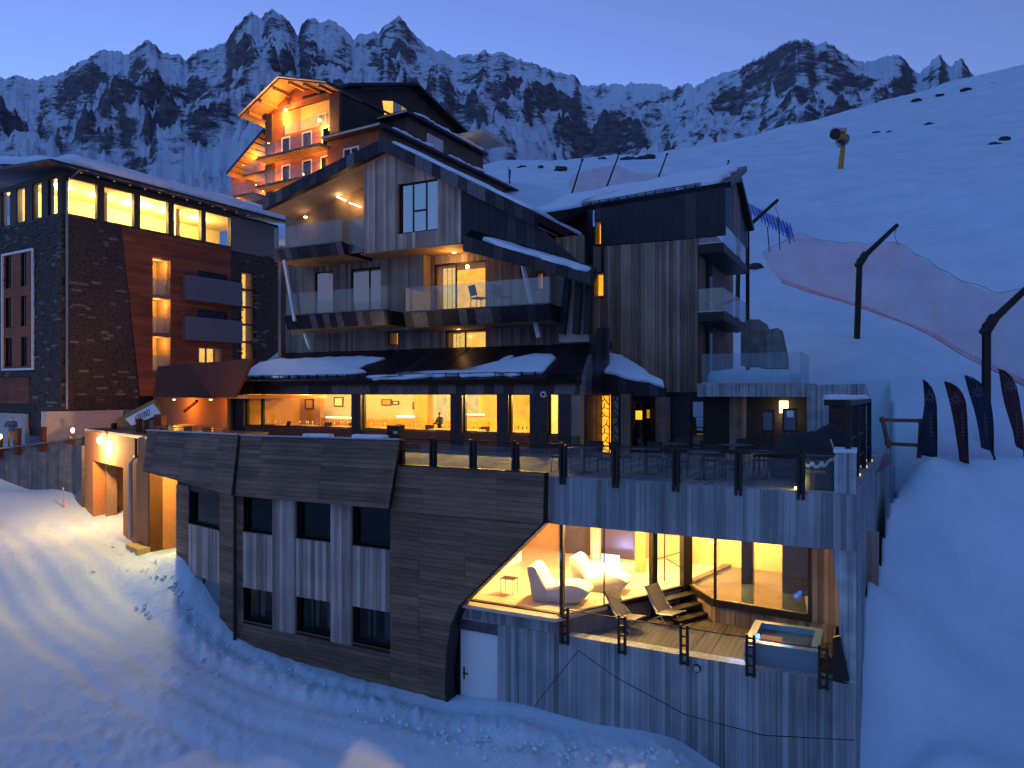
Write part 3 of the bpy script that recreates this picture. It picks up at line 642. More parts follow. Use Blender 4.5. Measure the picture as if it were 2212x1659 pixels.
# the service door
door = rplate('service_door', HB0, (aDoor0 + .02, .3, aDoor1 - .01, zDoor - .02), -.22, -.15, M['white'], hotel)
MB().rect(HB0, (aDoor0 + .12, lerp(.3, zDoor, .50), aDoor0 + .16, lerp(.3, zDoor, .62)), -.15, -.13).rect(HB0, (aDoor0 + .12, lerp(.3, zDoor, .555), aDoor0 + .27, lerp(.3, zDoor, .565) + .01), -.131, -.10).build('handle', M['black'], door)
rplate('door_lintel', HB0, (aDoor0 - .1, zDoor - .02, aDoor1 + .02, zLint), -.30, -.08, M['zinc3'], hotel)
MB().rect(HB0, (aDoor0 - .5, -.5, aDoor0 + .02, zDoor), -.5, -.1).build('door_jamb', M['black'], hotel)

# ---- the spa behind the glass
FI = H.z(z_in)
def plan(u, v, z=None): return FI.pix(u, v) if z is None else H.z(z).pix(u, v)
pB = plan(1407, 1285); pC = plan(1488, 1265); pD = plan(1545, 1298); pE = plan(1752, 1332)
aW = HB0.pix(1000, 1300)[0] - 1.6; B_BACK = 7.4
def slab(name, pts, z0, z1, mat, parent, **k): return prism(name, [H.w(a, b, z0) for a, b in pts], Z * (z1 - z0), mat, parent, **k)
inner = [(aW, -.30), (aA, -.30), pB, pC, pD, pE, (pE[0], B_BACK), (aW, B_BACK)]
slab('spa_floor', inner, z_in - .1, z_in, M['floor_warm'], hotel)
slab('terrace_floor', [(aA, .0), (C_RIGHT - .2, .0), (C_RIGHT + .1, 4.2), (pC[0], 5.0), (aA, 3.5)], zl - .45, z_out - .05, M['plinth'], hotel)
aX = C_RIGHT - .25; M['dark_deck'] = wood('darkened deck boards', (.020, .018, .018), (.065, .058, .055), (3, 3, 3), spread=.5)  # boards darkened in colour to offset spa light spilling onto the deck
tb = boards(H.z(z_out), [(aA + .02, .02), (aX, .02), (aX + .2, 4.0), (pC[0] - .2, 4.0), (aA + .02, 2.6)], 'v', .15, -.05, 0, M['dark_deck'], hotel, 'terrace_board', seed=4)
M['spa_wall'] = plain('warm plaster', (.50, .30, .14), .8, 0, .08)
M['spa_dark'] = plain('dark slate wall', (.045, .038, .055), .35, 0, .2)
# ceiling = underside of the terrace slab
slab('terrace_slab', [(aW - 2, -.02), (aB0 + .1, -.02), (aB0 + .1, -.36 + .7), (C_RIGHT - .36, .34), (C_RIGHT + .3, B_BACK + 4.5), (aW - 2, B_BACK + 4.5)], zb + .25, z_deck - .06, M['plaster'], hotel)
rplate('spa_back_wall', H.b(B_BACK), (aW, z_in, pE[0] + .3, zb + .25), -.2, 0, M['spa_wall'], hotel)
rplate('spa_side_wall', H.s(aW), (-.3, z_in, B_BACK, zb + .25), -.2, 0, M['spa_wall'], hotel)
rplate('spa_side_wall', H.s(pE[0] + .02), (pE[1], z_in - 1, B_BACK, zb + .25), 0, .2, M['spa_dark'], hotel)
bw = H.b(B_BACK - .05)
def bk(u0, v0, u1, v1, b, mat, nm, o=.06):
    p = H.b(b); r = p.rect(u0, v0, u1, v1); return rplate(nm, p, (r[0], z_in, r[2], zb + .24), -o, o, mat, hotel)
bk(1222, 1140, 1278, 1230, B_BACK - .5, M['spa_dark'], 'spa_partition'); bk(1296, 1140, 1372, 1240, B_BACK - .45, M['spa_dark'], 'spa_partition')
bk(1278, 1140, 1296, 1240, B_BACK - .8, M['spa_wall'], 'spa_column', .12); bk(1374, 1140, 1392, 1240, 5.4, M['spa_wall'], 'spa_column', .12); bk(1603, 1160, 1628, 1220, 5.6, M['spa_dark'], 'spa_column', .15)
bk(1690, 1165, 1752, 1280, 5.0, M['spa_dark'], 'spa_partition')
# glazing
def vglass(p, q, z0, z1, name='glass_wall', o=.012, mat=None):
    d = H.R * (q[0] - p[0]) + H.B * (q[1] - p[1]); L = d.length; pl = Pl(H.w(p[0], p[1], 0), d, Z, d.cross(Z)); return pl, L, rplate(name, pl, (0, z0, L, z1), -o, o, mat or M['glass'], hotel)
dg = HB0.px([(1012, 1291), (1210, 1331), (1210, 1139), (1173, 1132)])
plate('glass_wall', HB0, [(dg[0][0], zsill + .06), (aA - .02, zsill + .06), (aA - .02, zb), (dg[3][0], zb)], -.14, -.12, M['glass'], hotel)
fm = MB(); fm.rect(HB0, (dg[0][0] - .15, zsill + .001, aA + .06, zsill + .07), -.2, -.05); fm.rect(HB0, (aA - .03, zl, aA + .06, zb), -.2, -.03)
fm.build('glass_frame', M['black'], hotel)
plAB, LAB, _ = vglass((aA, -.08), pB, z_in + .02, zb)
fm = MB().rect(plAB, (0, z_in - .12, LAB, z_in + .03), -.06, .05).rect(plAB, (LAB * .46, z_in, LAB * .46 + .02, zb), -.02, .02); fm.build('glass_frame', M['black'], hotel)
rplate('base_wall', plAB, (0, z_out - .1, LAB, z_in - .121), -.1, .0, M['facade_board'], hotel)
plBC, LBC, _ = vglass(pB, pC, z_in + .05, zb, 'glass_door')
fm = MB()
for x0, x1 in ((-.02, .17), (LBC - .34, LBC + .06)): fm.rect(plBC, (x0, z_out, x1, zb), -.08, .09)
fm.rect(plBC, (.17, z_in - .02, LBC - .34, z_in + .06), -.05, .06); fm.build('door_frame', M['black'], hotel)
hd = MB(); xh = lerp(.17, LBC - .34, .25); hd.tube([plBC.pt(xh, z_in + .35, .1), plBC.pt(xh, zb - .25, .1)], .018)
hd.tube([plBC.pt(.17, z_in + 1.05, .1), plBC.pt(LBC - .34, z_in + 1.12, .1)], .015).tube([plBC.pt(xh + .08, z_in + 1.0, .1), plBC.pt(LBC - .3, z_in + .55, .1)], .015).build('door_bar', M['black'], hotel)
plCD, LCD, _ = vglass(pC, pD, z_in + .05, zb); plDE, LDE, _ = vglass(pD, pE, z_in + .05, zb)
fm = MB()
for pl_, L_ in ((plCD, LCD), (plDE, LDE)): fm.rect(pl_, (0, z_in - .14, L_, z_in + .06), -.06, .06)
fm.rect(plDE, (-.03, z_in, .03, zb), -.05, .05).rect(plDE, (LDE - .07, z_in, LDE + .01, zb), -.05, .05); fm.build('glass_frame', M['black'], hotel)
for pl_, L_ in ((plCD, LCD), (plDE, LDE)): boards(pl_, [(0, z_out - .05), (L_ + (.6 if pl_ is plDE else 0), z_out - .05), (L_ + (.6 if pl_ is plDE else 0), z_in - .141), (0, z_in - .141)], 'v', .14, -.05, 0, M['facade_board'], hotel, 'base_board', seed=9)
boards(plDE, [(LDE + .02, z_in - .14), (LDE + 1.6, z_in - .14), (LDE + 1.6, zb), (LDE + .02, zb)], 'v', .14, -.05, 0, M['facade_board'], hotel, 'base_board', seed=10)
# pool
pe0 = plan(1500, 1262); pe1 = plan(1642, 1197); pe2 = plan(1720, 1200)
M['water'], _t, _b = newmat('pool water'); _b.inputs['Base Color'].default_value = (.05, .07, .09, 1); _b.inputs['Roughness'].default_value = .03
slab('pool_water', [pe0, (pD[0] + .05, pD[1] + .12), (pE[0] - .1, pE[1] + .12), pe2, pe1], z_in + .002, z_in + .012, M['water'], hotel)
d_ = (Vector(pe1) - Vector(pe0)); n_ = Vector((-d_.y, d_.x)).normalized() * .22
slab('pool_edge', [pe0, pe1, tuple(Vector(pe1) + n_), tuple(Vector(pe0) + n_)], z_in, z_in + .10, M['spa_dark'], hotel)
# low upholstered bench along the back left
bench = slab('spa_bench', [(aW + .1, 1.2), (aW + 1.0, 1.2), (aW + 1.0, 5.0), (aW + .1, 5.0)], z_in, z_in + .55, M['fabric_white'], hotel)
# spa lamps
lz = zb + .05
for (a, b, wt, c) in ((aA - 1.3, 2.2, 750, WARM), (aA + .9, 3.4, 800, WARM), (pC[0] - .3, 5.6, 450, WARM), (pC[0] + 1.2, 6.2, 600, WARM), (pE[0] - 1.5, 6.4, 300, WARM)):
    fx = MB().lathe([(.09, .0), (.09, .05), (.05, .07)], H.w(a, b, lz + .12), 12).build('ceiling_lamp', M['tube_warm'], hotel)
    lamp(H.w(a, b, lz), wt * 2.2, c, .08, fx)
pn = H.b(6.3); r_ = pn.rect(1300, 1196, 1338, 1222); fx = rplate('light_panel', pn, r_, -.03, .03, emit('violet white panel', (.62, .62, 1.0), 4), hotel); lamp(pn.pt((r_[0] + r_[2]) / 2, r_[1] + .3, .6), 170, (.45, .42, 1), .1, fx)
for k in range(5): rplate('stair_light', H.b(6.2), (pC[0] + .25 + k * .22, z_in + 1.0 + k * .22, pC[0] + .45 + k * .22, z_in + 1.04 + k * .22), -.02, .02, M['tube_warm'], hotel)
# steps from the spa door to the terrace
stn = plBC.n
for k in range(3):
    z1_ = z_in - .10 - k * (z_in - z_out) / 3.2
    rplate('step', plBC, (-.05, z1_ - .07, LBC + .35 + .15 * k, z1_), .1 + k * .33, .1 + (k + 1) * .33, M['black'], hotel)
# corner cheek of the terrace opening: slanted black bracket
br = HB0.px([(1812, 1376), (1828, 1372), (1848, 1470), (1812, 1468)], -.02)
plate('end_bracket', HB0, [(x - .12, z) for x, z in br], .0, .10, M['black'], hotel)
# ------------------------------------------------------------------ hotel, upper part: restaurant, balconies, gable, annex
RP = H.b(B_REST); UPP = H.b(B_UP); AN = H.b(B_AN)
zR1 = RP.pix(900, 850)[1]; zR0 = RP.pix(900, 931)[1]; zEave = RP.pix(900, 822)[1] + .02
ra = lambda u, pl=RP: pl.pix(u, 880)[0]
aRL, aRR = ra(500), ra(1268)
M['panel_grey'] = plain('grey brown metal panel', (.15, .14, .14), .5, .3, .15, 1.2, .05)
Z3 = [M['zinc'], M['zinc2'], M['zinc'], M['zinc3'], M['zinc3'], M['zinc2']]
def seams(pl, poly, w, o0, o1, name='metal_panel', mats=None, seed=1, jit=.012): return boards(pl, poly, 'v', w, o0, o1, mats or Z3, hotel, name, seed=seed, gap=.012, jit=jit)
# deck of the big terrace
slab('terrace_deck_base', [(aB0 + .1, .36), (C_RIGHT - .36, .36), (C_RIGHT + .9, 9.5), (C_RIGHT + .9, B_AN + 1), (aRL - 1, B_AN + 1), (aRL + 1, 5.5), (aRL + 6, .9), (aB0, .3)], z_deck - .059, z_deck - .05, M['plinth'], hotel)
boards(H.z(z_deck), [(aB0 - 3.6, .40), (C_RIGHT - .38, .40), (C_RIGHT + .6, 8.6), (C_RIGHT + .6, 9.6), (aB0 - 3.6, B_REST - .1)], 'v', .15, -.045, 0, M['deck'], hotel, 'deck_board', seed=21)
# restaurant front: piers, fascia, sill band
piers = [(500, 527), (760, 780), (974, 999), (1074, 1099), (1145, 1183), (1206, 1232), (1262, 1268)]
for u0, u1 in piers: plate('pier', RP, [(ra(u0), z_deck), (ra(u1), z_deck), (ra(u1), zR1 + .02), (ra(u0), zR1 + .02)], -.35, .04, M['zinc2'], hotel)
rplate('sill_wall', RP, (ra(527) - .01, z_deck, ra(1262), zR0), -.30, -.02, M['red_board'], hotel)
rplate('fascia_core', RP, (aRL, zR1, aRR, zEave), -.4, -.02, M['black'], hotel)
seams(RP, [(aRL + .25, zR1 - .02), (aRR, zR1 - .02), (aRR, zEave), (aRL + .25, zEave)], .42, -.02, .05, seed=3, mats=[M['zinc2'], M['zinc3'], M['panel_grey'], M['zinc3']])
rplate('corner_post', RP, (aRL - .02, z_deck, aRL + .25, zEave - .02), -.35, .07, M['zinc2'], hotel)
wins = [(528, 561, ()), (563, 760, ()), (780, 974, ()), (999, 1074, ()), (1099, 1145, ()), (1183, 1206, ())]
for u0, u1, mu in wins:
    r = (ra(u0), zR0, ra(u1), zR1)
    fr = MB().frame(RP, r, .05, -.22, -.12).build('window', M['black'], hotel)
    rplate('pane', RP, (r[0] + .03, r[1] + .03, r[2] - .03, r[3] - .03), -.18, -.165, M['glass'], fr)
rplate('entry_panel', RP, (ra(1232), zR0 - .3, ra(1262), zR1), -.2, -.02, M['gable_board'], hotel)
# restaurant room
B_RB = B_REST + 4.6; RB = H.b(B_RB)
M['r_wall'] = plain('grey green plaster', (.36, .33, .30), .8, 0, .1); M['r_bench'] = plain('mustard upholstery', (.42, .20, .03), .8, 0, .12); M['r_wood'] = wood('amber panelling', (.35, .17, .05), (.55, .30, .10), UP, spread=.3)
slab('restaurant_floor', [(aRL, B_REST - .3), (aRR, B_REST - .3), (aRR, B_RB), (aRL, B_RB)], z_deck - .045, z_deck + .02, M['soffit'], hotel)
slab('restaurant_ceiling', [(aRL, B_REST - .3), (aRR, B_REST - .3), (aRR, B_RB), (aRL, B_RB)], zR1 + .35, zR1 + .45, M['plaster'], hotel)
rplate('restaurant_back_wall', RB, (aRL, z_deck, aRR, zR1 + .4), -.15, 0, M['r_wall'], hotel)
for a_ in (aRL, aRR - .16): rplate('restaurant_side_wall', H.s(a_), (B_REST - .25, z_deck, B_RB, zR1 + .4), 0, .15, M['r_wood'], hotel)
zbn = RB.pix(800, 905)[1]
rplate('bench_back', RB, (aRL + .2, z_deck, ra(1060, RB), zbn), 0, .25, M['r_bench'], hotel)
rplate('wall_panel', RB, (ra(998, RB), z_deck, ra(1120, RB), zR1 + .35), 0, .12, M['r_wood'], hotel); rplate('wall_panel', RB, (ra(640, RB), z_deck, ra(700, RB), zR1 + .35), 0, .30, M['r_wood'], hotel)
rplate('wall_panel', RB, (ra(905, RB), z_deck, ra(932, RB), zR1 + .35), 0, .35, M['r_wood'], hotel)
tw = M['tube_warm']
for u0, u1, v in ((580, 622, 908), (705, 760, 902), (858, 905, 900), (1000, 1045, 896)):
    r = H.b(B_RB - .3); q = (r.pix(u0, v)[0], r.pix(u0, v)[1]); q1 = r.pix(u1, v)[0]; rplate('light_shelf', r, (q[0], q[1], q1, q[1] + .04), -.03, .03, tw, hotel)
rplate('bright_column', H.b(B_RB - .8), (H.b(B_RB - .8).pix(1012, 850)[0], RP.pix(1012, 893)[1], H.b(B_RB - .8).pix(1032, 850)[0], zR1 + .35), -.1, .1, M['lit_pale'], hotel)
rplate('lit_cabinet', RB, (ra(945, RB), RB.pix(945, 925)[1], ra(965, RB), RB.pix(945, 856)[1]), 0, .05, M['lit_pale'], hotel); rplate('lit_cabinet', RB, (ra(971, RB), RB.pix(945, 920)[1], ra(985, RB), RB.pix(945, 856)[1]), 0, .05, M['lit_pale'], hotel)
rplate('lit_shelf_wall', RB, (ra(1100, RB), z_deck + .3, ra(1150, RB), zR1 + .3), .01, .14, M['lit_amber'], hotel)
for u, wt in ((560, 360), (660, 420), (740, 360), (840, 390), (930, 440), (1035, 650), (1120, 600), (1195, 420)):
    b_ = B_REST + 2.2; a_ = H.b(b_).pix(u, 860)[0]
    fx = MB().lathe([(.06, 0), (.06, .14), (.02, .18)], H.w(a_, b_, zR1 + .1), 10).tube([H.w(a_, b_, zR1 + .25), H.w(a_, b_, zR1 + .36)], .008, 6).build('pendant_lamp', M['black'], hotel)
    lamp(H.w(a_, b_, zR1 + .04), wt * 1.4, (1.0, .52, .10), .06, fx)
# restaurant roof: standing-seam slope with snow guard
bE = B_REST - .45; zRT = UPP.pix(760, 757)[1] - .02
e0, e1 = H.w(aRL - .05, bE, zEave), H.w(aRR + .0, bE, zEave)
ayr = (H.w(0, B_UP, zRT) - H.w(0, bE, zEave)); ROOF = Pl(e0, H.R, ayr, H.R.cross(ayr)); Lr = ayr.length; Wr = (e1 - e0).length
if ROOF.n.z < 0: ROOF.n = -ROOF.n
lft = ROOF.pix(640, 752)[0]
plate('roof_core', ROOF, [(.02, .02), (Wr - .02, .02), (Wr - .02, Lr), (lft, Lr)], -.22, -.03, M['black'], hotel)
seams(ROOF, [(0, 0), (Wr, 0), (Wr, Lr), (lft, Lr)], .5, -.03, 0, 'roof_panel', [M['zinc'], M['zinc2'], M['zinc']], 5)
mb = MB()
for k in range(int(Wr / .55) + 1): mb.rect(ROOF, (k * .55, .28, k * .55 + .03, .36), 0, .14)
mb.tube([ROOF.pt(0, .32, .13), ROOF.pt(Wr, .32, .13)], .016, 6).tube([ROOF.pt(0, .32, .07), ROOF.pt(Wr, .32, .07)], .016, 6).build('snow_guard', M['black'], hotel)
# gable cheek of the restaurant roof, right end
sR = H.s(aRR + .02); zTop = sR.pix(1268, 724)[1]
bT = sR.pix(1268, 724)[0]
bT = B_UP - .6
cheek = [(B_REST - .5, z_deck), (bT, z_deck), (bT, zRT + .35), (B_REST + 1.3, zRT + .35), (bE, zEave + .05), (bE, zR1 - .05), (B_REST - .5, zR1 - .05)]
cheek = [(bE, zR1 - .05), (bT, zR1 - .05), (bT, zRT + .55), (bT - 1.0, zRT + .45), (bE, zEave + .12)]
boards(H.s(aRR + .05), cheek, 'v', .34, -.08, .05, Z3, hotel, 'metal_panel', seed=6, gap=.012)
b_S = H.s(aRR + .05).pix(1297, 900)[0]
boards(H.s(aRR + .05), [(B_REST - .3, z_deck), (b_S, z_deck), (b_S, zR1 - .06), (B_REST - .3, zR1 - .06)], 'v', .34, -.04, .04, Z3, hotel, 'metal_panel', seed=16, gap=.006)
# snow lying on roofs -------------------------------------------------
def snow_patch(name, pl, outline, thick, parent=None, seed=1, step=.35, off=.004, droop=0, **k):
    """pillow of snow on a plane; outline in-plane, edges crumbled"""
    rnd = random.Random(seed); pts = []
    for i in range(len(outline)):
        p, q = Vector(outline[i]), Vector(outline[(i + 1) % len(outline)]); n = max(1, int((q - p).length / step))
        for j in range(n): pts.append(p.lerp(q, j / n) + Vector((rnd.uniform(-.16, .16), rnd.uniform(-.13, .13))) * min(1, step * 2))
    c = sum(pts, Vector((0, 0))) / len(pts); n = len(pts); v = []; f = []
    rings = [(1.0, 0), (1.004, thick * .45), (.985, thick * .85), (.94, thick), (.8, thick * 1.05), (.55, thick * 1.1), (.25, thick * 1.1)]
    for s_, h in rings:
        for p in pts:
            q = c + (p - c) * s_; nz = (math.sin(q.x * 2.1 + seed) * math.cos(q.y * 1.7 + seed * 2) * .22 + math.sin(q.x * 5.3) * math.cos(q.y * 4.1 + seed) * .08) * thick if h > 0 else 0
            v.append(pl.pt(q.x, q.y, off + h + nz * (1 if s_ < .99 else .4)))
    v.append(pl.pt(c.x, c.y, off + thick * 1.1))
    for r in range(len(rings) - 1): f += [(r * n + i, r * n + (i + 1) % n, (r + 1) * n + (i + 1) % n, (r + 1) * n + i) for i in range(n)]
    L = (len(rings) - 1) * n; f += [(L + i, L + (i + 1) % n, len(v) - 1) for i in range(n)]
    return mesh(name, v, f, M['roof_snow'], parent, smooth=True, **k)
snow_patch('roof_snow', ROOF, ROOF.px([(532, 817), (540, 800), (562, 786), (600, 780), (700, 776), (795, 774), (830, 778), (790, 790), (770, 800), (790, 806), (730, 812), (620, 816)]), .13, hotel, 2)
snow_patch('roof_snow', ROOF, ROOF.px([(795, 817), (860, 810), (950, 806), (1010, 806), (1060, 796), (1105, 778), (1160, 768), (1200, 768), (1196, 776), (1180, 800), (1168, 811), (1080, 813), (930, 815)]), .10, hotel, 3)
snow_patch('roof_snow', ROOF, ROOF.px([(1070, 785), (1100, 770), (1110, 770), (1095, 783)]), .05, hotel, 4, .2)
snow_patch('roof_snow', ROOF, ROOF.px([(800, 822), (880, 820), (910, 816), (860, 816)]), .05, hotel, 6, .25)
# ---- upper storeys
BUPW = UPP
z1f = UPP.pix(1000, 756)[1]                               # sill of the first upper storey
zB2 = H.b(B_UP - 2.0).pix(1000, 667)[1]                   # balcony floor level of storey 2
zB3 = H.b(B_UP - 2.0).pix(700, 530)[1]
ua = lambda u, v=620: UPP.pix(u, v)[0]
aUL, aUR = ua(610), ua(1262)
d = pxr(UPP, 937, 572, 1050, 664); w_lit = (d[0], zB2 + .05, d[2], d[3])
w_mid = (ua(758), zB2 + .05, ua(829), UPP.pix(758, 582)[1]); w_nar = (ua(681), zB2 + .05, ua(719), UPP.pix(690, 588)[1])
w_sml = (ua(1158), UPP.pix(1158, 626)[1], ua(1172), UPP.pix(1158, 588)[1])
l_lit = pxr(UPP, 962, 715, 1050, 757); l_sml = (ua(838, 730), UPP.pix(838, 746)[1], ua(859, 730), UPP.pix(838, 718)[1])
holes = [w_lit, w_mid, w_nar, w_sml, l_lit, l_sml]
zU = UPP.pix(800, 556)[1]
body = [(aUL, zRT - .3), (aUR, zRT - .3), (aUR, zU), (aUL, zU)]
core(UPP, body, holes, -.30, -.05, M['black'], hotel, 'upper_wall')
boards(UPP, body, 'v', .15, -.05, 0, M['facade_board'], hotel, 'facade_board', holes=holes, seed=22)
window(hotel, UPP, w_lit, 'lit_amber', (.42,), .12, .07, 'glass', 1.6)
window(hotel, UPP, w_mid, None, (.55,), .12, .07, 'mirror_glass'); window(hotel, UPP, w_nar, None, (), .12, .05, 'mirror_glass'); window(hotel, UPP, w_sml, 'lit_warm', (), .1, .03, 'glass', .5)
window(hotel, UPP, l_lit, 'lit_warm', (.48,), .12, .06, 'glass', 1.2); window(hotel, UPP, l_sml, 'lit_amber', (), .12, .04, 'glass', .6)
# sheer curtains in the lit rooms: thin upright folds
def folds(pl, r, off, n, mat, parent):
    mb = MB(); a0, c0, a1, c1 = r
    for i in range(n): x0, x1 = lerp(a0, a1, i / n), lerp(a0, a1, (i + .8) / n); mb.rect(pl, (x0, c0, x1, c1), off + (.03 if i % 2 else 0), off + .02 + (.03 if i % 2 else 0))
    return mb.build('curtain', mat, parent)
M['sheer'] = emit('self glowing sheer curtain', (1.0, .55, .14), 1.1, .35, 4)  # curtain glow is put into the material in place of a room lamp
folds(UPP, (lerp(l_lit[0], l_lit[2], .06), l_lit[1] + .05, lerp(l_lit[0], l_lit[2], .44), l_lit[3] - .1), -.5, 9, M['sheer'], hotel)
folds(UPP, (lerp(w_lit[0], w_lit[2], .05), w_lit[1] + .05, lerp(w_lit[0], w_lit[2], .32), w_lit[3] - .1), -.6, 6, M['sheer'], hotel)
# projecting bay between the balconies
bay = (ua(838), zB2 - .6, ua(930), zU)
boards(H.b(B_UP - .55), [(bay[0], bay[1]), (bay[2], bay[1]), (bay[2], bay[3]), (bay[0], bay[3])], 'v', .15, -.05, 0, M['facade_board'], hotel, 'bay_board', seed=23)
for a_ in (bay[0], bay[2] - .05): rplate('bay_cheek', H.s(a_), (B_UP - .54, bay[1], B_UP, bay[3]), 0, .05, M['facade_board'], hotel)
# left end wall and return of the upper block
rplate('end_wall', H.s(aUL), (B_UP - .29, zRT - 1.5, B_UP + 9, zU + 1.0), 0, .2, M['facade_board'], hotel)
# balconies: slab, sloping metal fascia, glass, handrail
BB = B_UP - 2.0
def balcony(u0, u1, vt, hgt, bfront, glass_h, seed, soff='soffit', lean=.22, ret=None):
    pf = H.b(bfront); a0 = pf.pix(u0, vt)[0]; a1 = pf.pix(u1, vt)[0]; zt_ = pf.pix((u0 + u1) / 2, vt)[1]
    slab('balcony_slab', [(a0, bfront + lean), (a1, bfront + lean), (a1, B_UP - .06), (a0, B_UP - .06)], zt_ - hgt, zt_ - .06, M[soff], hotel)
    T0, T1 = H.w(a0, bfront, zt_), H.w(a1, bfront, zt_); dn = H.B * lean - Z * hgt; fp = Pl(T0 + dn, H.R, -dn, -H.B - Z * .3)
    fp.n = fp.ax.cross(fp.ay).normalized(); fp.n = fp.n if fp.n.y < 0 else -fp.n
    L = a1 - a0
    plate('fascia_core', fp, [(0, 0), (L, 0), (L, dn.length), (0, dn.length)], -.08, -.01, M['black'], hotel)
    boards(fp, [(0, 0), (L, 0), (L, dn.length), (0, dn.length)], 'v', .38, -.01, .012, [M['zinc'], M['zinc3'], M['zinc2'], M['zinc']], hotel, 'metal_panel', seed=seed, gap=.01)
    slab('balcony_edge', [(a0 - .02, bfront - .03), (a1 + .02, bfront - .03), (a1 + .02, bfront + .2), (a0 - .02, bfront + .2)], zt_ + .001, zt_ + .05, M['zinc3'], hotel)
    rl = MB().rect(pf, (a0 + .02, zt_ + .05, a0 + .025, zt_ + .06), -.12, -.11).build('glass_balustrade', M['steel'], hotel)
    n = max(1, round(L / 1.5))
    for k in range(n): rplate('pane', pf, (a0 + .03 + k * (L - .06) / n + .008, zt_ + .052, a0 + .03 + (k + 1) * (L - .06) / n - .008, zt_ + glass_h), -.12, -.10, M['rail_glass'], rl)
    for aa in ([a0] if ret != 'r' else []) + [a1]:
        rplate('pane', H.s(aa - (.02 if aa == a1 else 0)), (bfront + .14, zt_ + .052, B_UP - .1, zt_ + glass_h), 0, .02, M['rail_glass'], rl)
        plate('fascia_side', H.s(aa), [(bfront, zt_), (bfront + lean, zt_ - hgt), (B_UP, zt_ - hgt), (B_UP, zt_)], -.01, .03, M['zinc'], hotel)
    return a0, a1, zt_
bl1 = balcony(614, 833, 676, .62, BB, 1.05, 31); bl2 = balcony(872, 1186, 666, .62, BB - .15, 1.05, 32)
# balcony lounge chair seen as a dark shape, on the right balcony ... built with the furniture below
# slanting white struts
st = MB().bar(H.w(bl1[0] + .15, BB - .15, zB3 - .5), H.w(bl1[0] + .75, BB - .1, zB2 - .1), .12, .12); st.build('strut', M['white_steel'], hotel)
MB().bar(UPP.pt(ua(1170, 572), UPP.pix(1170, 572)[1], 1.9), UPP.pt(ua(1192, 720), zRT + .2, 1.3), .13, .13).build('strut', M['white_steel'], hotel)
MB().bar(H.w(bl1[0] + .5, B_UP - 1.2, zB2 - .6), H.w(bl1[0] + .55, B_UP - .9, zRT + .1), .12, .12).build('strut', M['white_steel'], hotel)
# ---- storey 3: gable volume pushed forward
BG = B_UP - 1.7; GP = H.b(BG)
ga = lambda u, v=450: GP.pix(u, v)
apex = GP.pix(840, 306); lo = GP.pix(583, 432); ri = GP.pix(1166, 463); zg0 = GP.pix(900, 535)[1]
gl, gr = ga(787)[0], ga(996)[0]
slopeR = (ri[1] - apex[1]) / (ri[0] - apex[0]); slopeL = (lo[1] - apex[1]) / (lo[0] - apex[0])
def rz(a): return apex[1] + (a - apex[0]) * (slopeR if a > apex[0] else slopeL)
tk = .55
wg = pxr(GP, 863, 362, 945, 503); wg = (wg[0], GP.pix(900, 501)[1], wg[2], min(GP.pix(863, 360)[1], rz(wg[2]) - tk + .0))
gpoly = [(gl, zg0), (gr, zg0), (gr, rz(gr) - tk), (apex[0], apex[1] - tk), (gl, rz(gl) - tk)]
def convex_clad():
    core(GP, gpoly, [wg], -.3, -.05, M['black'], hotel, 'gable_wall')
    boards(GP, gpoly, 'v', .15, -.05, 0, M['gable_board'], hotel, 'gable_board', holes=[wg], seed=24)
convex_clad()
fr = window(hotel, GP, wg, None, (.33, .68), .16, .06, 'mirror_glass', .8)
rplate('transom', GP, (lerp(wg[0], wg[2], .36), lerp(wg[1], wg[3], .42), lerp(wg[0], wg[2], .65), lerp(wg[1], wg[3], .45)), -.16, -.09, M['black'], hotel)
M['white_sheer'] = plain('white net curtain', (.8, .8, .8), .9, 0, .06)
for f0_, f1_ in ((.06, .30), (.36, .64), (.70, .80)): rplate('curtain', GP, (lerp(wg[0], wg[2], f0_), wg[1] + .05, lerp(wg[0], wg[2], f1_), wg[3] - .1), -.30, -.28, M['white_sheer'], fr)
rplate('reveal_board', GP, (wg[0] - .09, wg[1], wg[0], wg[3]), -.16, .02, M['red_board'], hotel)
# soffit under the gable volume, lit from the window below
slab('gable_soffit', [(gl - .2, BG - .02), (gr, BG - .02), (gr, B_UP), (gl - .2, B_UP)], zg0 - .05, zg0 - .001, M['soffit'], hotel)
fx = MB().lathe([(.08, .0), (.08, .03)], H.w(ua(990), B_UP - .35, zg0 - .09), 10).build('soffit_lamp', M['tube_warm'], hotel); lamp(H.w(ua(990), B_UP - .6, zg0 - .5), 60, WARM, .1, fx)
fx = MB().lathe([(.06, .0), (.06, .03)], H.w(ua(1000), B_UP - .35, zB2 - .66), 10).build('soffit_lamp', M['tube_warm'], hotel); lamp(H.w(ua(1000), B_UP - .45, zB2 - .9), 5, WARM, .08, fx)
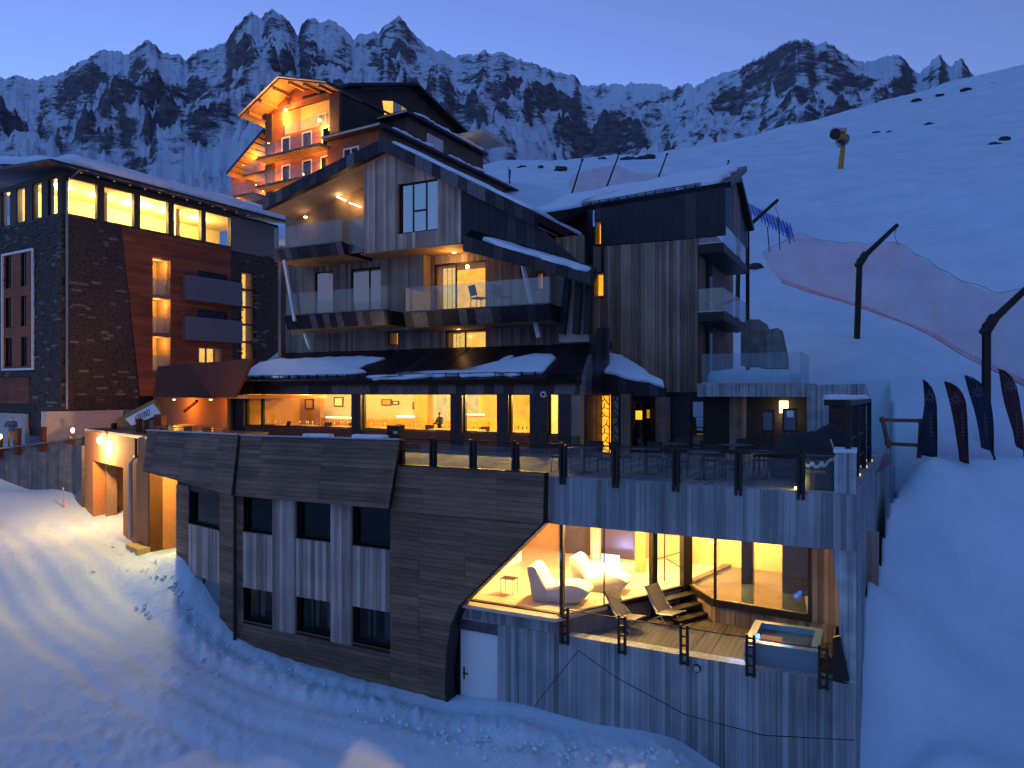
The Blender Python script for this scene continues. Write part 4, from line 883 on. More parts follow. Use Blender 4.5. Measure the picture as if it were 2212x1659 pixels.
# roof of the gable: two slopes with metal rakes, running back over the house
BK = B_UP + 9
def rake(a0, a1, name, seed):
    pts = [(a0, rz(a0)), (a1, rz(a1)), (a1, rz(a1) - tk), (a0, rz(a0) - tk)]
    pl = H.b(BG - .45); plate('rake_core', pl, pts, -.3, -.02, M['black'], hotel)
    boards(pl, pts, 'v', .42, -.02, .02, Z3, hotel, 'metal_panel', seed=seed, gap=.012)
    n = Vector((-(rz(a1) - rz(a0)), a1 - a0)).normalized()
    prism('roof_slope', [H.w(a0, BG - .16, rz(a0) - .04), H.w(a1, BG - .16, rz(a1) - .04), H.w(a1, BK, rz(a1) - .04), H.w(a0, BK, rz(a0) - .04)], -Z * .3, M['zinc'], hotel)
    prism('roof_soffit', [H.w(a0, BG - .15, rz(a0) - tk + .06), H.w(a1, BG - .15, rz(a1) - tk + .06), H.w(a1, B_UP, rz(a1) - tk + .06), H.w(a0, B_UP, rz(a0) - tk + .06)], -Z * .05, M['tower_board'], hotel)
rake(lo[0], apex[0], 'l', 41); rake(apex[0], ri[0], 'r', 42)
# dark metal gable field to the right of the wood, in the same front
mpoly = [(gr + .01, zg0 + .15), (ga(1270)[0], GP.pix(1270, 585)[1]), (ri[0], rz(ri[0]) - tk), (gr + .01, rz(gr) - tk)]
boards(GP, mpoly, 'v', .42, -.06, .0, [M['zinc'], M['zinc'], M['zinc2']], hotel, 'metal_panel', seed=43, gap=.012)
plate('metal_core', GP, mpoly, -.3, -.065, M['black'], hotel)
# snow along the right rake
rk0 = Pl(H.w(apex[0], BG - .44, apex[1]), H.R + Z * slopeR, H.B, Z); 
if rk0.n.z < 0: rk0.n = -rk0.n
rk0.n = rk0.ax.cross(rk0.ay).normalized(); rk0.n = rk0.n if rk0.n.z > 0 else -rk0.n
Lk = math.hypot(ri[0] - apex[0], ri[1] - apex[1])
snow_patch('roof_snow', rk0, [(.6, .12), (Lk * .3, .03), (Lk * .6, .02), (Lk, .02), (Lk, 5), (.6, 5)], .14, hotel, 7, .5)
# loggia on the left of the gable
bl3 = balcony(587, 737, 532, .50, BG - .45, 1.05, 33, ret='r')
rplate('loggia_back', UPP, (aUL + .2, zB3 - .1, gl, apex[1] - .6), -.2, .0, M['tower_board'], hotel)
rplate('loggia_cheek', H.s(gl + .05), (BG, zg0, B_UP, rz(gl) - .3), -.06, .0, M['tower_board'], hotel)
M['loggia_wood'] = wood('lit larch', (.26, .15, .07), (.45, .28, .14), UP, spread=.3)
lg0, lg1 = UPP.pix(724, 430), UPP.pix(786, 430)
rplate('loggia_panel', UPP, (lg0[0], zB3, gl - .01, apex[1] - 1.2), 0, .04, M['loggia_wood'], hotel)
rplate('pane', H.b(BG - .02), (bl3[1] + .02, zg0 + .05, gl - .02, zB3 + 1.1), -.01, .01, M['rail_glass'], hotel)
for u0, v0, u1, v1 in ((728, 425, 747, 433), (755, 438, 779, 447)):
    p = UPP.shift(.25); q0, q1 = p.pix(u0, v0), p.pix(u1, v1)
    fx = MB().bar(p.pt(*q0), p.pt(*q1), .05, .05).build('light_tube', M['tube_warm'], hotel); lamp(p.pt(lerp(q0[0], q1[0], .5), q0[1] - .1, .15), 7, WARM2, .1, fx)
q = UPP.shift(.3).pix(660, 470)
fx = MB().lathe([(.08, 0), (.08, .05)], UPP.pt(q[0], q[1], .3), 10).build('ceiling_lamp', M['tube_warm'], hotel); lamp(UPP.pt(q[0], q[1] - .15, .5), 5, WARM2, .1, fx)
# ---- lower roof right of the gable, with snow, carried by slanting black legs
f0, f1 = H.b(BB - .35).pix(1000, 508), H.b(BB - .35).pix(1276, 592)
fp = H.b(BB - .35); tk2 = .62
lr = [(f0[0], f0[1]), (f1[0], f1[1]), (f1[0], f1[1] - tk2 * .55), (f0[0], f0[1] - tk2)]
boards(fp, lr, 'v', .45, -.05, .0, [M['zinc'], M['zinc2'], M['zinc']], hotel, 'metal_panel', seed=44, gap=.012)
prism('roof_slope', [H.w(f0[0], BB - .30, f0[1] - .03), H.w(f1[0], BB - .30, f1[1] - .03), H.w(f1[0], BG - .0, f1[1] + .35), H.w(f0[0], BG - .0, f0[1] + .35)], -Z * .4, M['zinc'], hotel)
lp = Pl(H.w(f0[0], BB - .34, f0[1]), H.R * (f1[0] - f0[0]) + Z * (f1[1] - f0[1]), H.B + Z * .22)
lp.n = lp.n if lp.n.z > 0 else -lp.n; lp.ay = lp.n.cross(lp.ax).normalized(); lp.ay = lp.ay if lp.ay.dot(H.B) > 0 else -lp.ay
Ll = math.hypot(f1[0] - f0[0], f1[1] - f0[1])
snow_patch('roof_snow', lp, [(Ll * .16, .04), (Ll * .6, .03), (Ll * .97, .03), (Ll * .98, .5), (Ll * .85, 1.0), (Ll * .2, 1.0)], .15, hotel, 8, .4)
aJ0, aJ1 = ra(1215, UPP), ra(1276, UPP)
jp = H.b(B_UP - 1.2)
for (u0, v0, u1, v1) in ((1228, 592, 1214, 722), (1252, 600, 1244, 722), (1274, 600, 1268, 722)):
    MB().bar(jp.pt(*jp.pix(u0, v0)), jp.pt(*jp.pix(u1, v1)), .26, .18, H.B).build('roof_leg', M['black'], hotel)
rplate('infill_panel', H.b(B_UP - .9), (H.b(B_UP - .9).pix(1208, 650)[0], zRT, H.b(B_UP - .9).pix(1272, 650)[0], H.b(B_UP - .9).pix(1240, 590)[1]), -.1, 0, M['grey_board'], hotel)
# ------------------------------------------------------------------ hotel annex (right wing)
an = lambda u, v=700: AN.pix(u, v)
zA0 = z_deck
w1 = pxr(AN, 1284, 478, 1299, 529); w2 = pxr(AN, 1281, 590, 1304, 641)
tl, tr = an(1165, 463), an(1568, 394)
mA = [an(1165, 660), (w2[0] - .02, an(1280, 655)[1]), (w2[0] - .02, an(1281, 440)[1]), tl]
mB = [(w2[0] - .02, an(1281, 533)[1]), an(1507, 514), (tr[0], an(1507, 514)[1]), tr, (w2[0] - .02, an(1281, 440)[1])]
boards(AN, mA, 'v', .45, -.06, .02, [M['zinc'], M['zinc'], M['zinc2']], hotel, 'metal_panel', seed=51, gap=.012)
boards(AN, mB, 'v', .45, -.06, .02, [M['zinc'], M['zinc'], M['zinc2']], hotel, 'metal_panel', seed=52, gap=.012, holes=[w1])
aA1 = an(1507, 700)[0]
wd = [(w2[2] + .02, zA0), (aA1, zA0), (aA1, an(1507, 514)[1] - .02), (w2[2] + .02, an(1306, 531)[1] - .02)]
boards(AN, wd, 'v', .15, -.06, 0, M['tower_board'], hotel, 'tower_board', seed=53)
lw_ = [(an(1255)[0], zA0), (w2[2] + .02, zA0), (w2[2] + .02, w2[1] - .02), (an(1255)[0], w2[1] - .02)]
boards(AN, lw_, 'v', .15, -.06, 0, M['tower_board'], hotel, 'tower_board', seed=54)
core(AN, [(an(1160)[0], zA0 - .2), (aA1, zA0 - .2), (aA1, an(1507, 505)[1]), (an(1160)[0], an(1160, 480)[1])], [w1, w2], -.35, -.061, M['black'], hotel, 'annex_wall')
rplate('window_panel', AN, (w2[0], w2[3] + .03, w2[2], w1[1] - .03), -.05, .0, M['grey_board'], hotel); rplate('window_trim', AN, (w2[2] - .12, w2[3], w2[2] + .03, w1[3] + .1), -.05, .03, M['black'], hotel)
window(hotel, AN, w1, 'lit_amber', (), .1, .03, 'glass', .6); window(hotel, AN, w2, 'lit_amber', (), .1, .03, 'glass', .6)
rplate('window_sill', AN, (w2[0] - .04, w2[1] - .05, w2[2] + .04, w2[1]), -.1, .06, M['steel'], hotel)
# side of the annex, with two glass balconies under the gable end
aO = an(1563, 600)[0]; SO = H.s(aO); bFar = SO.pix(1616, 600)[0]
rplate('annex_side', H.s(aA1), (B_AN + .02, zA0 - .2, bFar + 2, an(1507, 470)[1]), -.2, .0, M['dark_plank'], hotel)
gz_ = [SO.pix(1568, 396), SO.pix(1590, 389), SO.pix(1618, 500), SO.pix(1618, 540), SO.pix(1566, 480)]
boards(SO, gz_, 'v', .3, -.1, .0, [M['zinc'], M['tower_board'], M['zinc']], hotel, 'gable_end_board', seed=55)
plate('annex_roof_edge', SO, [SO.pix(1566, 393), SO.pix(1590, 385), SO.pix(1619, 497), SO.pix(1616, 500), SO.pix(1590, 394), SO.pix(1566, 400)], -.1, .25, M['black'], hotel)
for vt, hg in ((526, .35), (674, .35)):
    zf_ = AN.pix(1540, vt)[1]
    slab('balcony_slab', [(aA1, B_AN + .04), (aO, B_AN + .04), (aO, bFar), (aA1, bFar)], zf_ - hg, zf_, M['black'], hotel)
    rl = rplate('glass_balustrade', AN, (aA1 + .02, zf_ + .02, aO, zf_ + .06), -.08, -.04, M['steel'], hotel)
    rplate('pane', AN, (aA1 + .02, zf_ + .061, aO - .03, zf_ + .98), -.07, -.05, M['rail_glass'], rl)
    for k in range(2): rplate('pane', SO, (B_AN + .1 + k * (bFar - B_AN - .2) / 2 + .02, zf_ + .061, B_AN + .1 + (k + 1) * (bFar - B_AN - .2) / 2 - .02, zf_ + .98), -.04, -.02, M['rail_glass'], rl)
MB().bar(SO.pt(bFar, zA0, -.02), SO.pt(bFar, SO.pix(1616, 500)[1], -.02), .16, .16, H.B).build('column', M['black'], hotel)
rplate('annex_recess', H.s(aA1 + .03), (B_AN + 1.5, zA0, B_AN + 2.6, zA0 + 9), 0, .05, M['dark_glass'], hotel)
# roof of the annex, snow covered
ae = (tr[0] - tl[0]); es = (tr[1] - tl[1]) / ae
ap_ = Pl(H.w(tl[0], B_AN - .1, tl[1]), H.R + Z * es, H.B + Z * .42); ap_.n = ap_.n if ap_.n.z > 0 else -ap_.n; ap_.ay = ap_.n.cross(ap_.ax).normalized(); ap_.ay = ap_.ay if ap_.ay.dot(H.B) > 0 else -ap_.ay
La = math.hypot(ae, tr[1] - tl[1])
plate('annex_roof', ap_, [(-.5, 0), (La + .2, 0), (La + .2, 5), (-.5, 5)], -.25, -.02, M['zinc'], hotel)
snow_patch('roof_snow', ap_, [(-.3, .06), (La * .25, .04), (La * .28, .3), (La * .5, .2), (La * .98, .10), (La * .99, 4.8), (-.3, 4.8)], .22, hotel, 9, .5, -.015)
mb = MB().tube([ap_.pt(La * .2, .1, .12), ap_.pt(La * .96, .1, .12)], .016, 6).tube([ap_.pt(La * .2, .1, .05), ap_.pt(La * .96, .1, .05)], .016, 6)
for k in range(16): mb.rect(ap_, (La * (.2 + .05 * k), .08, La * (.2 + .05 * k) + .03, .13), -.02, .13)
mb.build('snow_guard', M['black'], hotel)
# valley roof between gable and annex
prism('roof_slope', [H.w(ri[0] - .3, BG - .2, rz(ri[0]) - .1), H.w(ri[0] + .3, B_AN, an(1170, 463)[1] - .02), H.w(ri[0] - 1, B_AN + 3, an(1170, 463)[1] + .6), H.w(ri[0] - 2.5, B_AN + 2, rz(ri[0]) + .5)], -Z * .15, M['zinc'], hotel)
# lean-to roof over the entrance, with its drift of snow
BLN = B_REST + 1.6; LP = H.b(BLN)
ln = LP.px([(1268, 853), (1437, 857), (1437, 838), (1268, 798)])
boards(LP, ln, 'v', .4, -.06, 0, [M['zinc'], M['zinc2'], M['zinc']], hotel, 'metal_panel', seed=56, gap=.012); plate('fascia_core', LP, ln, -.25, -.061, M['black'], hotel)
lsn = Pl(LP.pt(*ln[3]), LP.pt(*ln[2]) - LP.pt(*ln[3]), H.B + Z * .38); lsn.n = lsn.n if lsn.n.z > 0 else -lsn.n; lsn.ay = lsn.n.cross(lsn.ax).normalized(); lsn.ay = lsn.ay if lsn.ay.dot(H.B) > 0 else -lsn.ay
Ls = (LP.pt(*ln[2]) - LP.pt(*ln[3])).length
plate('lean_to_roof', lsn, [(0, 0), (Ls, 0), (Ls * .9, .4), (0, 2.1)], -.2, -.01, M['zinc'], hotel)
snow_patch('roof_snow', lsn, [(.03, .03), (Ls * .5, .02), (Ls * .95, .02), (Ls * .9, .35), (Ls * .6, 1.1), (Ls * .3, 1.7), (.03, 2.0)], .13, hotel, 10, .4)
# entrance front under the lean-to and the concrete slab
EP = H.b(B_AN - 1.2); ea = lambda u: EP.pix(u, 900)[0]
zE1 = EP.pix(1500, 858)[1]
rplate('entrance_wall', EP, (ea(1262), z_deck, ea(1745), zE1 + .2), -.3, -.12, M['black'], hotel)
def ent(u0, u1, mat, nm, o=.0, z0=None, z1=None): return rplate(nm, EP, (ea(u0), z_deck if z0 is None else z0, ea(u1), zE1 if z1 is None else z1), -.12, o, M[mat], hotel)
ent(1418, 1447, 'plinth', 'column', .15); ent(1575, 1611, 'plinth', 'entrance_door', -.06); ent(1452, 1490, 'zinc2', 'entrance_door', -.06)
ent(1364, 1402, 'mirror_glass', 'entrance_window', -.08, EP.pix(1380, 925)[1], EP.pix(1380, 866)[1]); ent(1496, 1518, 'mirror_glass', 'entrance_window', -.08, z_deck + .1, EP.pix(1500, 868)[1])
LT = H.b(b_S + .1); lta = lambda u: LT.pix(u, 900)[0]
rplate('entrance_wall', LT, (lta(1297), z_deck, lta(1362), zR1 + .1), -.3, -.12, M['black'], hotel); rplate('column', LT, (lta(1343), z_deck, lta(1361), zR1), -.119, .12, M['facade_board'], hotel)
def lattice(u0, u1, seed, glow):
    r = (lta(u0), z_deck + .03, lta(u1), zR1 - .05); rnd = random.Random(seed)
    rplate('lit_screen' if glow else 'pale_panel', LT, r, -.11, -.06, M['lit_amber'] if glow else M['r_wall'], hotel)
    mb = MB().frame(LT, r, .03, -.03, .02); n = 7
    for k in range(n):
        z0_, z1_ = lerp(r[1], r[3], k / n), lerp(r[1], r[3], (k + 1) / n); x = lerp(r[0], r[2], rnd.uniform(.3, .7))
        mb.bar(LT.pt(r[0], z0_ + rnd.uniform(0, .1), 0), LT.pt(x, lerp(z0_, z1_, .5), 0), .03, .02, H.B); mb.bar(LT.pt(r[2], z0_ + rnd.uniform(-.1, .1), 0), LT.pt(x, lerp(z0_, z1_, .5), 0), .03, .02, H.B); mb.bar(LT.pt(x, lerp(z0_, z1_, .5), 0), LT.pt(lerp(r[0], r[2], rnd.random()), z1_, 0), .03, .02, H.B)
    mb.build('lattice_screen', M['soffit'] if glow else M['black'], hotel)
lattice(1299, 1317, 1, True); lattice(1321, 1338, 2, False)
fx = rplate('wall_lamp', EP, (ea(1684), EP.pix(1690, 892)[1], ea(1702), EP.pix(1690, 866)[1]), -.1, .10, emit('wall lamp glass', (1.0, .62, .25), 6), hotel); lamp(EP.pt(ea(1693), EP.pix(1690, 900)[1], .5), 22, WARM2, .1, fx)
# concrete canopy slab with glass rail and snow on top
CP = H.b(B_AN - 2.2); c0, c1 = CP.pix(1506, 829), CP.pix(1742, 829); zc0, zc1 = CP.pix(1600, 857)[1], CP.pix(1600, 828)[1]
slab('canopy_slab', [(c0[0], B_AN - 2.2), (c1[0], B_AN - 2.2), (c1[0], B_AN + 3), (c0[0], B_AN + 3)], zc0, zc1, M['concrete'], hotel)
rl = rplate('glass_balustrade', CP, (CP.pix(1514, 800)[0], zc1, CP.pix(1730, 800)[0], zc1 + .03), -.2, -.14, M['steel'], hotel)
g0, g1 = CP.pix(1514, 800)[0], CP.pix(1730, 800)[0]
for k in range(4): rplate('pane', CP, (lerp(g0, g1, k / 4) + .01, zc1 + .031, lerp(g0, g1, (k + 1) / 4) - .01, zc1 + 1.12), -.18, -.16, M['rail_glass'], rl)
rplate('pane', H.s(g1), (B_AN - 2.05, zc1 + .031, B_AN + 1.5, zc1 + 1.12), -.02, 0, M['rail_glass'], rl)
snow_patch('canopy_snow', Pl(H.w(g0, B_AN - 1.9, zc1), H.R, H.B, Z), [(.2, 0), (g1 - g0 - .3, 0), (g1 - g0 - .2, 2.2), (1.0, 2.4)], .42, hotel, 12, .4)
WB = H.b(B_AN - 2.2)
plate('concrete_wing', WB, [WB.pix(1743, 832), WB.pix(1869, 829), WB.pix(1884, 870), (WB.pix(1884, 870)[0], z_deck - 2), (WB.pix(1743, 832)[0], z_deck - 2)], -.4, 0, M['concrete'], hotel)
# stepped concrete cheeks climbing the slope behind
sw = H.b(B_AN + 1.0)
plate('stepped_wall', sw, sw.px([(1600, 790), (1600, 700), (1618, 690), (1640, 690), (1656, 727), (1660, 790)]), -2.5, 0, M['plinth'], hotel)
sw = H.b(B_AN + .2)
plate('stepped_wall', sw, sw.px([(1640, 795), (1640, 728), (1664, 711), (1680, 708), (1693, 770), (1694, 795)]), -1.8, 0, M['plinth'], hotel)
# ------------------------------------------------------------------ stone-clad hotel on the left
LB = LF.b(0); LS = Pl(LF.w(0, 0, 0), LF.B, Z, -LF.R)                                  # long front, and the end wall turning away to the left
stone_hotel = thing('stone_hotel', 'dark stone and red board hotel with yellow lit band windows', 'hotel', LF.w(8, 6, 5))
zsl = LB.pix(132, 462)[1]; zev = LB.pix(132, 368)[1]; zhd = zev - .25; zbs = LB.pix(132, 888)[1]
la = lambda u, v=600: LB.pix(u, v)[0]
aE = la(602)
def dupl(name, pl, poly, holes, o0, o1, mat): return core(pl, poly, holes, o0, o1, mat, stone_hotel, name)
# openings on the front
wtop = [(la(u0), zsl + .08, la(u1), zhd) for u0, u1 in ((140, 213), (224, 292), (302, 366), (375, 437), (444, 500))]
log = [(la(330), LB.pix(330, v1)[1], la(368), LB.pix(330, v0)[1]) for v0, v1 in ((556, 636), (642, 718), (726, 800))]
strip = (la(522), LB.pix(522, 776)[1], la(548), LB.pix(522, 586)[1])
wlit = (la(428), LB.pix(428, 786)[1], la(482), LB.pix(428, 748)[1]); wd1 = (la(428), LB.pix(428, 640)[1], la(490), LB.pix(428, 584)[1]); wd2 = (la(428), LB.pix(428, 722)[1], la(490), LB.pix(428, 668)[1])
holes = wtop + log + [strip, wlit, wd1, wd2]
dupl('wall', LB, [(0, zbs), (aE, zbs), (aE, zev), (0, zev)], holes, -.4, -.06, M['black'])
aS1, aS2 = la(262, 505), la(302, 880); aS3 = la(499, 560); aS4 = la(504, 790)
M['slate'] = plain('slate cladding stone', (.055, .047, .044), .8, 0, .5, 4.0, .5); M['slate2'] = plain('pale lichen stone', (.16, .145, .13), .85, 0, .4, 4.0, .5); M['slate3'] = plain('brown cladding stone', (.075, .050, .042), .85, 0, .4, 4.0, .5)
stones = []
def stonework(pl, poly, holes, seed):
    rnd = random.Random(seed); y = min(p[1] for p in poly); top = max(p[1] for p in poly)
    while y < top:
        h = rnd.uniform(.10, .19); row = clip(clip(poly, 0, 1, min(y + h - .02, top)), 0, -1, -y)
        if len(row) > 2:
            x = min(p[0] for p in row) - rnd.random() * .3; xe = max(p[0] for p in row)
            while x < xe:
                wd_ = rnd.uniform(.22, .7); q = clip(clip(row, 1, 0, x + wd_ - .025), -1, 0, -x); xm, ym = x + wd_ / 2, y + h / 2
                if len(q) > 2 and area(q) > .008 and not any(hh[0] - .05 < xm < hh[2] + .05 and hh[1] - .05 < ym < hh[3] + .05 for hh in holes):
                    stones.append((area(q), pl, q, rnd.uniform(-.02, .045), rnd.random()))
                x += wd_
        y += h
stonework(LB, [(0.01, zbs), (aS2, zbs), (aS1, zsl - .02), (0.01, zsl - .02)], [], 1)
stonework(LB, [(aS4, zbs + 1), (aE, zbs + 1), (aE, LB.pix(560, 545)[1]), (aS3, LB.pix(500, 545)[1])], [strip], 2)
# end wall: stone with a framed bank of room windows
ba = lambda u, v=650: LS.pix(u, v)[0]
bEnd = 12.0
bk_r = (ba(74), LS.pix(40, 800)[1], ba(6), LS.pix(40, 543)[1])     # in-plane: a grows away to the left
lowp = (ba(62), LS.pix(40, 872)[1], bEnd, LS.pix(40, 815)[1])
sidew = [(ba(u1), zsl + .08, ba(u0), zhd) for u0, u1 in ((-30, -12), (0, 19), (33, 51), (67, 87), (101, 126))]
swin = []
for i in range(3):
    for u0, u1 in ((10, 26), (44, 58)):
        v0, v1 = ((548, 620), (640, 706), (728, 792))[i]; swin.append((ba(u1), LS.pix(40, v1)[1], ba(u0), LS.pix(40, v0)[1]))
dupl('wall', LS, [(.0, zbs - 1.5), (bEnd, zbs - 1.5), (bEnd, zev), (.0, zev)], sidew + swin, -.4, -.06, M['black'])
stonework(LS, [(0.01, zbs - 1), (bEnd, zbs - 1), (bEnd, zsl - .02), (0.01, zsl - .02)], [bk_r, lowp], 3)
stones.sort(key=lambda s: -s[0])
rest = {}
for i, (ar, pl, q, o1, r_) in enumerate(stones):
    mt = 'slate' if r_ < .70 else ('slate3' if r_ < .93 else 'slate2')
    if i < 290: plate('stone', pl, q, -.06, o1, M[mt], stone_hotel)
    else: rest.setdefault(mt, MB()).prism([pl.pt(*p, -.06) for p in q], pl.n * (o1 + .06))
for mt, mb in rest.items(): mb.build('stonework', M[mt], stone_hotel, kind='stuff')
# red boards on the front, grey band at the top right
boards(LB, [(aS2 + .02, zbs + .8), (aS4 - .02, zbs + .8), (aS3 - .02, zsl - .02), (aS1 + .02, zsl - .02)], 'h', .19, -.06, 0, M['red_board'], stone_hotel, 'board', holes=log + [wlit, wd1, wd2], joint=5, seed=61, jit=.004)
M['band'] = plain('grey render band', (.16, .155, .16), .8, 0, .1)
rplate('top_band', LB, (la(500), LB.pix(520, 545)[1], aE, zhd + .1), -.06, .02, M['band'], stone_hotel)
mb = MB()
for a, b in zip([0.0] + [w_[2] for w_ in wtop], [w_[0] for w_ in wtop] + [la(500)]): mb.rect(LB, (a + .002, zsl, b, zev), -.35, .015)
mb.rect(LB, (0.002, zsl - .02, la(500), zsl + .08), -.35, .03).rect(LB, (0.002, zhd, la(500), zev), -.35, .016); mb.build('window_band', plain('brown window band', (.055, .042, .034), .6), stone_hotel)
M['top_room'] = plain('yellow painted room', (.62, .50, .24), .8, 0, .06)
for i, r in enumerate(wtop):
    fr = MB().frame(LB, r, .05, -.08, -.02).build('window', M['black'], stone_hotel)
    rplate('pane', LB, (r[0] + .05, r[1] + .05, r[2] - .05, r[3] - .05), -.06, -.045, M['glass'], fr)
for i, r in enumerate(sidew):
    fr = MB().frame(LS, r, .06, -.2, -.1).build('window', M['black'], stone_hotel)
    rplate('pane', LS, (r[0] + .04, r[1] + .04, r[2] - .04, r[3] - .04), -.16, -.145, M['glass'], fr)
# the lit top-floor room: real walls and lamps
def lslab(name, a0, b0, a1, b1, z0, z1, mat): return prism(name, [LF.w(a0, b0, z0), LF.w(a1, b0, z0), LF.w(a1, b1, z0), LF.w(a0, b1, z0)], Z * (z1 - z0), M[mat], stone_hotel)
lslab('room_floor', .4, .4, aE - 1, 8, zsl - .2, zsl - .05, 'soffit'); lslab('room_ceiling', .4, .4, aE - 1, 8, zev - .05, zev + .05, 'top_room'); lslab('room_back', .4, 5.5, aE - 1, 5.7, zsl - .05, zev - .05, 'top_room')
lslab('room_pillar', la(262), 2.2, la(262) + .4, 2.6, zsl - .05, zev - .05, 'plaster'); lslab('room_pillar', la(420), 2.0, la(420) + .3, 2.3, zsl - .05, zev - .05, 'plaster')
for u, wt in ((165, 600), (250, 600), (335, 1500), (405, 680), (470, 600)):
    fx = MB().lathe([(.1, 0), (.12, .06), (.05, .1)], LF.w(la(u) + .8, 3.2, zev - .17), 12).build('ceiling_lamp', M['tube_warm'], stone_hotel); lamp(LF.w(la(u) + .8, 3.2, zev - .45), wt * 1.2, (1.0, .62, .18), .12, fx)
fx = MB().lathe([(.1, 0), (.12, .06), (.05, .1)], LF.w(2.0, 7.0, zev - .17), 12).build('ceiling_lamp', M['tube_warm'], stone_hotel); lamp(LF.w(1.0, 7.5, zev - .6), 500, (.95, .66, .16), .12, fx)
# loggias with balustrades and lamps, glazed stair strip, other windows
for i, r in enumerate(log):
    mb = MB(); d_ = 1.5
    for q in ((r[0] - .05, r[1], r[0], r[3]), (r[2], r[1], r[2] + .05, r[3]), (r[0], r[1] - .05, r[2], r[1]), (r[0], r[3], r[2], r[3] + .05)): mb.rect(LB, q, -d_, -.05)
    lg = mb.build('loggia', M['soffit'], stone_hotel); rplate('loggia_back', LB, (r[0] - .05, r[1] - .05, r[2] + .05, r[3] + .05), -d_ - .05, -d_, M['door_wood'], lg)
    rplate('balustrade', LB, (r[0], r[1], r[2], lerp(r[1], r[3], .45)), -.1, -.06, M['rail_glass'], lg); rplate('loggia_slab', LB, (r[0] - .03, r[1] - .15, r[2] + .03, r[1] - .06), -.05, .05, M['band'], lg)
    rplate('light_tube', LB, (r[0] + .03, lerp(r[1], r[3], .35), r[0] + .10, lerp(r[1], r[3], .75)), -.5, -.42, M['tube_warm'], lg); lamp(LB.pt(lerp(r[0], r[2], .5), r[3] - .3, -.5), 95, WARM, .1, lg)
zs_ = [strip[1] + (strip[3] - strip[1]) * k / 5 for k in range(6)]
for k in range(5): window(stone_hotel, LB, (strip[0], zs_[k] + .02, strip[2], zs_[k + 1] - .02), 'lit_pale' if k % 2 else 'lit_warm', (), .1, .04, 'glass', .8)
window(stone_hotel, LB, wlit, 'lit_warm', (.33, .66), .12, .12, 'glass', .8, fm='band')
for r in (wd1, wd2): window(stone_hotel, LB, r, None, (.5,), .12, .08, 'dark_glass', .8)
M['balc'] = plain('grey balcony panel', (.12, .13, .165), .6, 0, .1)
for v0, v1 in ((605, 652), (690, 735)):
    z0_, z1_ = LB.pix(460, v1)[1], LB.pix(460, v0)[1]; a0_, a1_ = LB.pix(405, 630, .55)[0], LB.pix(524, 630, .55)[0]
    bq = rplate('balcony', LB, (a0_, z0_ - .12, a1_, z0_), 0, .55, M['balc'], stone_hotel)
    rplate('front_panel', LB, (a0_, z0_ + .001, a1_, z1_), .50, .55, M['balc'], bq)
    for aa in (a0_, a1_ - .05): MB().prism([LB.pt(aa, z0_ + .001, 0), LB.pt(aa, z0_ + .001, .499), LB.pt(aa, z1_, .499), LB.pt(aa, z1_, 0)], LB.ax * .05).build('side_panel', M['balc'], bq)
# framed window bank on the end wall
bank_ = rplate('window_bank', LS, (bk_r[0] + .1, bk_r[1] + .1, bk_r[2] - .1, bk_r[3] - .1), -.059, -.03, M['plaster'], stone_hotel) if False else None
core(LS, [(bk_r[0], bk_r[1]), (bk_r[2], bk_r[1]), (bk_r[2], bk_r[3]), (bk_r[0], bk_r[3])], swin, -.059, -.0, M['red_board'], stone_hotel, 'window_bank')
MB().frame(LS, bk_r, .12, -.05, .10).build('bank_frame', M['white_steel'], stone_hotel)
for r in swin: window(stone_hotel, LS, r, None, (.5,), .14, .05, 'dark_glass', .6)
boards(LS, [(lowp[0], lowp[1]), (lowp[2], lowp[1]), (lowp[2], lowp[3]), (lowp[0], lowp[3])], 'h', .2, -.05, .01, M['red_board'], stone_hotel, 'board', seed=62, joint=4)
# roof: overhanging slab, eave soffit, snow, gutter pipe
def roofpt(a, b, z): return LF.w(a, b, z)
ov = 1.1; zE_ = zev + .02
prism('roof', [roofpt(-ov, -ov, zE_), roofpt(aE + .5, -ov, zE_), roofpt(aE + .5, 10, zE_ + 2.0), roofpt(-ov, bEnd + 2, zE_ + 1.2)], Z * .16, M['zinc2'], stone_hotel)
rfp = Pl(roofpt(-ov, -ov, zE_ + .16), LF.R, LF.B + Z * .16); rfp.n = rfp.n if rfp.n.z > 0 else -rfp.n; rfp.ay = rfp.n.cross(rfp.ax).normalized(); rfp.ay = rfp.ay if rfp.ay.dot(LF.B) > 0 else -rfp.ay
snow_patch('roof_snow', rfp, [(1.4, .12), (aE * .5, .05), (aE + ov + .4, .05), (aE + ov + .4, 9), (1.2, 9)], .60, stone_hotel, 13, .6, .02)
MB().tube([LF.w(.25, -.12, zbs + .1), LF.w(.25, -.12, zev - .6), LF.w(.55, -.95, zev + .05)], .07, 8).build('rain_pipe', M['steel'], stone_hotel)
for k in range(16): MB().lathe([(.05, 0), (.05, .04)], LF.w(.8 + k * .95, -.55, zE_ - .05), 8).build('soffit_spot', M['lit_dim'], stone_hotel)
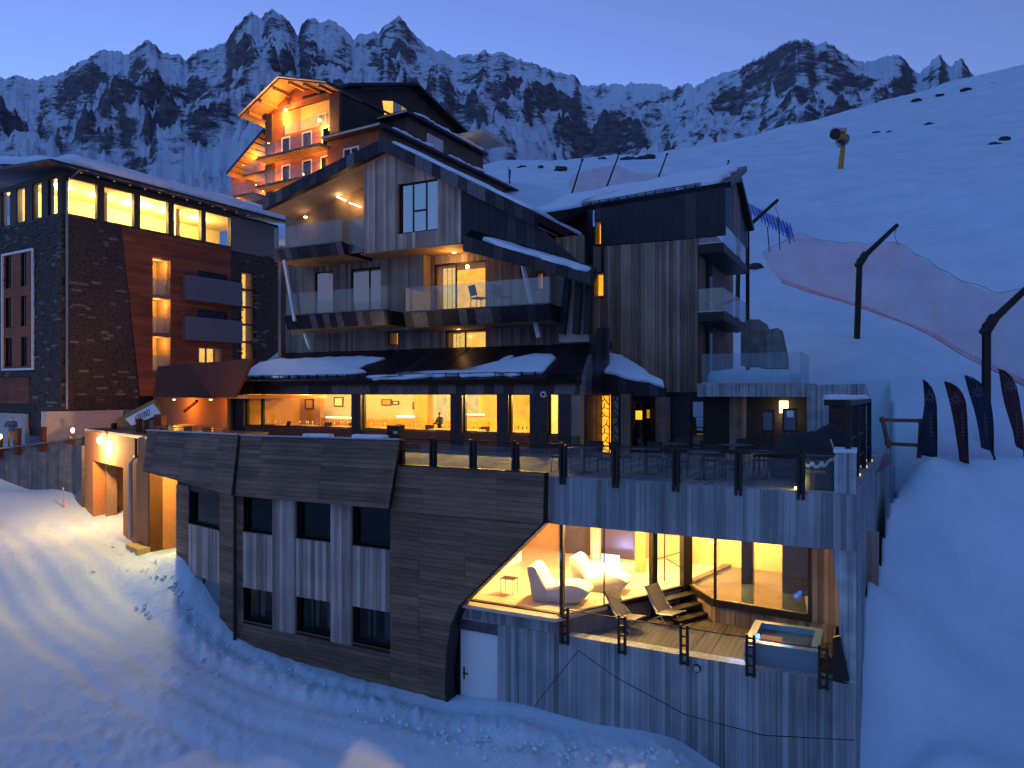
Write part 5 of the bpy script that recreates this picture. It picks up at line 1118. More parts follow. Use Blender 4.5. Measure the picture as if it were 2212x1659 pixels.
# ------------------------------------------------------------------ lit chalet up the hill
KB = KF.b(0); KS = KF.s(0)
chalet = thing('mountain_chalet', 'orange floodlit chalet hotel on the hill behind the dark roof', 'chalet', KF.w(-4, 4, 20))
kz = lambda u, v: KB.pix(u, v)[1]; ka = lambda u, v=320: KB.pix(u, v)[0]
kL, kR = ka(581), -.05; kbot = kz(582, 470)
kap = KB.pix(640, 188); kl = KB.pix(556, 268); kr_ = KB.pix(736, 199)
def krz(a): return lerp(kap[1], kl[1], (kap[0] - a) / (kap[0] - kl[0])) if a < kap[0] else lerp(kap[1], kr_[1], (a - kap[0]) / (kr_[0] - kap[0]))
M['chalet_red'] = wood('red brown chalet boards', (.26, .08, .03), (.50, .18, .075), LIE, spread=.3)
lgg = (ka(610), kz(610, 293), ka(717), krz(ka(717)) - .5)
zf1 = kz(582, 353); zf2 = kz(582, 412)
wn = [(ka(u0), zf1 + .05, ka(u1), zf1 + 2.1) for u0, u1 in ((608, 627), (652, 674), (695, 716))] + [(ka(u0), zf2 + .05, ka(u1), zf2 + 2.1) for u0, u1 in ((608, 627), (652, 674), (692, 712))]
wpoly = [(kL, kbot), (kR, kbot), (kR, krz(kR) - .1), (kap[0], kap[1] - .1), (kL, krz(kL) - .1)]
core(KB, wpoly, [lgg] + wn, -.3, -.06, M['black'], chalet, 'wall')
boards(KB, wpoly, 'h', .34, -.06, 0, M['chalet_red'], chalet, 'board', holes=[lgg] + wn, seed=71, joint=6)
for i, r in enumerate(wn): window(chalet, KB, r, 'lit_amber' if i == 5 else ('lit_dim' if i % 2 else None), (), .05, .14, 'dark_glass', .6, fm='white_steel')
rplate('stone_pier', KB, (ka(718), kbot, .05, krz(ka(718)) - .3), .0, .35, M['slate3'], chalet)
rplate('stone_pier', KB, (kL - .1, kbot, kL + .8, krz(kL) - .3), .0, .35, M['slate3'], chalet)
# recessed top loggia
mb = MB(); r = lgg
for q in ((r[0] - .06, r[1], r[0], r[3] + 2), (r[2], r[1], r[2] + .06, r[3]), (r[0], r[1] - .06, r[2], r[1])): mb.rect(KB, q, -2.2, -.061)
mb.build('loggia_side', M['plaster'], chalet); rplate('loggia_back', KB, (r[0] - .06, r[1] - .06, r[2] + .06, kap[1] - .2), -2.3, -2.2, M['plaster'], chalet)
window(chalet, KB.shift(-2.2), (ka(650), r[1] + .1, ka(668), r[1] + 2.2), 'lit_warm', (), -.08, .14, 'glass', None, fm='white_steel')
window(chalet, KB.shift(-2.2), (ka(700), r[1] + .1, ka(714), r[1] + 2.2), 'lit_warm', (), -.08, .14, 'glass', None, fm='white_steel')
rplate('balustrade', KB, (r[0], r[1], r[2], r[1] + .95), -.03, .0, M['rail_glass'], chalet)
# roof with wide timber overhang
for p, q in ((kl, kap), (kap, (kr_[0] + .3, kr_[1] - .1))):
    prism('roof', [KF.w(p[0], -2.0, p[1] + .1), KF.w(q[0], -2.0, q[1] + .1), KF.w(q[0], 12, q[1] + .1), KF.w(p[0], 12, p[1] + .1)], Z * .22, M['zinc2'], chalet)
    prism('roof_soffit', [KF.w(p[0], -1.95, p[1] - .02), KF.w(q[0], -1.95, q[1] - .02), KF.w(q[0], 2.4, q[1] - .02), KF.w(p[0], 2.4, p[1] - .02)], Z * .1, M['soffit'], chalet)
    for f in (.18, .5, .82): a_ = lerp(p[0], q[0], f); z_ = lerp(p[1], q[1], f); MB().bar(KF.w(a_, -1.8, z_ - .15), KF.w(a_, 2.2, z_ - .15), .22, .26).build('rafter', M['soffit'], chalet)
    MB().bar(KF.w(p[0], -2.05, p[1] + .15), KF.w(q[0], -2.05, q[1] + .15), .08, .3, KF.B).build('verge_board', M['plaster'], chalet)
# balconies with slatted undersides
def kbalc(a0, a1, z, b0=-1.7, b1=-.36):
    bq = prism('balcony', [KF.w(a0, b0, z - .12), KF.w(a1, b0, z - .12), KF.w(a1, b1, z - .12), KF.w(a0, b1, z - .12)], Z * .12, M['plinth'], chalet)
    n = int((a1 - a0) / .32)
    for k in range(n): x = lerp(a0, a1, k / n); prism('slat', [KF.w(x, b0 + .02, z - .24), KF.w(x + .18, b0 + .02, z - .24), KF.w(x + .18, b1, z - .24), KF.w(x, b1, z - .24)], Z * .115, M['soffit'], bq)
    p = KF.b(b0); m = 4
    for k in range(m): rplate('pane', p, (lerp(a0, a1, k / m) + .02, z + .03, lerp(a0, a1, (k + 1) / m) - .02, z + 1.05), -.06, -.02, M['rail_glass'], bq)
    return bq
kbalc(kL + .2, ka(722), zf1); kbalc(kL + .2, ka(722), zf2)
lamps_k = [((617, 240), -.4, 330), ((690, 262), -.6, 160)]
for (u, v), b, wt in lamps_k:
    p = KF.b(b); q = p.pix(u, v); fx = MB().lathe([(.12, 0), (.15, .1), (.08, .2)], p.pt(q[0], q[1]), 10).build('flood_lamp', M['tube_warm'], chalet); lamp(p.pt(q[0], q[1] - .25, .1), wt * 3.4, AMBER, .15, fx)
for a_, z_, wt in ((kL + 1.2, zf1 - 2.2, 90), (ka(700), zf1 - 2.2, 90), (kL + 1.2, zf2 - 2.4, 60), (ka(690), zf2 - 2.2, 60), (kL + 1.0, zf1 + .5, 40), (ka(690), zf1 + .4, 30)):
    fx = MB().lathe([(.06, 0), (.06, .2)], KF.w(a_, -.2, z_), 8).build('wall_lamp', M['tube_warm'], chalet); lamp(KF.w(a_, -.9, z_ + .1), wt * 4.2, AMBER, .1, fx)
# left wing: raking soffit and stacked balconies
wz = lambda u, v, b=2.5: KF.b(b).pix(u, v)
wing = [wz(500, 460), wz(584, 460), wz(584, 285), wz(500, 375)]
boards(KF.b(2.5), wing, 'h', .34, -.06, 0, M['chalet_red'], chalet, 'wing_board', seed=72, joint=6)
p0, p1 = KF.b(.3).pix(489, 377), KF.b(.3).pix(568, 283)
prism('wing_roof', [KF.w(p0[0], .3, p0[1]), KF.w(p1[0], .3, p1[1]), KF.w(p1[0], 8, p1[1]), KF.w(p0[0], 8, p0[1])], Z * .25, M['zinc2'], chalet)
for k in range(9): f = k / 9; prism('slat', [KF.w(lerp(p0[0], p1[0], f), .32, lerp(p0[1], p1[1], f) - .08), KF.w(lerp(p0[0], p1[0], f + .085), .32, lerp(p0[1], p1[1], f + .085) - .08), KF.w(lerp(p0[0], p1[0], f + .085), 2.6, lerp(p0[1], p1[1], f + .085) - .08), KF.w(lerp(p0[0], p1[0], f), 2.6, lerp(p0[1], p1[1], f) - .08)], Z * .075, M['soffit'], chalet)
for u0, u1, v in ((524, 574, 378), (498, 545, 424), (530, 578, 437)):
    p = KF.b(.6); kbalc(p.pix(u0, v)[0], p.pix(u1, v)[0], p.pix(u0, v)[1], .6, 2.4)
for (u, v, b, wt) in ((560, 350, 1.6, 90), (520, 350, 1.4, 90), (556, 410, 1.7, 70), (512, 440, 1.4, 60), (570, 290, 1.0, 50)):
    p = KF.b(b); q = p.pix(u, v); fx = MB().lathe([(.07, 0), (.07, .3)], KF.w(q[0], 2.4, q[1]), 8).build('wall_lamp', M['tube_warm'], chalet); lamp(p.pt(*q), wt * 5, AMBER, .12, fx)
# dark side of the chalet with its stepped lower wings
dk = KS.px([(738, 330), (1003, 345), (1003, 300), (886, 190), (740, 192)])
boards(KS, dk, 'h', .4, -.1, 0, wood('charred boards', (.018, .013, .010), (.06, .045, .035), LIE, spread=.3), chalet, 'side_board', seed=73, joint=7)
plate('side_core', KS, dk, -.4, -.11, M['black'], chalet)
for (u0, v0), (u1, v1) in (((738, 190), (886, 187)), ((886, 187), (1004, 298))):
    q0, q1 = KS.pix(u0, v0), KS.pix(u1, v1); prism('roof', [KF.w(-6, q0[0], q0[1]), KF.w(.9, q0[0], q0[1]), KF.w(.9, q1[0], q1[1]), KF.w(-6, q1[0], q1[1])], Z * .25, M['zinc'], chalet)
wq = KS.px([(826, 218), (848, 219), (848, 255), (832, 256)]); plate('window', KS, wq, 0, .06, M['lit_warm'], chalet)
plate('window', KS, KS.px([(849, 220), (866, 228), (866, 254), (849, 255)]), 0, .06, M['mirror_glass'], chalet); plate('window', KS, KS.px([(867, 229), (884, 241), (880, 253), (867, 254)]), 0, .06, M['lit_dim'], chalet)
rplate('chimney', KS, (KS.pix(775, 185)[0], KS.pix(775, 185)[1], KS.pix(800, 185)[0], KS.pix(775, 172)[1]), -2, -1, M['zinc2'], chalet)
def kwing(u, v, Y, left, back, drop, mat, sn):
    z = P(u, v, Y).z; f = Fr(*P(u, HZ, Y).xy, 59.5)
    prism('lower_wing', [f.w(-left, 0, z - drop), f.w(-.4, 0, z - drop), f.w(-.4, back, z - drop), f.w(-left, back, z - drop)], Z * drop, mat, chalet)
    rf = prism('wing_roof', [f.w(-left, -.8, z), f.w(.3, -.8, z), f.w(.3, back, z), f.w(-left, back, z)], Z * .22, M['zinc2'], chalet)
    MB().bar(f.w(-left, -.82, z + .06), f.w(.3, -.82, z + .06), .05, .16, Z).build('verge_board', M['plaster'], rf)
    for (b0, b1) in sn: snow_patch('roof_snow', Pl(f.w(-1.2, b0, z + .22), f.R, f.B, Z), [(0, 0), (1.5, 0), (1.5, b1 - b0), (0, b1 - b0)], .22, chalet, int(u), .5)
    return f, z
dkb = M['dark_plank']
f2, z2_ = kwing(885, 249, 65, 5, 13, 9, dkb, [(.5, 12)]); f1, z1_ = kwing(828, 277, 59, 6.3, 22, 10, dkb, [(1, 6.5), (9, 15), (16, 21)])
rplate('wing_front', f1.b(0), (-6.3, z1_ - 6, -.4, z1_ - .05), 0, .05, M['chalet_red'], chalet)
window(chalet, f1.b(-.06), (-4.4, z1_ - 2.3, -2.6, z1_ - 1.0), None, (.5,), .0, .14, 'dark_glass', None, fm='white_steel')
window(chalet, f1.s(-.36), (8.0, z1_ - 2.4, 9.6, z1_ - .5), None, (.5,), .0, .12, 'dark_glass', None, fm='white_steel'); window(chalet, f2.s(-.36), (3.0, z2_ - 2.4, 5.6, z2_ - .6), None, (.5,), .0, .14, 'mirror_glass', None, fm='white_steel')
# right-hand terrace with pale canopy and wall lamp
tq = KF.s(1.4); tp = tq.px([(985, 356), (1032, 372), (1032, 316), (985, 312)]); plate('terrace_wall', tq, tp, -.2, 0, M['plaster'], chalet)
cq = P(1022, 300, 76); prism('canopy', [cq + KF.R * -2.2 + KF.B * -1, cq + KF.R * 2.0 + KF.B * -1, cq + KF.R * 2.0 + KF.B * 3.5, cq + KF.R * -2.2 + KF.B * 3.5], Z * .45, M['plaster'], chalet)
q = tq.pix(988, 322); fx = MB().lathe([(.15, 0), (.18, .5), (.1, .6)], tq.pt(q[0], q[1], .2), 10).build('wall_lamp', M['tube_warm'], chalet); lamp(tq.pt(q[0], q[1], .8), 420, WARM, .15, fx)

# ------------------------------------------------------------------ terracotta gate front, canopy and ramp at the hotel's left
gate = thing('gate_building', 'terracotta gate building with open passage and lit wall lamp', 'building', OP.pt(-6, 3.5))
oa = lambda u, v=1050: OP.pix(u, v)[0]
zg1 = OP.pix(250, 940)[1]; op = (oa(201), 2.5, oa(266), OP.pix(230, 1002)[1])
core(OP, [(oa(183), 2.0), (oa(323), 2.0), (oa(323), zg1), (oa(183), zg1)], [op], -.5, 0, M['orange_wall'], gate, 'front_wall')
for a_ in (op[0] - .2, op[2]): rplate('passage_wall', Pl(OP.pt(a_, 0), -OP.n, Z, OP.ax), (.5, 2.0, 4.0, zg1 - .05), 0, .2, M['orange_wall'], gate)
plate('gate_roof', Pl(OP.pt(0, zg1), OP.ax, -OP.n, Z), [(oa(183), .0), (oa(323), .0), (oa(323), 5), (oa(183), 5)], .0, .12, M['zinc3'], gate)
MB().rect(OP, (oa(201) + .25, 2.5, oa(201) + .5, op[3]), -.9, -.45).build('door_leaf', M['soffit'], gate)
MB().rect(OP, (oa(170), 3.0, oa(183) - .01, OP.pix(178, 962)[1]), -.25, .12).build('corner_post', M['zinc3'], gate)
fx = MB().lathe([(.07, 0), (.11, .1), (.11, .24), (.07, .3)], OP.pt(oa(231), OP.pix(231, 958)[1], .28), 12).build('wall_lamp', emit('gate lamp glass', (1.0, .66, .28), 60), gate)
lamp(OP.pt(oa(231), OP.pix(231, 968)[1], .55), 1050, (1.0, .56, .20), .12, fx)
MB().tube([OP.pt(oa(289), OP.pix(289, 1160)[1], .12), OP.pt(oa(289), OP.pix(289, 1000)[1], .12), OP.pt(oa(296), OP.pix(296, 985)[1], .05)], .08).build('rain_pipe', M['steel'], gate)
MB().tube([OP.pt(oa(297), OP.pix(297, 985)[1], .06), OP.pt(oa(297), zg1, .06)], .05).build('rain_pipe', M['rust'], gate)
# recessed door between gate and timber facade
boards(OP.shift(-1.3), [(oa(318), 2.5), (.6, 2.5), (.6, zg1 - .3), (oa(318), zg1 - .3)], 'v', .22, -.06, 0, M['door_wood'], gate, 'door_board', seed=81)
rplate('recess_cheek', Pl(OP.pt(oa(323), 0), -OP.n, Z, OP.ax), (0.0, 2.0, 1.3, zg1 - .02), -.15, 0, M['orange_wall'], gate)
fx = MB().lathe([(.06, 0), (.06, .05)], OP.pt(-.9, zg1 - .75, -.6), 10).build('recess_lamp', M['tube_warm'], gate); lamp(OP.pt(-.9, zg1 - .95, -.35), 650, (1.0, .70, .20), .08, fx)
MB().rect(OP, (oa(300), OP.pix(310, 1192)[1], oa(325), OP.pix(310, 1176)[1]), .0, .5).build('planter', M['door_wood'], gate)
# rust-steel canopy over the terracotta back wall
CN = Pl(P(420, HZ, 34.5), -d45, Z, (-d45).cross(Z)); CN.o.z = 0
cr = CN.px([(330, 858), (505, 858), (545, 774), (341, 792)])
plate('canopy_fascia', CN, cr, -.15, 0, M['rust'], gate)
plate('canopy_top', Pl(CN.pt(0, min(cr[0][1], cr[1][1])), CN.ax, -CN.n, Z), [(cr[0][0], .15), (cr[1][0] + 1, .15), (cr[1][0] + 1, 4), (cr[0][0], 4)], .0, .15, M['orange_wall'], gate)
BW = CN.shift(-2.2); zw0 = z_deck - .8
rplate('back_wall', BW, (BW.pix(322, 900)[0], zw0, BW.pix(520, 900)[0], BW.pix(400, 850)[1]), -.3, 0, M['orange_wall'], gate)
for u, wt in ((376, 170), (455, 60)):
    q = CN.shift(-1.2).pix(u, 862); fx = MB().lathe([(.07, 0), (.07, .04)], CN.pt(q[0], q[1] - .05, -1.2), 10).build('canopy_spot', M['tube_warm'], gate); lamp(CN.pt(q[0], q[1] - .25, -1.2), wt, AMBER, .08, fx)
MB().bar(BW.pt(*BW.pix(427, 866), .05), BW.pt(*BW.pix(400, 888), .05), .12, .1, CN.n).build('brace', M['rust'], gate)
rplate('counter', BW, (BW.pix(415, 930)[0], zw0, BW.pix(447, 930)[0], BW.pix(430, 917)[1]), .2, .8, M['door_wood'], gate)
# ramp parapet running up to the canopy, with its banner
RW = Pl(P(300, HZ, 33.5), -d45, Z, (-d45).cross(Z)); RW.o.z = 0
plate('ramp_wall', RW, RW.px([(240, 938), (335, 938), (335, 862), (318, 870), (240, 912)]), -.2, 0, M['orange_wall'], gate)
ban = thing('banner', 'white slanted banner with dark lettering on the terracotta ramp wall', 'banner', RW.pt(*RW.pix(305, 915), .3))
bq = RW.px([(270, 905), (285, 920), (347, 893), (331, 872)], .12); plate('banner_sheet', RW, bq, .10, .12, M['white'], ban)
def text(name, s, size, origin, xdir, ydir, mat, parent, ext=.004):
    c = bpy.data.curves.new(name, 'FONT'); c.body = s; c.size = size; c.extrude = ext; c.align_x = 'CENTER'; c.align_y = 'CENTER'; c.materials.append(mat)
    o = bpy.data.objects.new(name, c); x = Vector(xdir).normalized(); y = Vector(ydir).normalized(); z = x.cross(y).normalized(); y = z.cross(x)
    mw = Matrix((x, y, z)).transposed().to_4x4(); mw.translation = origin
    COL.objects.link(o); dg_ = bpy.context.evaluated_depsgraph_get(); me = bpy.data.meshes.new_from_object(o.evaluated_get(dg_)); bpy.data.objects.remove(o)
    me.transform(mw); return link(bpy.data.objects.new(name, me), parent)
b0, b1_ = Vector(bq[0]), Vector(bq[3]); bd = (b1_ - b0).normalized(); bn = Vector((-bd.y, bd.x)); bc = sum((Vector(x) for x in bq), Vector((0, 0))) / 4
text('lettering', 'ICERVINO', .46, RW.pt(bc.x + .05, bc.y - .02, .125), RW.ax * bd.x + Z * bd.y, RW.ax * bn.x + Z * bn.y, M['rubber'], ban)
text('lettering', 'CIAO', .12, RW.pt(bc.x + .2 + bn.x * .25, bc.y - .02 + bn.y * .25, .125), RW.ax * bd.x + Z * bd.y, RW.ax * bn.x + Z * bn.y, M['rubber'], ban) if False else None

# ------------------------------------------------------------------ retaining walls and path below the stone hotel
TW = Pl(P(0, HZ, 39.5), P(185, HZ, 36.0) - P(0, HZ, 39.5), Z); TW.o.z = 0
TW.n = TW.n if TW.n.y < 0 else -TW.n
ret = thing('retaining_wall', 'grey retaining wall with slanted posts below the stone hotel', 'wall', TW.pt(2, 4)); ret['kind'] = 'thing'
tw = TW.px([(-260, 1100), (183, 1100), (183, 944), (60, 962), (0, 974), (-260, 1000)]); plate('wall_face', TW, tw, -.4, 0, M['plinth'], ret)
for a, b in (((183, 944), (60, 962)), ((60, 962), (-260, 1000))): MB().bar(TW.pt(*TW.pix(*a), .0), TW.pt(*TW.pix(*b), .0), .5, .08, Z).build('coping', M['plinth'], ret)
for i, (u, v0, v1) in enumerate(((3, 945, 990), (43, 925, 982), (97, 922, 975), (157, 945, 958))):
    po = MB().bar(TW.pt(*TW.pix(u, v1), .12), TW.pt(*TW.pix(u + 2, v0), .12), .28, .2, TW.n).build('post', M['rust'], ret)
PL = Pl(LS.o + LS.n * 0, LS.ax, LS.ay, LS.n)
pw_ = thing('plinth_wall', 'pale plaster plinth wall under the stone hotel beside the path', 'wall', LF.w(3, -1, 4)); pw_['kind'] = 'thing'
rplate('plinth_face', LB, (la(95, 900) - .0, zbs - 4, la(262, 900), zbs - .01), -.3, .25, M['plaster'], pw_)
rplate('plinth_pier', LB, (-.25, zbs - 4, la(94, 900), zbs - .01), -.3, .3, M['slate'], pw_) if la(94, 900) > 0 else None
rplate('plinth_face', LS, (LS.pix(62, 900)[0], zbs - 4, 9, LS.pix(40, 893)[1]), -.05, .2, M['plaster'], pw_)
zpath = 10 - (966 - HZ) / F * 40.5
prism('path', [P(-300, HZ, 46), P(185, HZ, 36.6), P(230, HZ, 40), P(-300, HZ, 53)], Z * .1, M['snow'], None, kind='structure').location.z = zpath - .1 - CZ
for u, v, Y_, nm in ((157, 935, 36.9, 'post_lamp'), (1, 948, 39.2, 'post_lamp')):
    p = P(u, v, Y_); lt = thing('post_lamp', 'small lit lamp on the retaining wall near the gate' if u > 100 else 'small lit lamp on the retaining wall by the walking person', 'lamp', p - Z * .5)
    MB().tube([p - Z * .5, p + Z * .05], .035, 8).build('stem', M['black'], lt); hd = MB().lathe([(.04, 0), (.08, .08), (.08, .2), (.03, .26)], p, 12).build('lamp_head', emit('post lamp glass', (1.0, .68, .34), 9), lt); lamp(p + Z * .15 - Vector((0, .35, 0)), 45, WARM2, .1, hd)
# ------------------------------------------------------------------ terrace rail and furniture
def gpt(u, v, far_=400.0):
    """first spot of the snow sheet seen at a photo pixel"""
    r = ray(u, v); t = np.exp(np.linspace(math.log(12), math.log(far_), 900)); z = CZ + r.z * t; g_ = ground(r.x * t, t); k = np.argmax(z < g_); t = t[k] if z[k] < g_[k] else 60.0
    return Vector((r.x * t, t, float(ground(np.array([r.x * t]), np.array([t]))[0])))
rail = thing('terrace_railing', 'black post glass railing along the edge of the upper terrace', 'railing', H.w(0, 0, z_deck))
RL = H.b(-.02); RLw = H.b(-.28)
us = [866, 935, 1021, 1113, 1216, 1330, 1460, 1595, 1730]
posts = []
for u in us:
    a_ = RL.pix(u, 1000)[0]; posts.append(a_)
    MB().rect(RL, (a_ - .085, z_deck - .12, a_ - .02, z_deck + .98), -.10, .06).rect(RL, (a_ + .02, z_deck - .12, a_ + .085, z_deck + .92), -.10, .06).rect(RL, (a_ - .02, z_deck, a_ + .02, z_deck + .86), -.06, .0).build('post', M['black'], rail)
aEnd = RL.pix(1803, 1000)[0]; posts.append(aEnd + .1)
for i, (a, b) in enumerate(zip(posts, posts[1:])):
    rplate('pane', RL, (a + .10, z_deck + .06, b - .10, z_deck + .80), -.03, -.015, M['clear_rail'], rail)
    MB().tube([RL.pt(a + .085, z_deck + .93, -.02), RL.pt(b - .085, z_deck + .93, -.02)], .022, 6).build('handrail', M['black'], rail)
    rplate('light_strip', RL, (a + .15, z_deck + .012, b - .15, z_deck + .028), -.10, -.07, emit('led strip %d' % i, (1.0, .62, .3), (.5, 2.2, 1.2, 1.0, 1.0, 1.6, 2.4, 3.5, 5.0)[i]), rail)
mb = MB().tube([H.w(aRL + 1.5, -.55, z_deck + 1.0), H.w(posts[0], -.5, z_deck + 1.0)], .015, 6)

def chair_proto():
    t = thing('terrace_chair', 'chair', 'chair'); m = M['fabric_dark']
    MB().box(-.22, -.21, .43, .22, .21, .47).build('seat', m, t)
    MB().prism([(-.22, .19, .52), (.22, .19, .52), (.22, .28, .86), (-.22, .28, .86)], Vector((0, .025, 0))).build('backrest', m, t)
    for x in (-.20, .20):
        MB().tube([(x, -.19, 0), (x, -.18, .44)], .014, 6).build('leg', M['black'], t); MB().tube([(x, .24, 0), (x, .19, .44), (x, .28, .86)], .014, 6).build('leg', M['black'], t)
    return t
def table_proto():
    t = thing('terrace_table', 'table', 'table'); MB().box(-.38, -.38, .71, .38, .38, .745).build('table_top', M['zinc3'], t)
    MB().tube([(0, 0, .02), (0, 0, .71)], .03, 8).build('stem', M['black'], t); MB().box(-.25, -.03, 0, .25, .03, .025).box(-.03, -.25, .001, .03, .25, .026).build('foot', M['black'], t); return t
chp, tbp = chair_proto(), table_proto(); first = [True, True]
hz_ = math.atan2(H.R.y, H.R.x)
tabs = [(1262, 1.6, 'beside the first clear post bay'), (1395, 2.2, ''), (1520, 1.7, ''), (1640, 2.4, ''), (1450, 4.2, ''), (1590, 4.6, '')]
names = ['nearest the dark wood panel', 'behind the pane by the lit lattice screen', 'in the middle of the rail', 'beside the yellow lit barrel', 'set back before the grey entrance column', 'set back before the grey entrance door']
for i, (u, b_, _) in enumerate(tabs):
    a_ = H.b(b_).pix(u, 1000)[0]; lbl = 'dark square terrace table ' + names[i]
    if first[1]: tb = tbp; tb.location = H.w(a_, b_, z_deck); tb.rotation_euler = (0, 0, hz_); tb['label'] = lbl; tb['group'] = 'terrace tables'; first[1] = False
    else: tb = copy_tree(tbp, H.w(a_, b_, z_deck), hz_ + .2 * i, label=lbl, group='terrace tables')
    for j, (da, db, rz_) in enumerate(((.0, .72, 0), (-.72, .05, math.pi / 2), (.72, -.05, -math.pi / 2))):
        lb = ('dark chair %s the terrace table ' % ('behind', 'on the near side left of', 'on the near side right of')[j]) + names[i]
        lb = ('dark chair %s the table ' % ('behind', 'left of', 'right of')[j]) + names[i]
        if first[0]: c = chp; c.location = H.w(a_ + da, b_ + db, z_deck); c.rotation_euler = (0, 0, hz_ + rz_); c['label'] = lb; c['group'] = 'terrace chairs'; first[0] = False
        else: copy_tree(chp, H.w(a_ + da, b_ + db, z_deck), hz_ + rz_ + random.uniform(-.3, .3), label=lb, group='terrace chairs')
# amber lantern by the entrance window
p = EP.shift(.7); q = p.pix(1380, 906); L0 = p.pt(*q); lan = thing('lantern', 'black cylinder lantern with amber glow before the entrance window', 'lantern', L0)
hgt_ = p.pix(1380, 868)[1] - q[1]
MB().lathe([(.13, 0), (.13, hgt_ * .5)], L0, 14).build('lamp_glass', M['lit_amber'], lan); MB().lathe([(.135, hgt_ * .5), (.14, hgt_ * .9), (.08, hgt_)], L0, 14).build('cap', M['black'], lan)
MB().lathe([(.16, z_deck - L0.z), (.16, 0)], L0, 14).build('stand', M['black'], lan)
# outdoor bar end: covered grill, menu stands, barrel with print, snow-capped hut
bp = H.b(3.2); cov = thing('covered_grill', 'big black tarpaulin cover over equipment at the terrace end', 'cover', bp.pt(bp.pix(1780, 980)[0], z_deck))
a0 = bp.pix(1722, 960)[0]; a1 = bp.pix(1836, 960)[0]; rnd = random.Random(3)
def heap(name, cx, cb, la_, lb_, h, mat, parent, seed=1, n=20):
    v = []; f = []; rings = [(1.0, 0), (1.03, .3), (1.0, .6), (.9, .82), (.7, .95), (.35, 1.0)]; rn = random.Random(seed); ph = [rn.uniform(0, 6) for _ in range(4)]
    for s_, t_ in rings:
        for i in range(n):
            an_ = 2 * math.pi * i / n; sq = 1 / max(abs(math.cos(an_)), abs(math.sin(an_))) ** .75; w_ = 1 + .05 * math.sin(7 * an_ + ph[0] + t_ * 3) * (1.2 - t_)
            v.append(H.w(cx + la_ * s_ * math.cos(an_) * sq * w_, cb + lb_ * s_ * math.sin(an_) * sq * w_, z_deck + h * t_ * (1 + .12 * math.sin(2 * an_ + ph[1]))))
    v.append(H.w(cx, cb, z_deck + h * 1.02))
    for r in range(len(rings) - 1): f += [(r * n + i, r * n + (i + 1) % n, (r + 1) * n + (i + 1) % n, (r + 1) * n + i) for i in range(n)]
    L = (len(rings) - 1) * n; f += [(L + i, L + (i + 1) % n, len(v) - 1) for i in range(n)]
    return mesh(name, v, f, mat, parent, smooth=True)
heap('cover', (a0 + a1) / 2 - .45, 3.4, .85, .7, 1.12, M['fabric_dark'], cov, 2); heap('cover', (a0 + a1) / 2 + .15, 4.3, .6, .6, 1.3, M['fabric_dark'], cov, 5)
MB().tube([H.w((a0 + a1) / 2 + .2, 2.7, z_deck + 1.1), H.w((a0 + a1) / 2 + .35, 2.6, z_deck + .7), H.w((a0 + a1) / 2 + .3, 2.55, z_deck + .3)], .02, 6).build('strap', M['plaster'], cov)
for i, (u0, u1, lb) in enumerate(((1645, 1672, 'dark display stand left of the lit wall lamp on the terrace'), (1672 + 18, 1722, 'display stand with pale notice right of the lit wall lamp'))):
    pl = H.b(5.5 + i * .4); r = pl.rect(u0, 886 - 4 * i, u1, 932); zf_ = z_deck
    sd = thing('display_stand', lb, 'display', pl.pt((r[0] + r[2]) / 2, zf_), 'display stands')
    rplate('panel', pl, r, -.05, 0, M['balc'], sd); MB().frame(pl, r, .04, -.051, .02).build('frame', M['black'], sd)
    for x in (r[0] + .05, r[2] - .09): rplate('leg', pl, (x, zf_, x + .04, r[1]), -.05, -.01, M['black'], sd)
    if i: rplate('notice', pl, (lerp(r[0], r[2], .3), lerp(r[1], r[3], .62), lerp(r[0], r[2], .75), lerp(r[1], r[3], .9)), .001, .006, M['white'], sd)
pl = H.b(1.1); bq_ = pl.pix(1772, 1050); rb = .48; bar_ = thing('printed_barrel', 'dark cylinder stand with big white print lit yellow from below', 'stand', H.w(pl.pix(1772, 1050)[0], 1.1, z_deck))
ca, cb_ = pl.pix(1772, 1050)[0], 1.1; hB = pl.pix(1772, 985)[1] - z_deck
c_ = H.w(ca, cb_, z_deck); MB().lathe([(rb, .0), (rb, hB), (rb * .9, hB + .03)], c_, 28).build('body', plain('black printed sheet', (.03, .03, .032), .45, 0, .1), bar_)
fx = MB().lathe([(.05, 0), (.05, .06)], H.w(ca - .5, cb_ - .35, z_deck), 8).build('floor_lamp', M['tube_warm'], bar_); lamp(H.w(ca - .55, cb_ - .42, z_deck + .18), 9, (1.0, .72, .12), .05, fx)
def wrap(name, strokes, w, mat):
    mb = MB()
    for pts in strokes:
        for (x0, z0), (x1, z1) in zip(pts, pts[1:]):
            for k in range(3):
                f0, f1 = k / 3, (k + 1) / 3; q = []
                for f in (f0, f1):
                    x, z = lerp(x0, x1, f), lerp(z0, z1, f); an_ = math.atan2(-H.B.y, -H.B.x) + x / rb; q.append((an_, z))
                d0 = Vector((math.cos(q[0][0]), math.sin(q[0][0]), 0)); d1 = Vector((math.cos(q[1][0]), math.sin(q[1][0]), 0)); up = Z * w / 2
                hx = abs(x1 - x0) < abs(z1 - z0); tx = (Vector((-d0.y, d0.x, 0)) * w / 2) if hx else up; ty = (Vector((-d1.y, d1.x, 0)) * w / 2) if hx else up
                a_, b_ = c_ + d0 * (rb + .004) + Z * q[0][1], c_ + d1 * (rb + .004) + Z * q[1][1]
                mb.prism([a_ - tx, a_ + tx, b_ + ty, b_ - ty], (d0 + d1).normalized() * .004)
    return mb.build(name, mat, bar_)
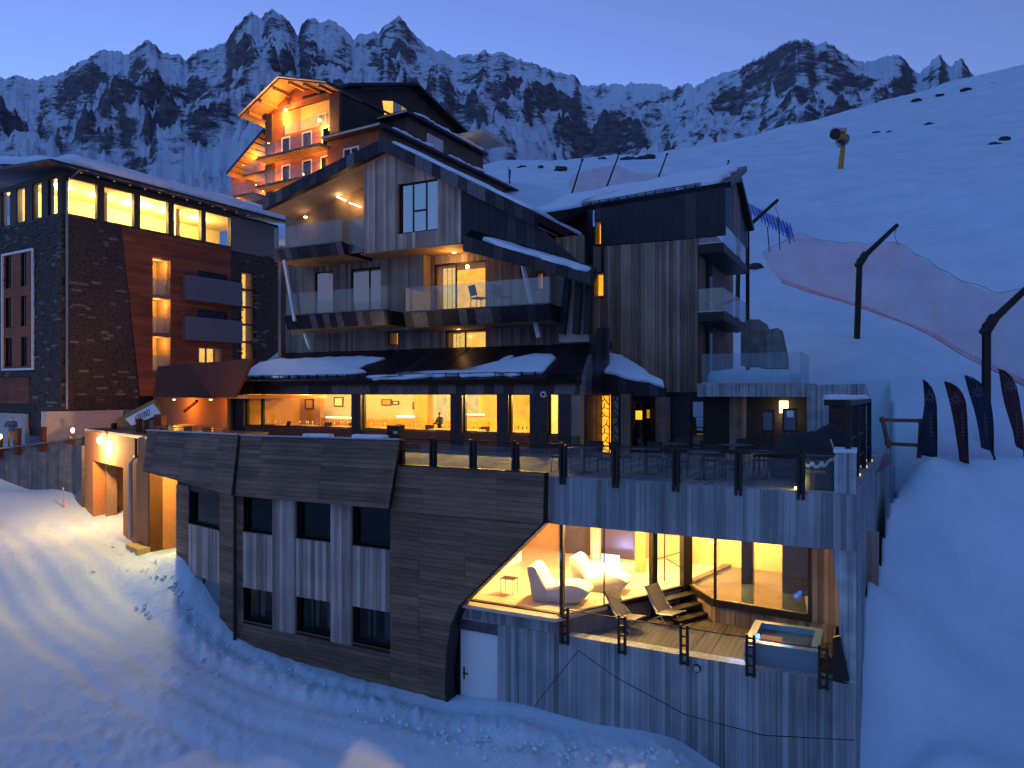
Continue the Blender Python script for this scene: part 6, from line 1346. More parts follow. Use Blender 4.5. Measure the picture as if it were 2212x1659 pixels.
wrap('print', [[(-.38, hB - .02), (-.34, hB - .18), (-.22, hB - .22), (-.14, hB - .10), (-.10, hB - .22), (.02, hB - .20), (.06, hB - .08)], [(.10, hB - .22), (.22, hB - .05), (.34, hB - .03)], [(.06, hB - .08), (.10, hB - .22)]], .075, M['white'])
# the readable small word under the mark
cx0 = -.36; L_ = {'M': [[(0, 0), (0, 1), (.5, .4), (1, 1), (1, 0)]], 'o': [[(0, 0), (1, 0), (1, .7), (0, .7), (0, 0)]], 'v': [[(0, .7), (.5, 0), (1, .7)]], 'e': [[(1, 0), (0, 0), (0, .7), (1, .7), (1, .35), (0, .35)]], 'm': [[(0, 0), (0, .7), (.5, .7), (.5, 0)], [(.5, .7), (1, .7), (1, 0)]]}
strk = []
for ch in 'Movemo': strk += [[(cx0 + x * .065, hB - .36 + z * .07) for x, z in s_] for s_ in L_[ch]]; cx0 += .085
wrap('print', strk, .012, plain('gold print', (.7, .5, .12), .5))
pl = H.b(5.8); r = pl.rect(1790, 872, 1862, 960); hut = thing('vending_hut', 'small dark hut with snow capped roof beside the black bars', 'hut', pl.pt((r[0] + r[2]) / 2, z_deck))
MB().rect(pl, (r[0], z_deck, r[2], r[3] - .05), -1.0, 0).build('body', M['zinc2'], hut); MB().rect(pl, (r[0] - .12, r[3] - .05, r[2] + .12, r[3] + .12), -1.1, .15).build('roof', M['black'], hut)
snow_patch('roof_snow', Pl(pl.pt(r[0] - .1, r[3] + .12, .1), pl.ax, -pl.n, Z), [(0, 0), (r[2] - r[0] + .2, 0), (r[2] - r[0] + .2, 1.1), (0, 1.1)], .14, hut, 3, .25)
for k in range(3): MB().rect(pl, (lerp(r[0], r[2], .1), lerp(z_deck, r[3], .62 + .1 * k), lerp(r[0], r[2], .9), lerp(z_deck, r[3], .68 + .1 * k)), .001, .02).build('slat', M['rust'], hut)
# black bars on the side wall
bars = thing('bar_fence', 'tall black upright bars on the concrete side wall', 'fence', SIDE.pt(2, zS)); zbT = SIDE.pix(1875, 866)[1] + .1
aa_ = [SIDE.pix(u, 960)[0] for u in (1851, 1868, 1884, 1897)]
sp_ = [.35, 2.4, 4.6, 6.6]
for a_ in sp_: MB().rect(SIDE, (a_, zS - .02, a_ + .11, zS + 1.80), -.26, -.14).build('bar', M['black'], bars); MB().rect(SIDE, (a_ + .12, zS, a_ + .24, zS + .06), -.28, -.12).build('base_light', M['lit_pale'], bars)
MB().rect(SIDE, (sp_[0], zS + 1.801, sp_[-1] + .11, zS + 1.91), -.26, -.14).build('top_rail', M['black'], bars)
for k in (.45, 1.0): MB().rect(SIDE, (sp_[0], zS + k, sp_[-1] + .1, zS + k + .04), -.22, -.18).build('rail', M['black'], bars)

# ------------------------------------------------------------------ lower terrace
lr_ = thing('lower_railing', 'black ladder post glass railing on the lower concrete wall', 'railing', H.w(5, 0, zl))
lu = [1222, 1345, 1479, 1622, 1779]; la2 = [HB0.pix(u, 1400)[0] for u in lu]
for a_ in la2:
    mb = MB().rect(HB0, (a_ - .11, zl - .22, a_ - .05, zl + .76), .015, .09).rect(HB0, (a_ + .05, zl - .22, a_ + .11, zl + .76), .015, .09)
    for k in (-.2, .02, .24, .46, .66): mb.rect(HB0, (a_ - .05, zl + k, a_ + .05, zl + k + .045), .02, .08)
    mb.build('post', M['black'], lr_)
for a, b in zip(la2, la2[1:]): rplate('pane', HB0, (a + .1, zl + .02, b - .1, zl + .66), -.01, .0, M['clear_rail'], lr_); MB().tube([HB0.pt(a + .09, zl + .68, .03), HB0.pt(b - .09, zl + .68, .03)], .014, 6).build('wire', M['black'], lr_)
a = la2[-1]; b = HB0.pix(1830, 1420)[0]
for k in (.02, .24, .46): MB().tube([HB0.pt(a + .09, zl + k, .03), HB0.pt(b, zl + k - .03, .03)], .016, 6).build('wire', M['black'], lr_)
wl = thing('bulkhead_lamp', 'round steel bulkhead lamp on the board marked concrete wall', 'lamp', HB0.pt(*HB0.pix(1506, 1443), .05)); c = HB0.pix(1506, 1443)
pl = Pl(HB0.pt(*c), HB0.ax, HB0.ay, HB0.n)
def disc(pl, r, o0, o1, n=18): return [pl.pt(r * math.cos(2 * math.pi * i / n), r * math.sin(2 * math.pi * i / n), o0) for i in range(n)], pl.n * (o1 - o0)
prism('ring', *disc(pl, .10, .0, .05), M['black'], wl); prism('lens', *disc(pl, .075, .05, .07), M['steel'], wl)
for nm, pts in (('short dark cable slanting down the concrete to the snow', [(1250, 1405), (1190, 1480), (1130, 1558)]), ('long dark cable sagging across the lower concrete wall', [(1250, 1405), (1330, 1462), (1480, 1543), (1650, 1588), (1845, 1598)])):
    cb = thing('cable', nm, 'cable', HB0.pt(*HB0.pix(1250, 1405)), 'cables on the concrete'); MB().tube([HB0.pt(*HB0.pix(*p), .015) for p in pts], .010, 6).build('wire', M['rubber'], cb)
# moulded spa loungers
def chaise():
    t = thing('spa_lounger', 'x', 'lounger'); pr = [(.12, .02), (.02, .45), (-.06, .86), (.0, .96), (.14, .97), (.24, .84), (.45, .50), (.62, .44), (.9, .50), (1.25, .54), (1.55, .50), (1.70, .38), (1.66, .24), (1.45, .08), (1.15, .0), (.5, .0)]
    sm = []
    for i in range(len(pr)):
        p0, p1, p2, p3 = [Vector(pr[(i + k) % len(pr)]) for k in (-1, 0, 1, 2)]
        for s_ in (0, .25, .5, .75): sm.append(.5 * ((2 * p1) + (p2 - p0) * s_ + (2 * p0 - 5 * p1 + 4 * p2 - p3) * s_ ** 2 + (-p0 + 3 * p1 - 3 * p2 + p3) * s_ ** 3))
    c = sum(sm, Vector((0, 0))) / len(sm); n = len(sm); v = []; f = []
    for y, s_ in ((-.40, .90), (-.385, .96), (-.35, 1.0), (.35, 1.0), (.385, .96), (.40, .90)): v += [Vector((c.x + (p.x - c.x) * s_, y, c.y + (p.y - c.y) * s_)) for p in sm]
    for r in range(5): f += [(r * n + i, r * n + (i + 1) % n, (r + 1) * n + (i + 1) % n, (r + 1) * n + i) for i in range(n)]
    f += [tuple(range(n - 1, -1, -1)), tuple(5 * n + i for i in range(n))]
    mesh('shell', v, f, M['fabric_white'], t, smooth=True); return t
lo1 = chaise(); q = plan(1150, 1292); lo1.location = H.w(q[0] - .05, q[1] + .15, z_in); lo1.rotation_euler = (0, 0, hz_ + .12); lo1['label'] = 'white moulded spa lounger nearer the glass corner'; lo1['group'] = 'spa loungers'
q = plan(1232, 1272); copy_tree(lo1, H.w(q[0] + .0, q[1] + .35, z_in), hz_ + .05, label='white moulded spa lounger further inside by the partition', group='spa loungers')
st_ = thing('side_table', 'small wire side table beside the spa glass', 'table', H.w(*plan(1100, 1282), z_in)); c = H.w(*plan(1100, 1282), z_in)
for dx, dy in ((-.2, -.15), (.2, -.15), (-.2, .15), (.2, .15)): MB().tube([c + H.R * dx + H.B * dy, c + H.R * dx + H.B * dy + Z * .45], .01, 6).build('leg', M['black'], st_)
MB().prism([c + H.R * -.22 + H.B * -.17 + Z * .45, c + H.R * .22 + H.B * -.17 + Z * .45, c + H.R * .22 + H.B * .17 + Z * .45, c + H.R * -.22 + H.B * .17 + Z * .45], Z * .015).build('table_top', M['black'], st_)
# folding deck chairs outside
M['sling'] = plain('grey sling fabric', (.12, .12, .14), .9)
def deckchair():
    t = thing('deck_chair', 'x', 'deck chair')
    prism('backrest', [(-.28, .0, .30), (.28, .0, .30), (.28, .42, .98), (-.28, .42, .98)], Vector((0, -.02, .012)), M['sling'], t); prism('seat', [(-.28, -.55, .36), (.28, -.55, .36), (.28, .0, .30), (-.28, .0, .30)], Z * .02, M['sling'], t)
    for x in (-.30, .30):
        MB().tube([(x, -.58, .37), (x, 0, .30), (x, .44, 1.0)], .016, 6).build('frame', M['steel'], t); MB().tube([(x, -.45, 0), (x, .12, .50)], .014, 6).build('leg', M['steel'], t); MB().tube([(x, .30, 0), (x, -.30, .34)], .014, 6).build('leg', M['steel'], t)
    return t
dc = deckchair(); q = H.z(z_out).pix(1345, 1355); dc.location = H.w(q[0], max(.5, q[1]), z_out); dc.rotation_euler = (0, 0, hz_ + 1.3); dc['label'] = 'grey folding deck chair below the glass corner'; dc['group'] = 'deck chairs on the lower terrace'
q = H.z(z_out).pix(1432, 1343); copy_tree(dc, H.w(q[0], q[1], z_out), hz_ + 1.15, label='grey folding deck chair beside the black steps', group='deck chairs on the lower terrace')
# hot tub
ta0, ta1 = HB0.pix(1600, 1420)[0] + .05, HB0.pix(1772, 1420)[0] - .05; tub = thing('hot_tub', 'pale blue lit hot tub behind the lower glass railing', 'hot tub', H.w((ta0 + ta1) / 2, 1.1, z_out))
M['tub'] = plain('pale blue acrylic', (.12, .24, .34), .2, 0, .05, 2, .0)
mb = MB(); h_ = .62
for q in (((ta0, .22), (ta1, .22), (ta1, .40), (ta0, .40)), ((ta0, 1.8), (ta1, 1.8), (ta1, 1.98), (ta0, 1.98)), ((ta0, .401), (ta0 + .18, .401), (ta0 + .18, 1.799), (ta0, 1.799)), ((ta1 - .18, .401), (ta1, .401), (ta1, 1.799), (ta1 - .18, 1.799))): mb.prism([H.w(a, b, z_out) for a, b in q], Z * h_)
mb.build('shell', M['tub'], tub); slab('water', [(ta0 + .18, .40), (ta1 - .18, .40), (ta1 - .18, 1.8), (ta0 + .18, 1.8)], z_out + .45, z_out + .47, M['water'], tub)
fx = MB().prism([H.w(ta0 + .19, .5, z_out + .48), H.w(ta0 + .24, .5, z_out + .48), H.w(ta0 + .24, 1.0, z_out + .48), H.w(ta0 + .19, 1.0, z_out + .48)], Z * .1).build('tub_light', emit('blue tub light', (.05, .25, 1.0), 10), tub); lamp(H.w(ta0 - .15, .35, z_out + .35), 8, (.08, .35, 1), .08, fx)
lamp(H.w((ta0 + ta1) / 2, .9, z_out + .9), 6, (.15, .5, 1), .2, fx)

# ------------------------------------------------------------------ ski slope: nets, poles, flags, snow cannon
def netmat(name, col, dens):
    m, t, b = newmat(name); tr = N(t, 'ShaderNodeBsdfTransparent'); df = N(t, 'ShaderNodeBsdfDiffuse'); df.inputs[0].default_value = (*col, 1)
    mp = coords(t, (1, 1, 1), False); n = N(t, 'ShaderNodeTexNoise'); n.inputs['Scale'].default_value = .6; n.inputs['Detail'].default_value = 4; t.links.new(mp.outputs[0], n.inputs['Vector'])
    mr = N(t, 'ShaderNodeMapRange'); mr.inputs[1].default_value = .3; mr.inputs[2].default_value = .7; mr.inputs[3].default_value = dens * .75; mr.inputs[4].default_value = dens * 1.3; t.links.new(n.outputs[0], mr.inputs[0])
    mx = N(t, 'ShaderNodeMixShader'); t.links.new(mr.outputs[0], mx.inputs[0]); t.links.new(tr.outputs[0], mx.inputs[1]); t.links.new(df.outputs[0], mx.inputs[2]); t.links.new(mx.outputs[0], t.nodes['Material Output'].inputs[0]); return m
def interp(pts, n):
    L = np.cumsum([0] + [(Vector(b) - Vector(a)).length for a, b in zip(pts, pts[1:])]); x = np.linspace(0, L[-1], n); return [Vector([np.interp(s_, L, [p[k] for p in pts]) for k in range(3)]) for s_ in x]
def net(root, top, bot, mat, n=60, m=10, rope=True, belly=.25):
    T = interp([P(*p) for p in top], n); B_ = interp([P(*p) for p in bot], n); v = []; f = []
    for i in range(n):
        for j in range(m + 1): s_ = j / m; v.append(T[i].lerp(B_[i], s_) + Vector((0, belly * math.sin(math.pi * s_) * (1 + .3 * math.sin(i * .7)), .04 * math.sin(i * .5 + j))))
    f = [(i * (m + 1) + j, (i + 1) * (m + 1) + j, (i + 1) * (m + 1) + j + 1, i * (m + 1) + j + 1) for i in range(n - 1) for j in range(m)]
    mesh('net', v, f, mat, root, smooth=True)
    if rope: MB().tube([p + Z * (.05 + .05 * math.sin(i * 1.1)) for i, p in enumerate(T)], .011, 5).build('rope', M['rubber'], root); MB().tube(B_, .016, 5).build('rope', M['rust'], root)
M['net_red'] = netmat('faded red safety netting', (.95, .17, .07), .25); M['net_hem'] = netmat('red net hem', (.95, .16, .06), .36); M['net_blue'] = netmat('blue race netting', (.03, .16, .70), .6)
n1 = thing('safety_net', 'long faded red safety net sagging between bent black poles', 'safety net', P(1940, 690, 38))
net(n1, [(1646, 548, 46), (1722, 506, 45), (1790, 524, 43), (1860, 528, 40), (1936, 524, 37.2), (1990, 556, 35), (2060, 600, 32), (2150, 634, 29.5), (2215, 628, 28), (2330, 660, 26)], [(1688, 610, 46), (1740, 628, 45), (1800, 645, 43), (1870, 668, 40), (1950, 695, 37.2), (2010, 724, 35), (2080, 768, 32), (2145, 800, 29.5), (2215, 835, 28), (2330, 880, 26)], M['net_red'])
net(n1, [(1684, 600, 45.9), (1740, 621, 44.9), (1870, 661, 39.9), (2010, 716, 34.9), (2145, 790, 29.4), (2330, 866, 25.9)], [(1688, 611, 46), (1740, 629, 45), (1870, 669, 40), (2010, 725, 35), (2145, 801, 29.5), (2330, 881, 26)], M['net_hem'], 50, 2, False, 0)
n2 = thing('safety_net', 'pale red safety net on the snow behind the snowy roof', 'safety net', P(1350, 410, 72))
net(n2, [(1228, 390, 70), (1240, 378, 70), (1290, 361, 71), (1330, 357, 72), (1372, 372, 74), (1440, 379, 76), (1478, 386, 78)], [(1232, 412, 70), (1260, 420, 70), (1320, 418, 72), (1400, 408, 75), (1478, 389, 78)], M['net_red'], 40, 8, False)
def bentpole(label, base, elbow, tip, w_):
    t = thing('bent_pole', label, 'pole', base, 'bent net poles'); MB().tube([base - Z * .6, elbow], w_, 12, w_ * .95).build('upright', M['black'], t); MB().tube([elbow - Z * .08, tip], w_ * .95, 12, w_ * .7).build('arm', M['black'], t)
    MB().tube([elbow - Z * .28 + (tip - elbow) * -.05, elbow + (tip - elbow) * .16], w_ * 1.25, 12).build('collar', M['black'], t)
    MB().tube([tip, tip - Z * .55 + Vector((-.15, 0, 0)), tip - Z * 1.0 + Vector((.1, .1, 0))], .015, 5).build('hanger_rope', M['rust'], t); return t
bentpole('bent black net pole standing free on the slope', P(1850, 737, 37), P(1857, 560, 37), P(1938, 486, 37.4), .155)
bentpole('bent black net pole behind the feather flags at the photo edge', P(2130, 940, 27), P(2131, 700, 27), P(2236, 606, 27.3), .16)
bentpole('bent black net pole half hidden behind the tall annex', P(1592, 700, 47), P(1596, 505, 47), P(1680, 432, 47.3), .15)
for i, (u0, v0, u1, v1, Y_) in enumerate(((1233, 418, 1258, 345, 69), (1303, 416, 1338, 331, 71), (1411, 405, 1441, 333, 75), (1558, 395, 1574, 348, 80))):
    t = thing('slope_pole', ('thin dark leaning pole at the left end of the pale red net', 'tallest thin dark pole rising from the pale red net', 'thin dark leaning pole right of the pale red net', 'short thin pole above the annex roof ridge')[i], 'pole', P(u0, v0, Y_), 'thin slope poles')
    MB().tube([P(u0, v0 + 8, Y_), P(u1, v1, Y_ - .5)], .10, 8, .07).build('shaft', M['black'], t); MB().lathe([(.12, 0), (.13, .12), (.08, .2)], P(u1, v1, Y_ - .5) - Z * .1, 8).build('cap', M['black'], t)
bf = thing('blue_race_fence', 'row of leaning blue poles with blue race netting', 'fence', P(1660, 490, 60)); k_ = 15
for i in range(k_):
    f_ = i / (k_ - 1); u = lerp(1608, 1716, f_); v = lerp(455, 522, f_ ** .9); Y_ = lerp(66, 54, f_); MB().tube([P(u, v, Y_), P(u - 7 - 3 * f_, v - lerp(26, 40, f_), Y_ - .3)], .05, 6).build('pole', plain('blue pole', (.02, .10, .55), .5) if i == 0 else bpy.data.materials['blue pole'], bf)
net(bf, [(1601, 432, 66), (1650, 455, 61), (1707, 488, 54)], [(1607, 450, 66), (1658, 482, 61), (1714, 515, 54)], M['net_blue'], 24, 4, False, 0)
for i, (u0, v0, u1, v1) in enumerate(((1662, 545, 1658, 492), (1685, 540, 1681, 470), (1707, 527, 1699, 495))):
    t = thing('marker_pole', 'thin dark marker pole %s the blue race fence' % ('left below', 'in front of', 'at the right end of')[i], 'pole', P(u0, v0, 50), 'marker poles by the race fence'); MB().tube([P(u0, v0, 50), P(u1, v1, 50)], .035, 6).build('shaft', M['black'], t); MB().lathe([(.05, 0), (.05, .08)], P(u1, v1, 50), 6).build('cap', M['rust'], t)
# feather flags
FZ = [[(905, 275), (960, 310), (1020, 390), (1060, 490), (1080, 620), (1085, 900), (1080, 1290), (1030, 1250), (950, 1170), (880, 1230), (830, 1250), (880, 900), (920, 560)],
      [(1185, 300), (1270, 320), (1350, 370), (1410, 450), (1450, 560), (1475, 750), (1490, 1000), (1500, 1375), (1385, 1340), (1370, 1200), (1300, 850), (1230, 500)],
      [(1450, 220), (1540, 240), (1640, 310), (1720, 400), (1770, 520), (1800, 760), (1825, 1000), (1845, 1330), (1740, 1140), (1660, 1190), (1640, 1080), (1560, 640), (1500, 400)],
      [(1875, 135), (1960, 160), (2060, 240), (2120, 370), (2160, 560), (2190, 850), (2212, 1190), (2120, 1170), (2085, 1130), (2060, 950), (1980, 600), (1920, 330)]]
EM = [(985, 505), (1310, 530), (1590, 440), (2000, 355)]
fl_lab = ['dark blue feather flag beside the wooden fence', 'maroon feather flag between two dark blue flags', 'dark blue feather flag in front of the bent pole', 'maroon feather flag at the far end of the row']
zz_uv = lambda x, y: ((2500 + x / 4.424) * .7373, (1050 + y / 4.424) * .7373)
for i, fz in enumerate(FZ):
    Y_ = 25.2 - .25 * i; cu = zz_uv(*fz[5])[0]; pl = Pl(P(cu, HZ, Y_), (math.cos(.15 * i - .25), math.sin(.15 * i - .25), 0), Z); pl.n = pl.n if pl.n.y < 0 else -pl.n; pl.o.z = 0
    pts = [pl.pix(*zz_uv(*p)) for p in fz]; base = pl.pix(*zz_uv(fz[6][0] + (4 if i else 2), max(fz[6][1], fz[7][1]) + 95))
    t = thing('feather_flag', fl_lab[i], 'flag', pl.pt(*base), 'feather flags on the slope')
    fm_ = plain('flag cloth %d' % i, (.008, .016, .045) if i % 2 == 0 else (.045, .012, .020), .85, 0, .25, 1.5)
    # cloth as a gently waving sheet
    ys = [p[1] for p in pts]; n_ = 26; v = []; f = []
    for k in range(n_ + 1):
        y = lerp(min(ys) + .01, max(ys) - .01, k / n_); xs = []
        for (x0, y0), (x1, y1) in zip(pts, pts[1:] + pts[:1]):
            if (y0 - y) * (y1 - y) < 0: xs.append(lerp(x0, x1, (y - y0) / (y1 - y0)))
        if len(xs) < 2: xs = [pts[0][0], pts[0][0] + .01]
        for j in range(7): x = lerp(min(xs), max(xs), j / 6); v.append(pl.pt(x, y, .05 * math.sin(j * .9 + y * 2.1 + i)))
    for k in range(n_): f += [(k * 7 + j, k * 7 + j + 1, (k + 1) * 7 + j + 1, (k + 1) * 7 + j) for j in range(6)]
    cl = mesh('cloth', v, f, fm_, t, smooth=True); sd = cl.modifiers.new('thick', 'SOLIDIFY'); sd.thickness = .012
    rp = [pl.pt(*base)] + [pl.pt(*pl.pix(*zz_uv(*p)), -.02) for p in (fz[5], fz[4], fz[3], fz[2], fz[1], fz[0])]; MB().tube(rp, .022, 6, .012).build('pole', M['black'], t)
    e = pl.pix(*zz_uv(*EM[i])); mb = MB()
    for k in range(9):
        an_ = k * 2 * math.pi / 9 + .3; r0, r1 = .06, .17 + .05 * ((k * 7) % 3); mb.bar(pl.pt(e[0] + r0 * math.cos(an_), e[1] + r0 * math.sin(an_), .075), pl.pt(e[0] + r1 * math.cos(an_), e[1] + r1 * math.sin(an_), .075), .022, .006, pl.n)
    mb.build('emblem', M['balc'], t)
    mb = MB()
    for k in range(7): u_, v_ = zz_uv(lerp(fz[5][0], fz[-2][0], .45) + k * 3, 720 + 45 * k); c_ = pl.pix(u_, v_); mb.rect(pl, (c_[0] - .05, c_[1] - .04, c_[0] + .05, c_[1] - .015), .07, .075); mb.rect(pl, (c_[0] - .05, c_[1] - .015, c_[0] - .02, c_[1] + .03), .07, .075)
    mb.build('lettering', plain('faint flag print', (.10, .10, .12), .8) if i == 0 else bpy.data.materials['faint flag print'], t)
# wooden fence
wf = thing('wooden_fence', 'two rail dark wooden fence between the bars and the flags', 'fence', P(1950, 965, 26))
for a, b in (((1900, 907), (1992, 909)), ((1912, 958), (1988, 962))): MB().bar(P(*a, 26.5), P(*b, 25.6), .06, .13, Z).build('rail', M['dark_plank'], wf)
for a, b in (((1990, 905), (1985, 990)), ((1905, 900), (1920, 968))): MB().bar(P(*a, 25.7 if a[0] > 1950 else 26.4), P(*b, 25.6 if a[0] > 1950 else 26.4), .12, .1, Vector((0, 1, 0))).build('post', M['dark_plank'], wf)
# snow cannon
def cannon():
    Y_ = gpt(1815, 362).y; s_ = Y_ / 108; B0 = P(1814, 363, Y_); t = thing('snow_cannon', 'yellow snow cannon on a tall post at the slope edge', 'snow cannon', B0)
    yl = plain('cannon yellow', (.42, .20, .02), .5, 0, .2); top = P(1821, 318, Y_); MB().tube([B0 - Z, top], .42 * s_, 10, .34 * s_).build('post', yl, t); MB().tube([top, P(1822, 303, Y_)], .3 * s_, 10).build('head_post', plain('cannon blue', (.02, .05, .12), .5), t)
    MB().tube([P(1825, 303, Y_), P(1810, 305, Y_)], .22 * s_, 8).build('cradle', M['black'], t); c = P(1812, 295, Y_); d = Vector((-.75, -.6, .12)).normalized()
    MB().tube([c - d * 1.3 * s_, c + d * .9 * s_], .85 * s_, 18, .62 * s_).build('barrel', yl, t); MB().tube([c + d * .9 * s_, c + d * 1.3 * s_], .80 * s_, 18).build('nozzle_ring', M['black'], t); MB().tube([c - d * 1.6 * s_, c - d * 1.3 * s_], .95 * s_, 18).build('fan_housing', M['steel'], t)
    hp = P(1811, 283, Y_); MB().box(hp.x - 1.0 * s_, hp.y - .6, hp.z - .3 * s_, hp.x + 1.0 * s_, hp.y + .6, hp.z + .3 * s_).build('control_box', M['steel'], t)
    MB().tube([P(1806, 306, Y_), P(1808, 314, Y_), P(1819, 320, Y_)], .06 * s_, 6).build('hose', M['black'], t)
cannon()
fg = thing('prayer_flag_pole', 'small flag on a pole behind the dark gable roof', 'flag', gpt(1100, 416)); b_ = gpt(1100, 416); Y_ = b_.y
MB().tube([b_, P(1099, 360, Y_)], .05 * Y_ / 80, 6).build('pole', M['black'], fg); pl = Pl(P(1099, HZ, Y_), (1, .3, 0), Z); pl.n = Vector((.3, -1, 0)).normalized()
plate('cloth', pl, [pl.pix(1099, 364), pl.pix(1104, 368), pl.pix(1102, 388), pl.pix(1099, 386)], -.02, .02, plain('teal flag cloth', (.03, .16, .18), .8), fg); plate('cloth', pl, [pl.pix(1099, 387), pl.pix(1102, 389), pl.pix(1103, 408), pl.pix(1099, 404)], -.02, .02, plain('ochre flag cloth', (.30, .16, .03), .8), fg)
# boulders
M['rock'] = plain('dark boulder', (.045, .042, .045), .9, 0, .4, 1.2, .6, 3)
def boulder(u, v, size, label, seed, flat=.6):
    p = gpt(u, v); rn = np.random.RandomState(seed); v_ = []; f = []; n, m = 12, 7
    for i in range(m + 1):
        th = math.pi * i / m
        for j in range(n): ph = 2 * math.pi * j / n; d = Vector((math.sin(th) * math.cos(ph), math.sin(th) * math.sin(ph), math.cos(th))); r_ = size * (1 + .55 * float(fbm(np.array([d.x * 1.4 + seed * 3.1]), np.array([d.y * 1.4 + d.z * 2.1 + seed]), 3)[0])); v_.append(p + Vector((d.x * r_ * 1.3, d.y * r_, d.z * r_ * flat)))
    for i in range(m): f += [(i * n + j, i * n + (j + 1) % n, (i + 1) * n + (j + 1) % n, (i + 1) * n + j) for j in range(n)]
    mesh('boulder', v_, f, M['rock'], None, label=label, cat='boulder', group='boulders on the snow')
for i, (u, v, s_, lb) in enumerate(((1211, 366, 1.1, 'largest dark boulder on the snow right of the chalet'), (1168, 361, .6, 'small dark boulder left of the largest one'), (1128, 363, .9, 'flat dark rock near the small flag pole'), (1358, 348, 1.6, 'left of three dark boulders under the crag'), (1376, 349, 1.6, 'middle of three dark boulders under the crag'), (1396, 346, 1.9, 'right of three dark boulders under the crag'), (1300, 345, 1.0, 'lone dark boulder between the chalet and the crag'), (1893, 287, 0.9, 'dark rock above the snow cannon'), (1921, 285, .6, 'small dark rock right of the one above the cannon'), (2007, 269, 1.0, 'dark rock on the mid right snow hill'), (2148, 315, 1.1, 'dark rock low on the right snow hill'), (2170, 300, .9, 'small dark rock near the right photo edge'), (1979, 217, 1.3, 'long dark rock below the twin far peaks'), (2030, 206, 1.1, 'dark rock on the hill crest line'), (2086, 195, 1.5, 'dark rock near the hill crest'), (2150, 183, 1.4, 'last dark rock along the hill crest'), (1632, 577, .5, 'small dark rock beside the annex balcony'))):
    boulder(u, v, s_, lb, i + 3, .35 if v < 300 else .6)
for i in range(0):
    rn = random.Random(i); f_ = rn.random(); boulder(lerp(1780, 2200, f_), lerp(292, 188, f_) + rn.uniform(4, 60) + 14, rn.uniform(.25, .7), 'small dark stone scattered over the right snow hill', 40 + i, .3)
# marker stick in the yard
mk = thing('snow_marker', 'thin orange snow marker stick in the yard snow', 'marker', gpt(139, 1100)); g0_ = gpt(139, 1100); MB().tube([g0_ - Z * .2, g0_ + Vector((-.05, 0, .9))], .02, 6).build('stick', plain('orange paint', (.8, .14, .03), .5), mk); MB().tube([g0_ + Vector((-.05, 0, .9)), g0_ + Vector((-.055, 0, 1.0))], .022, 6).build('tip', M['white'], mk)
# ------------------------------------------------------------------ people, restaurant things, small details
def person(name, label, loc, face, pose, mats, h=1.74):
    """one continuous skinned body; faces coloured by height band"""
    k = h / 1.74
    J = {'pel': (0, 0, .94), 'wai': (0, 0, 1.12), 'che': (0, .02, 1.34), 'nek': (0, .02, 1.49), 'hd0': (0, .03, 1.56), 'hd1': (0, .045, 1.68), 'hd2': (0, .04, 1.74)}
    E = [('pel', 'wai'), ('wai', 'che'), ('che', 'nek'), ('nek', 'hd0'), ('hd0', 'hd1'), ('hd1', 'hd2')]; Rr = {'pel': .145, 'wai': .135, 'che': .165, 'nek': .06, 'hd0': .075, 'hd1': .095, 'hd2': .06}
    for s_, sx in (('l', -1), ('r', 1)):
        st = pose['step'] * sx
        J.update({'hip' + s_: (.09 * sx, 0, .90), 'kne' + s_: (.10 * sx, .05 + st * .5, .50), 'ank' + s_: (.10 * sx, -.02 + st, .09), 'toe' + s_: (.10 * sx, .16 + st, .04), 'sho' + s_: (.19 * sx, .01, 1.43), 'elb' + s_: pose['elb' + s_], 'wri' + s_: pose['wri' + s_], 'han' + s_: pose['han' + s_]})
        E += [('pel', 'hip' + s_), ('hip' + s_, 'kne' + s_), ('kne' + s_, 'ank' + s_), ('ank' + s_, 'toe' + s_), ('che', 'sho' + s_), ('sho' + s_, 'elb' + s_), ('elb' + s_, 'wri' + s_), ('wri' + s_, 'han' + s_)]
        Rr.update({'hip' + s_: .10, 'kne' + s_: .068, 'ank' + s_: .048, 'toe' + s_: .04, 'sho' + s_: .08, 'elb' + s_: .055, 'wri' + s_: .042, 'han' + s_: .04})
    keys = list(J); me = bpy.data.meshes.new(name); me.from_pydata([J[q] for q in keys], [(keys.index(a), keys.index(b)) for a, b in E], []); o = bpy.data.objects.new(name, me); COL.objects.link(o)
    sm = o.modifiers.new('skin', 'SKIN'); o.modifiers.new('sub', 'SUBSURF').levels = 2
    for i, q in enumerate(keys): me.skin_vertices[0].data[i].radius = (Rr[q], Rr[q]); me.skin_vertices[0].data[i].use_root = q == 'pel'
    m2 = bpy.data.meshes.new_from_object(o.evaluated_get(bpy.context.evaluated_depsgraph_get())); bpy.data.objects.remove(o)
    for m in mats: m2.materials.append(m)
    for p in m2.polygons:
        z = p.center.z; x = abs(p.center.x); y = p.center.y
        p.use_smooth = True; p.material_index = 0 if z > 1.62 and not (y > .09 and z < 1.70) else (1 if z > 1.50 else (2 if z > .90 or (x > .2 and z > .8) else (3 if z > .10 else 4)))
    b = link(bpy.data.objects.new(name, m2), None, label, 'person'); b.location = loc; b.rotation_euler = (0, 0, face); b.scale = (k, k, k); return b
skin = plain('skin', (.45, .26, .18), .6); hair = plain('dark hair', (.02, .015, .012), .7)
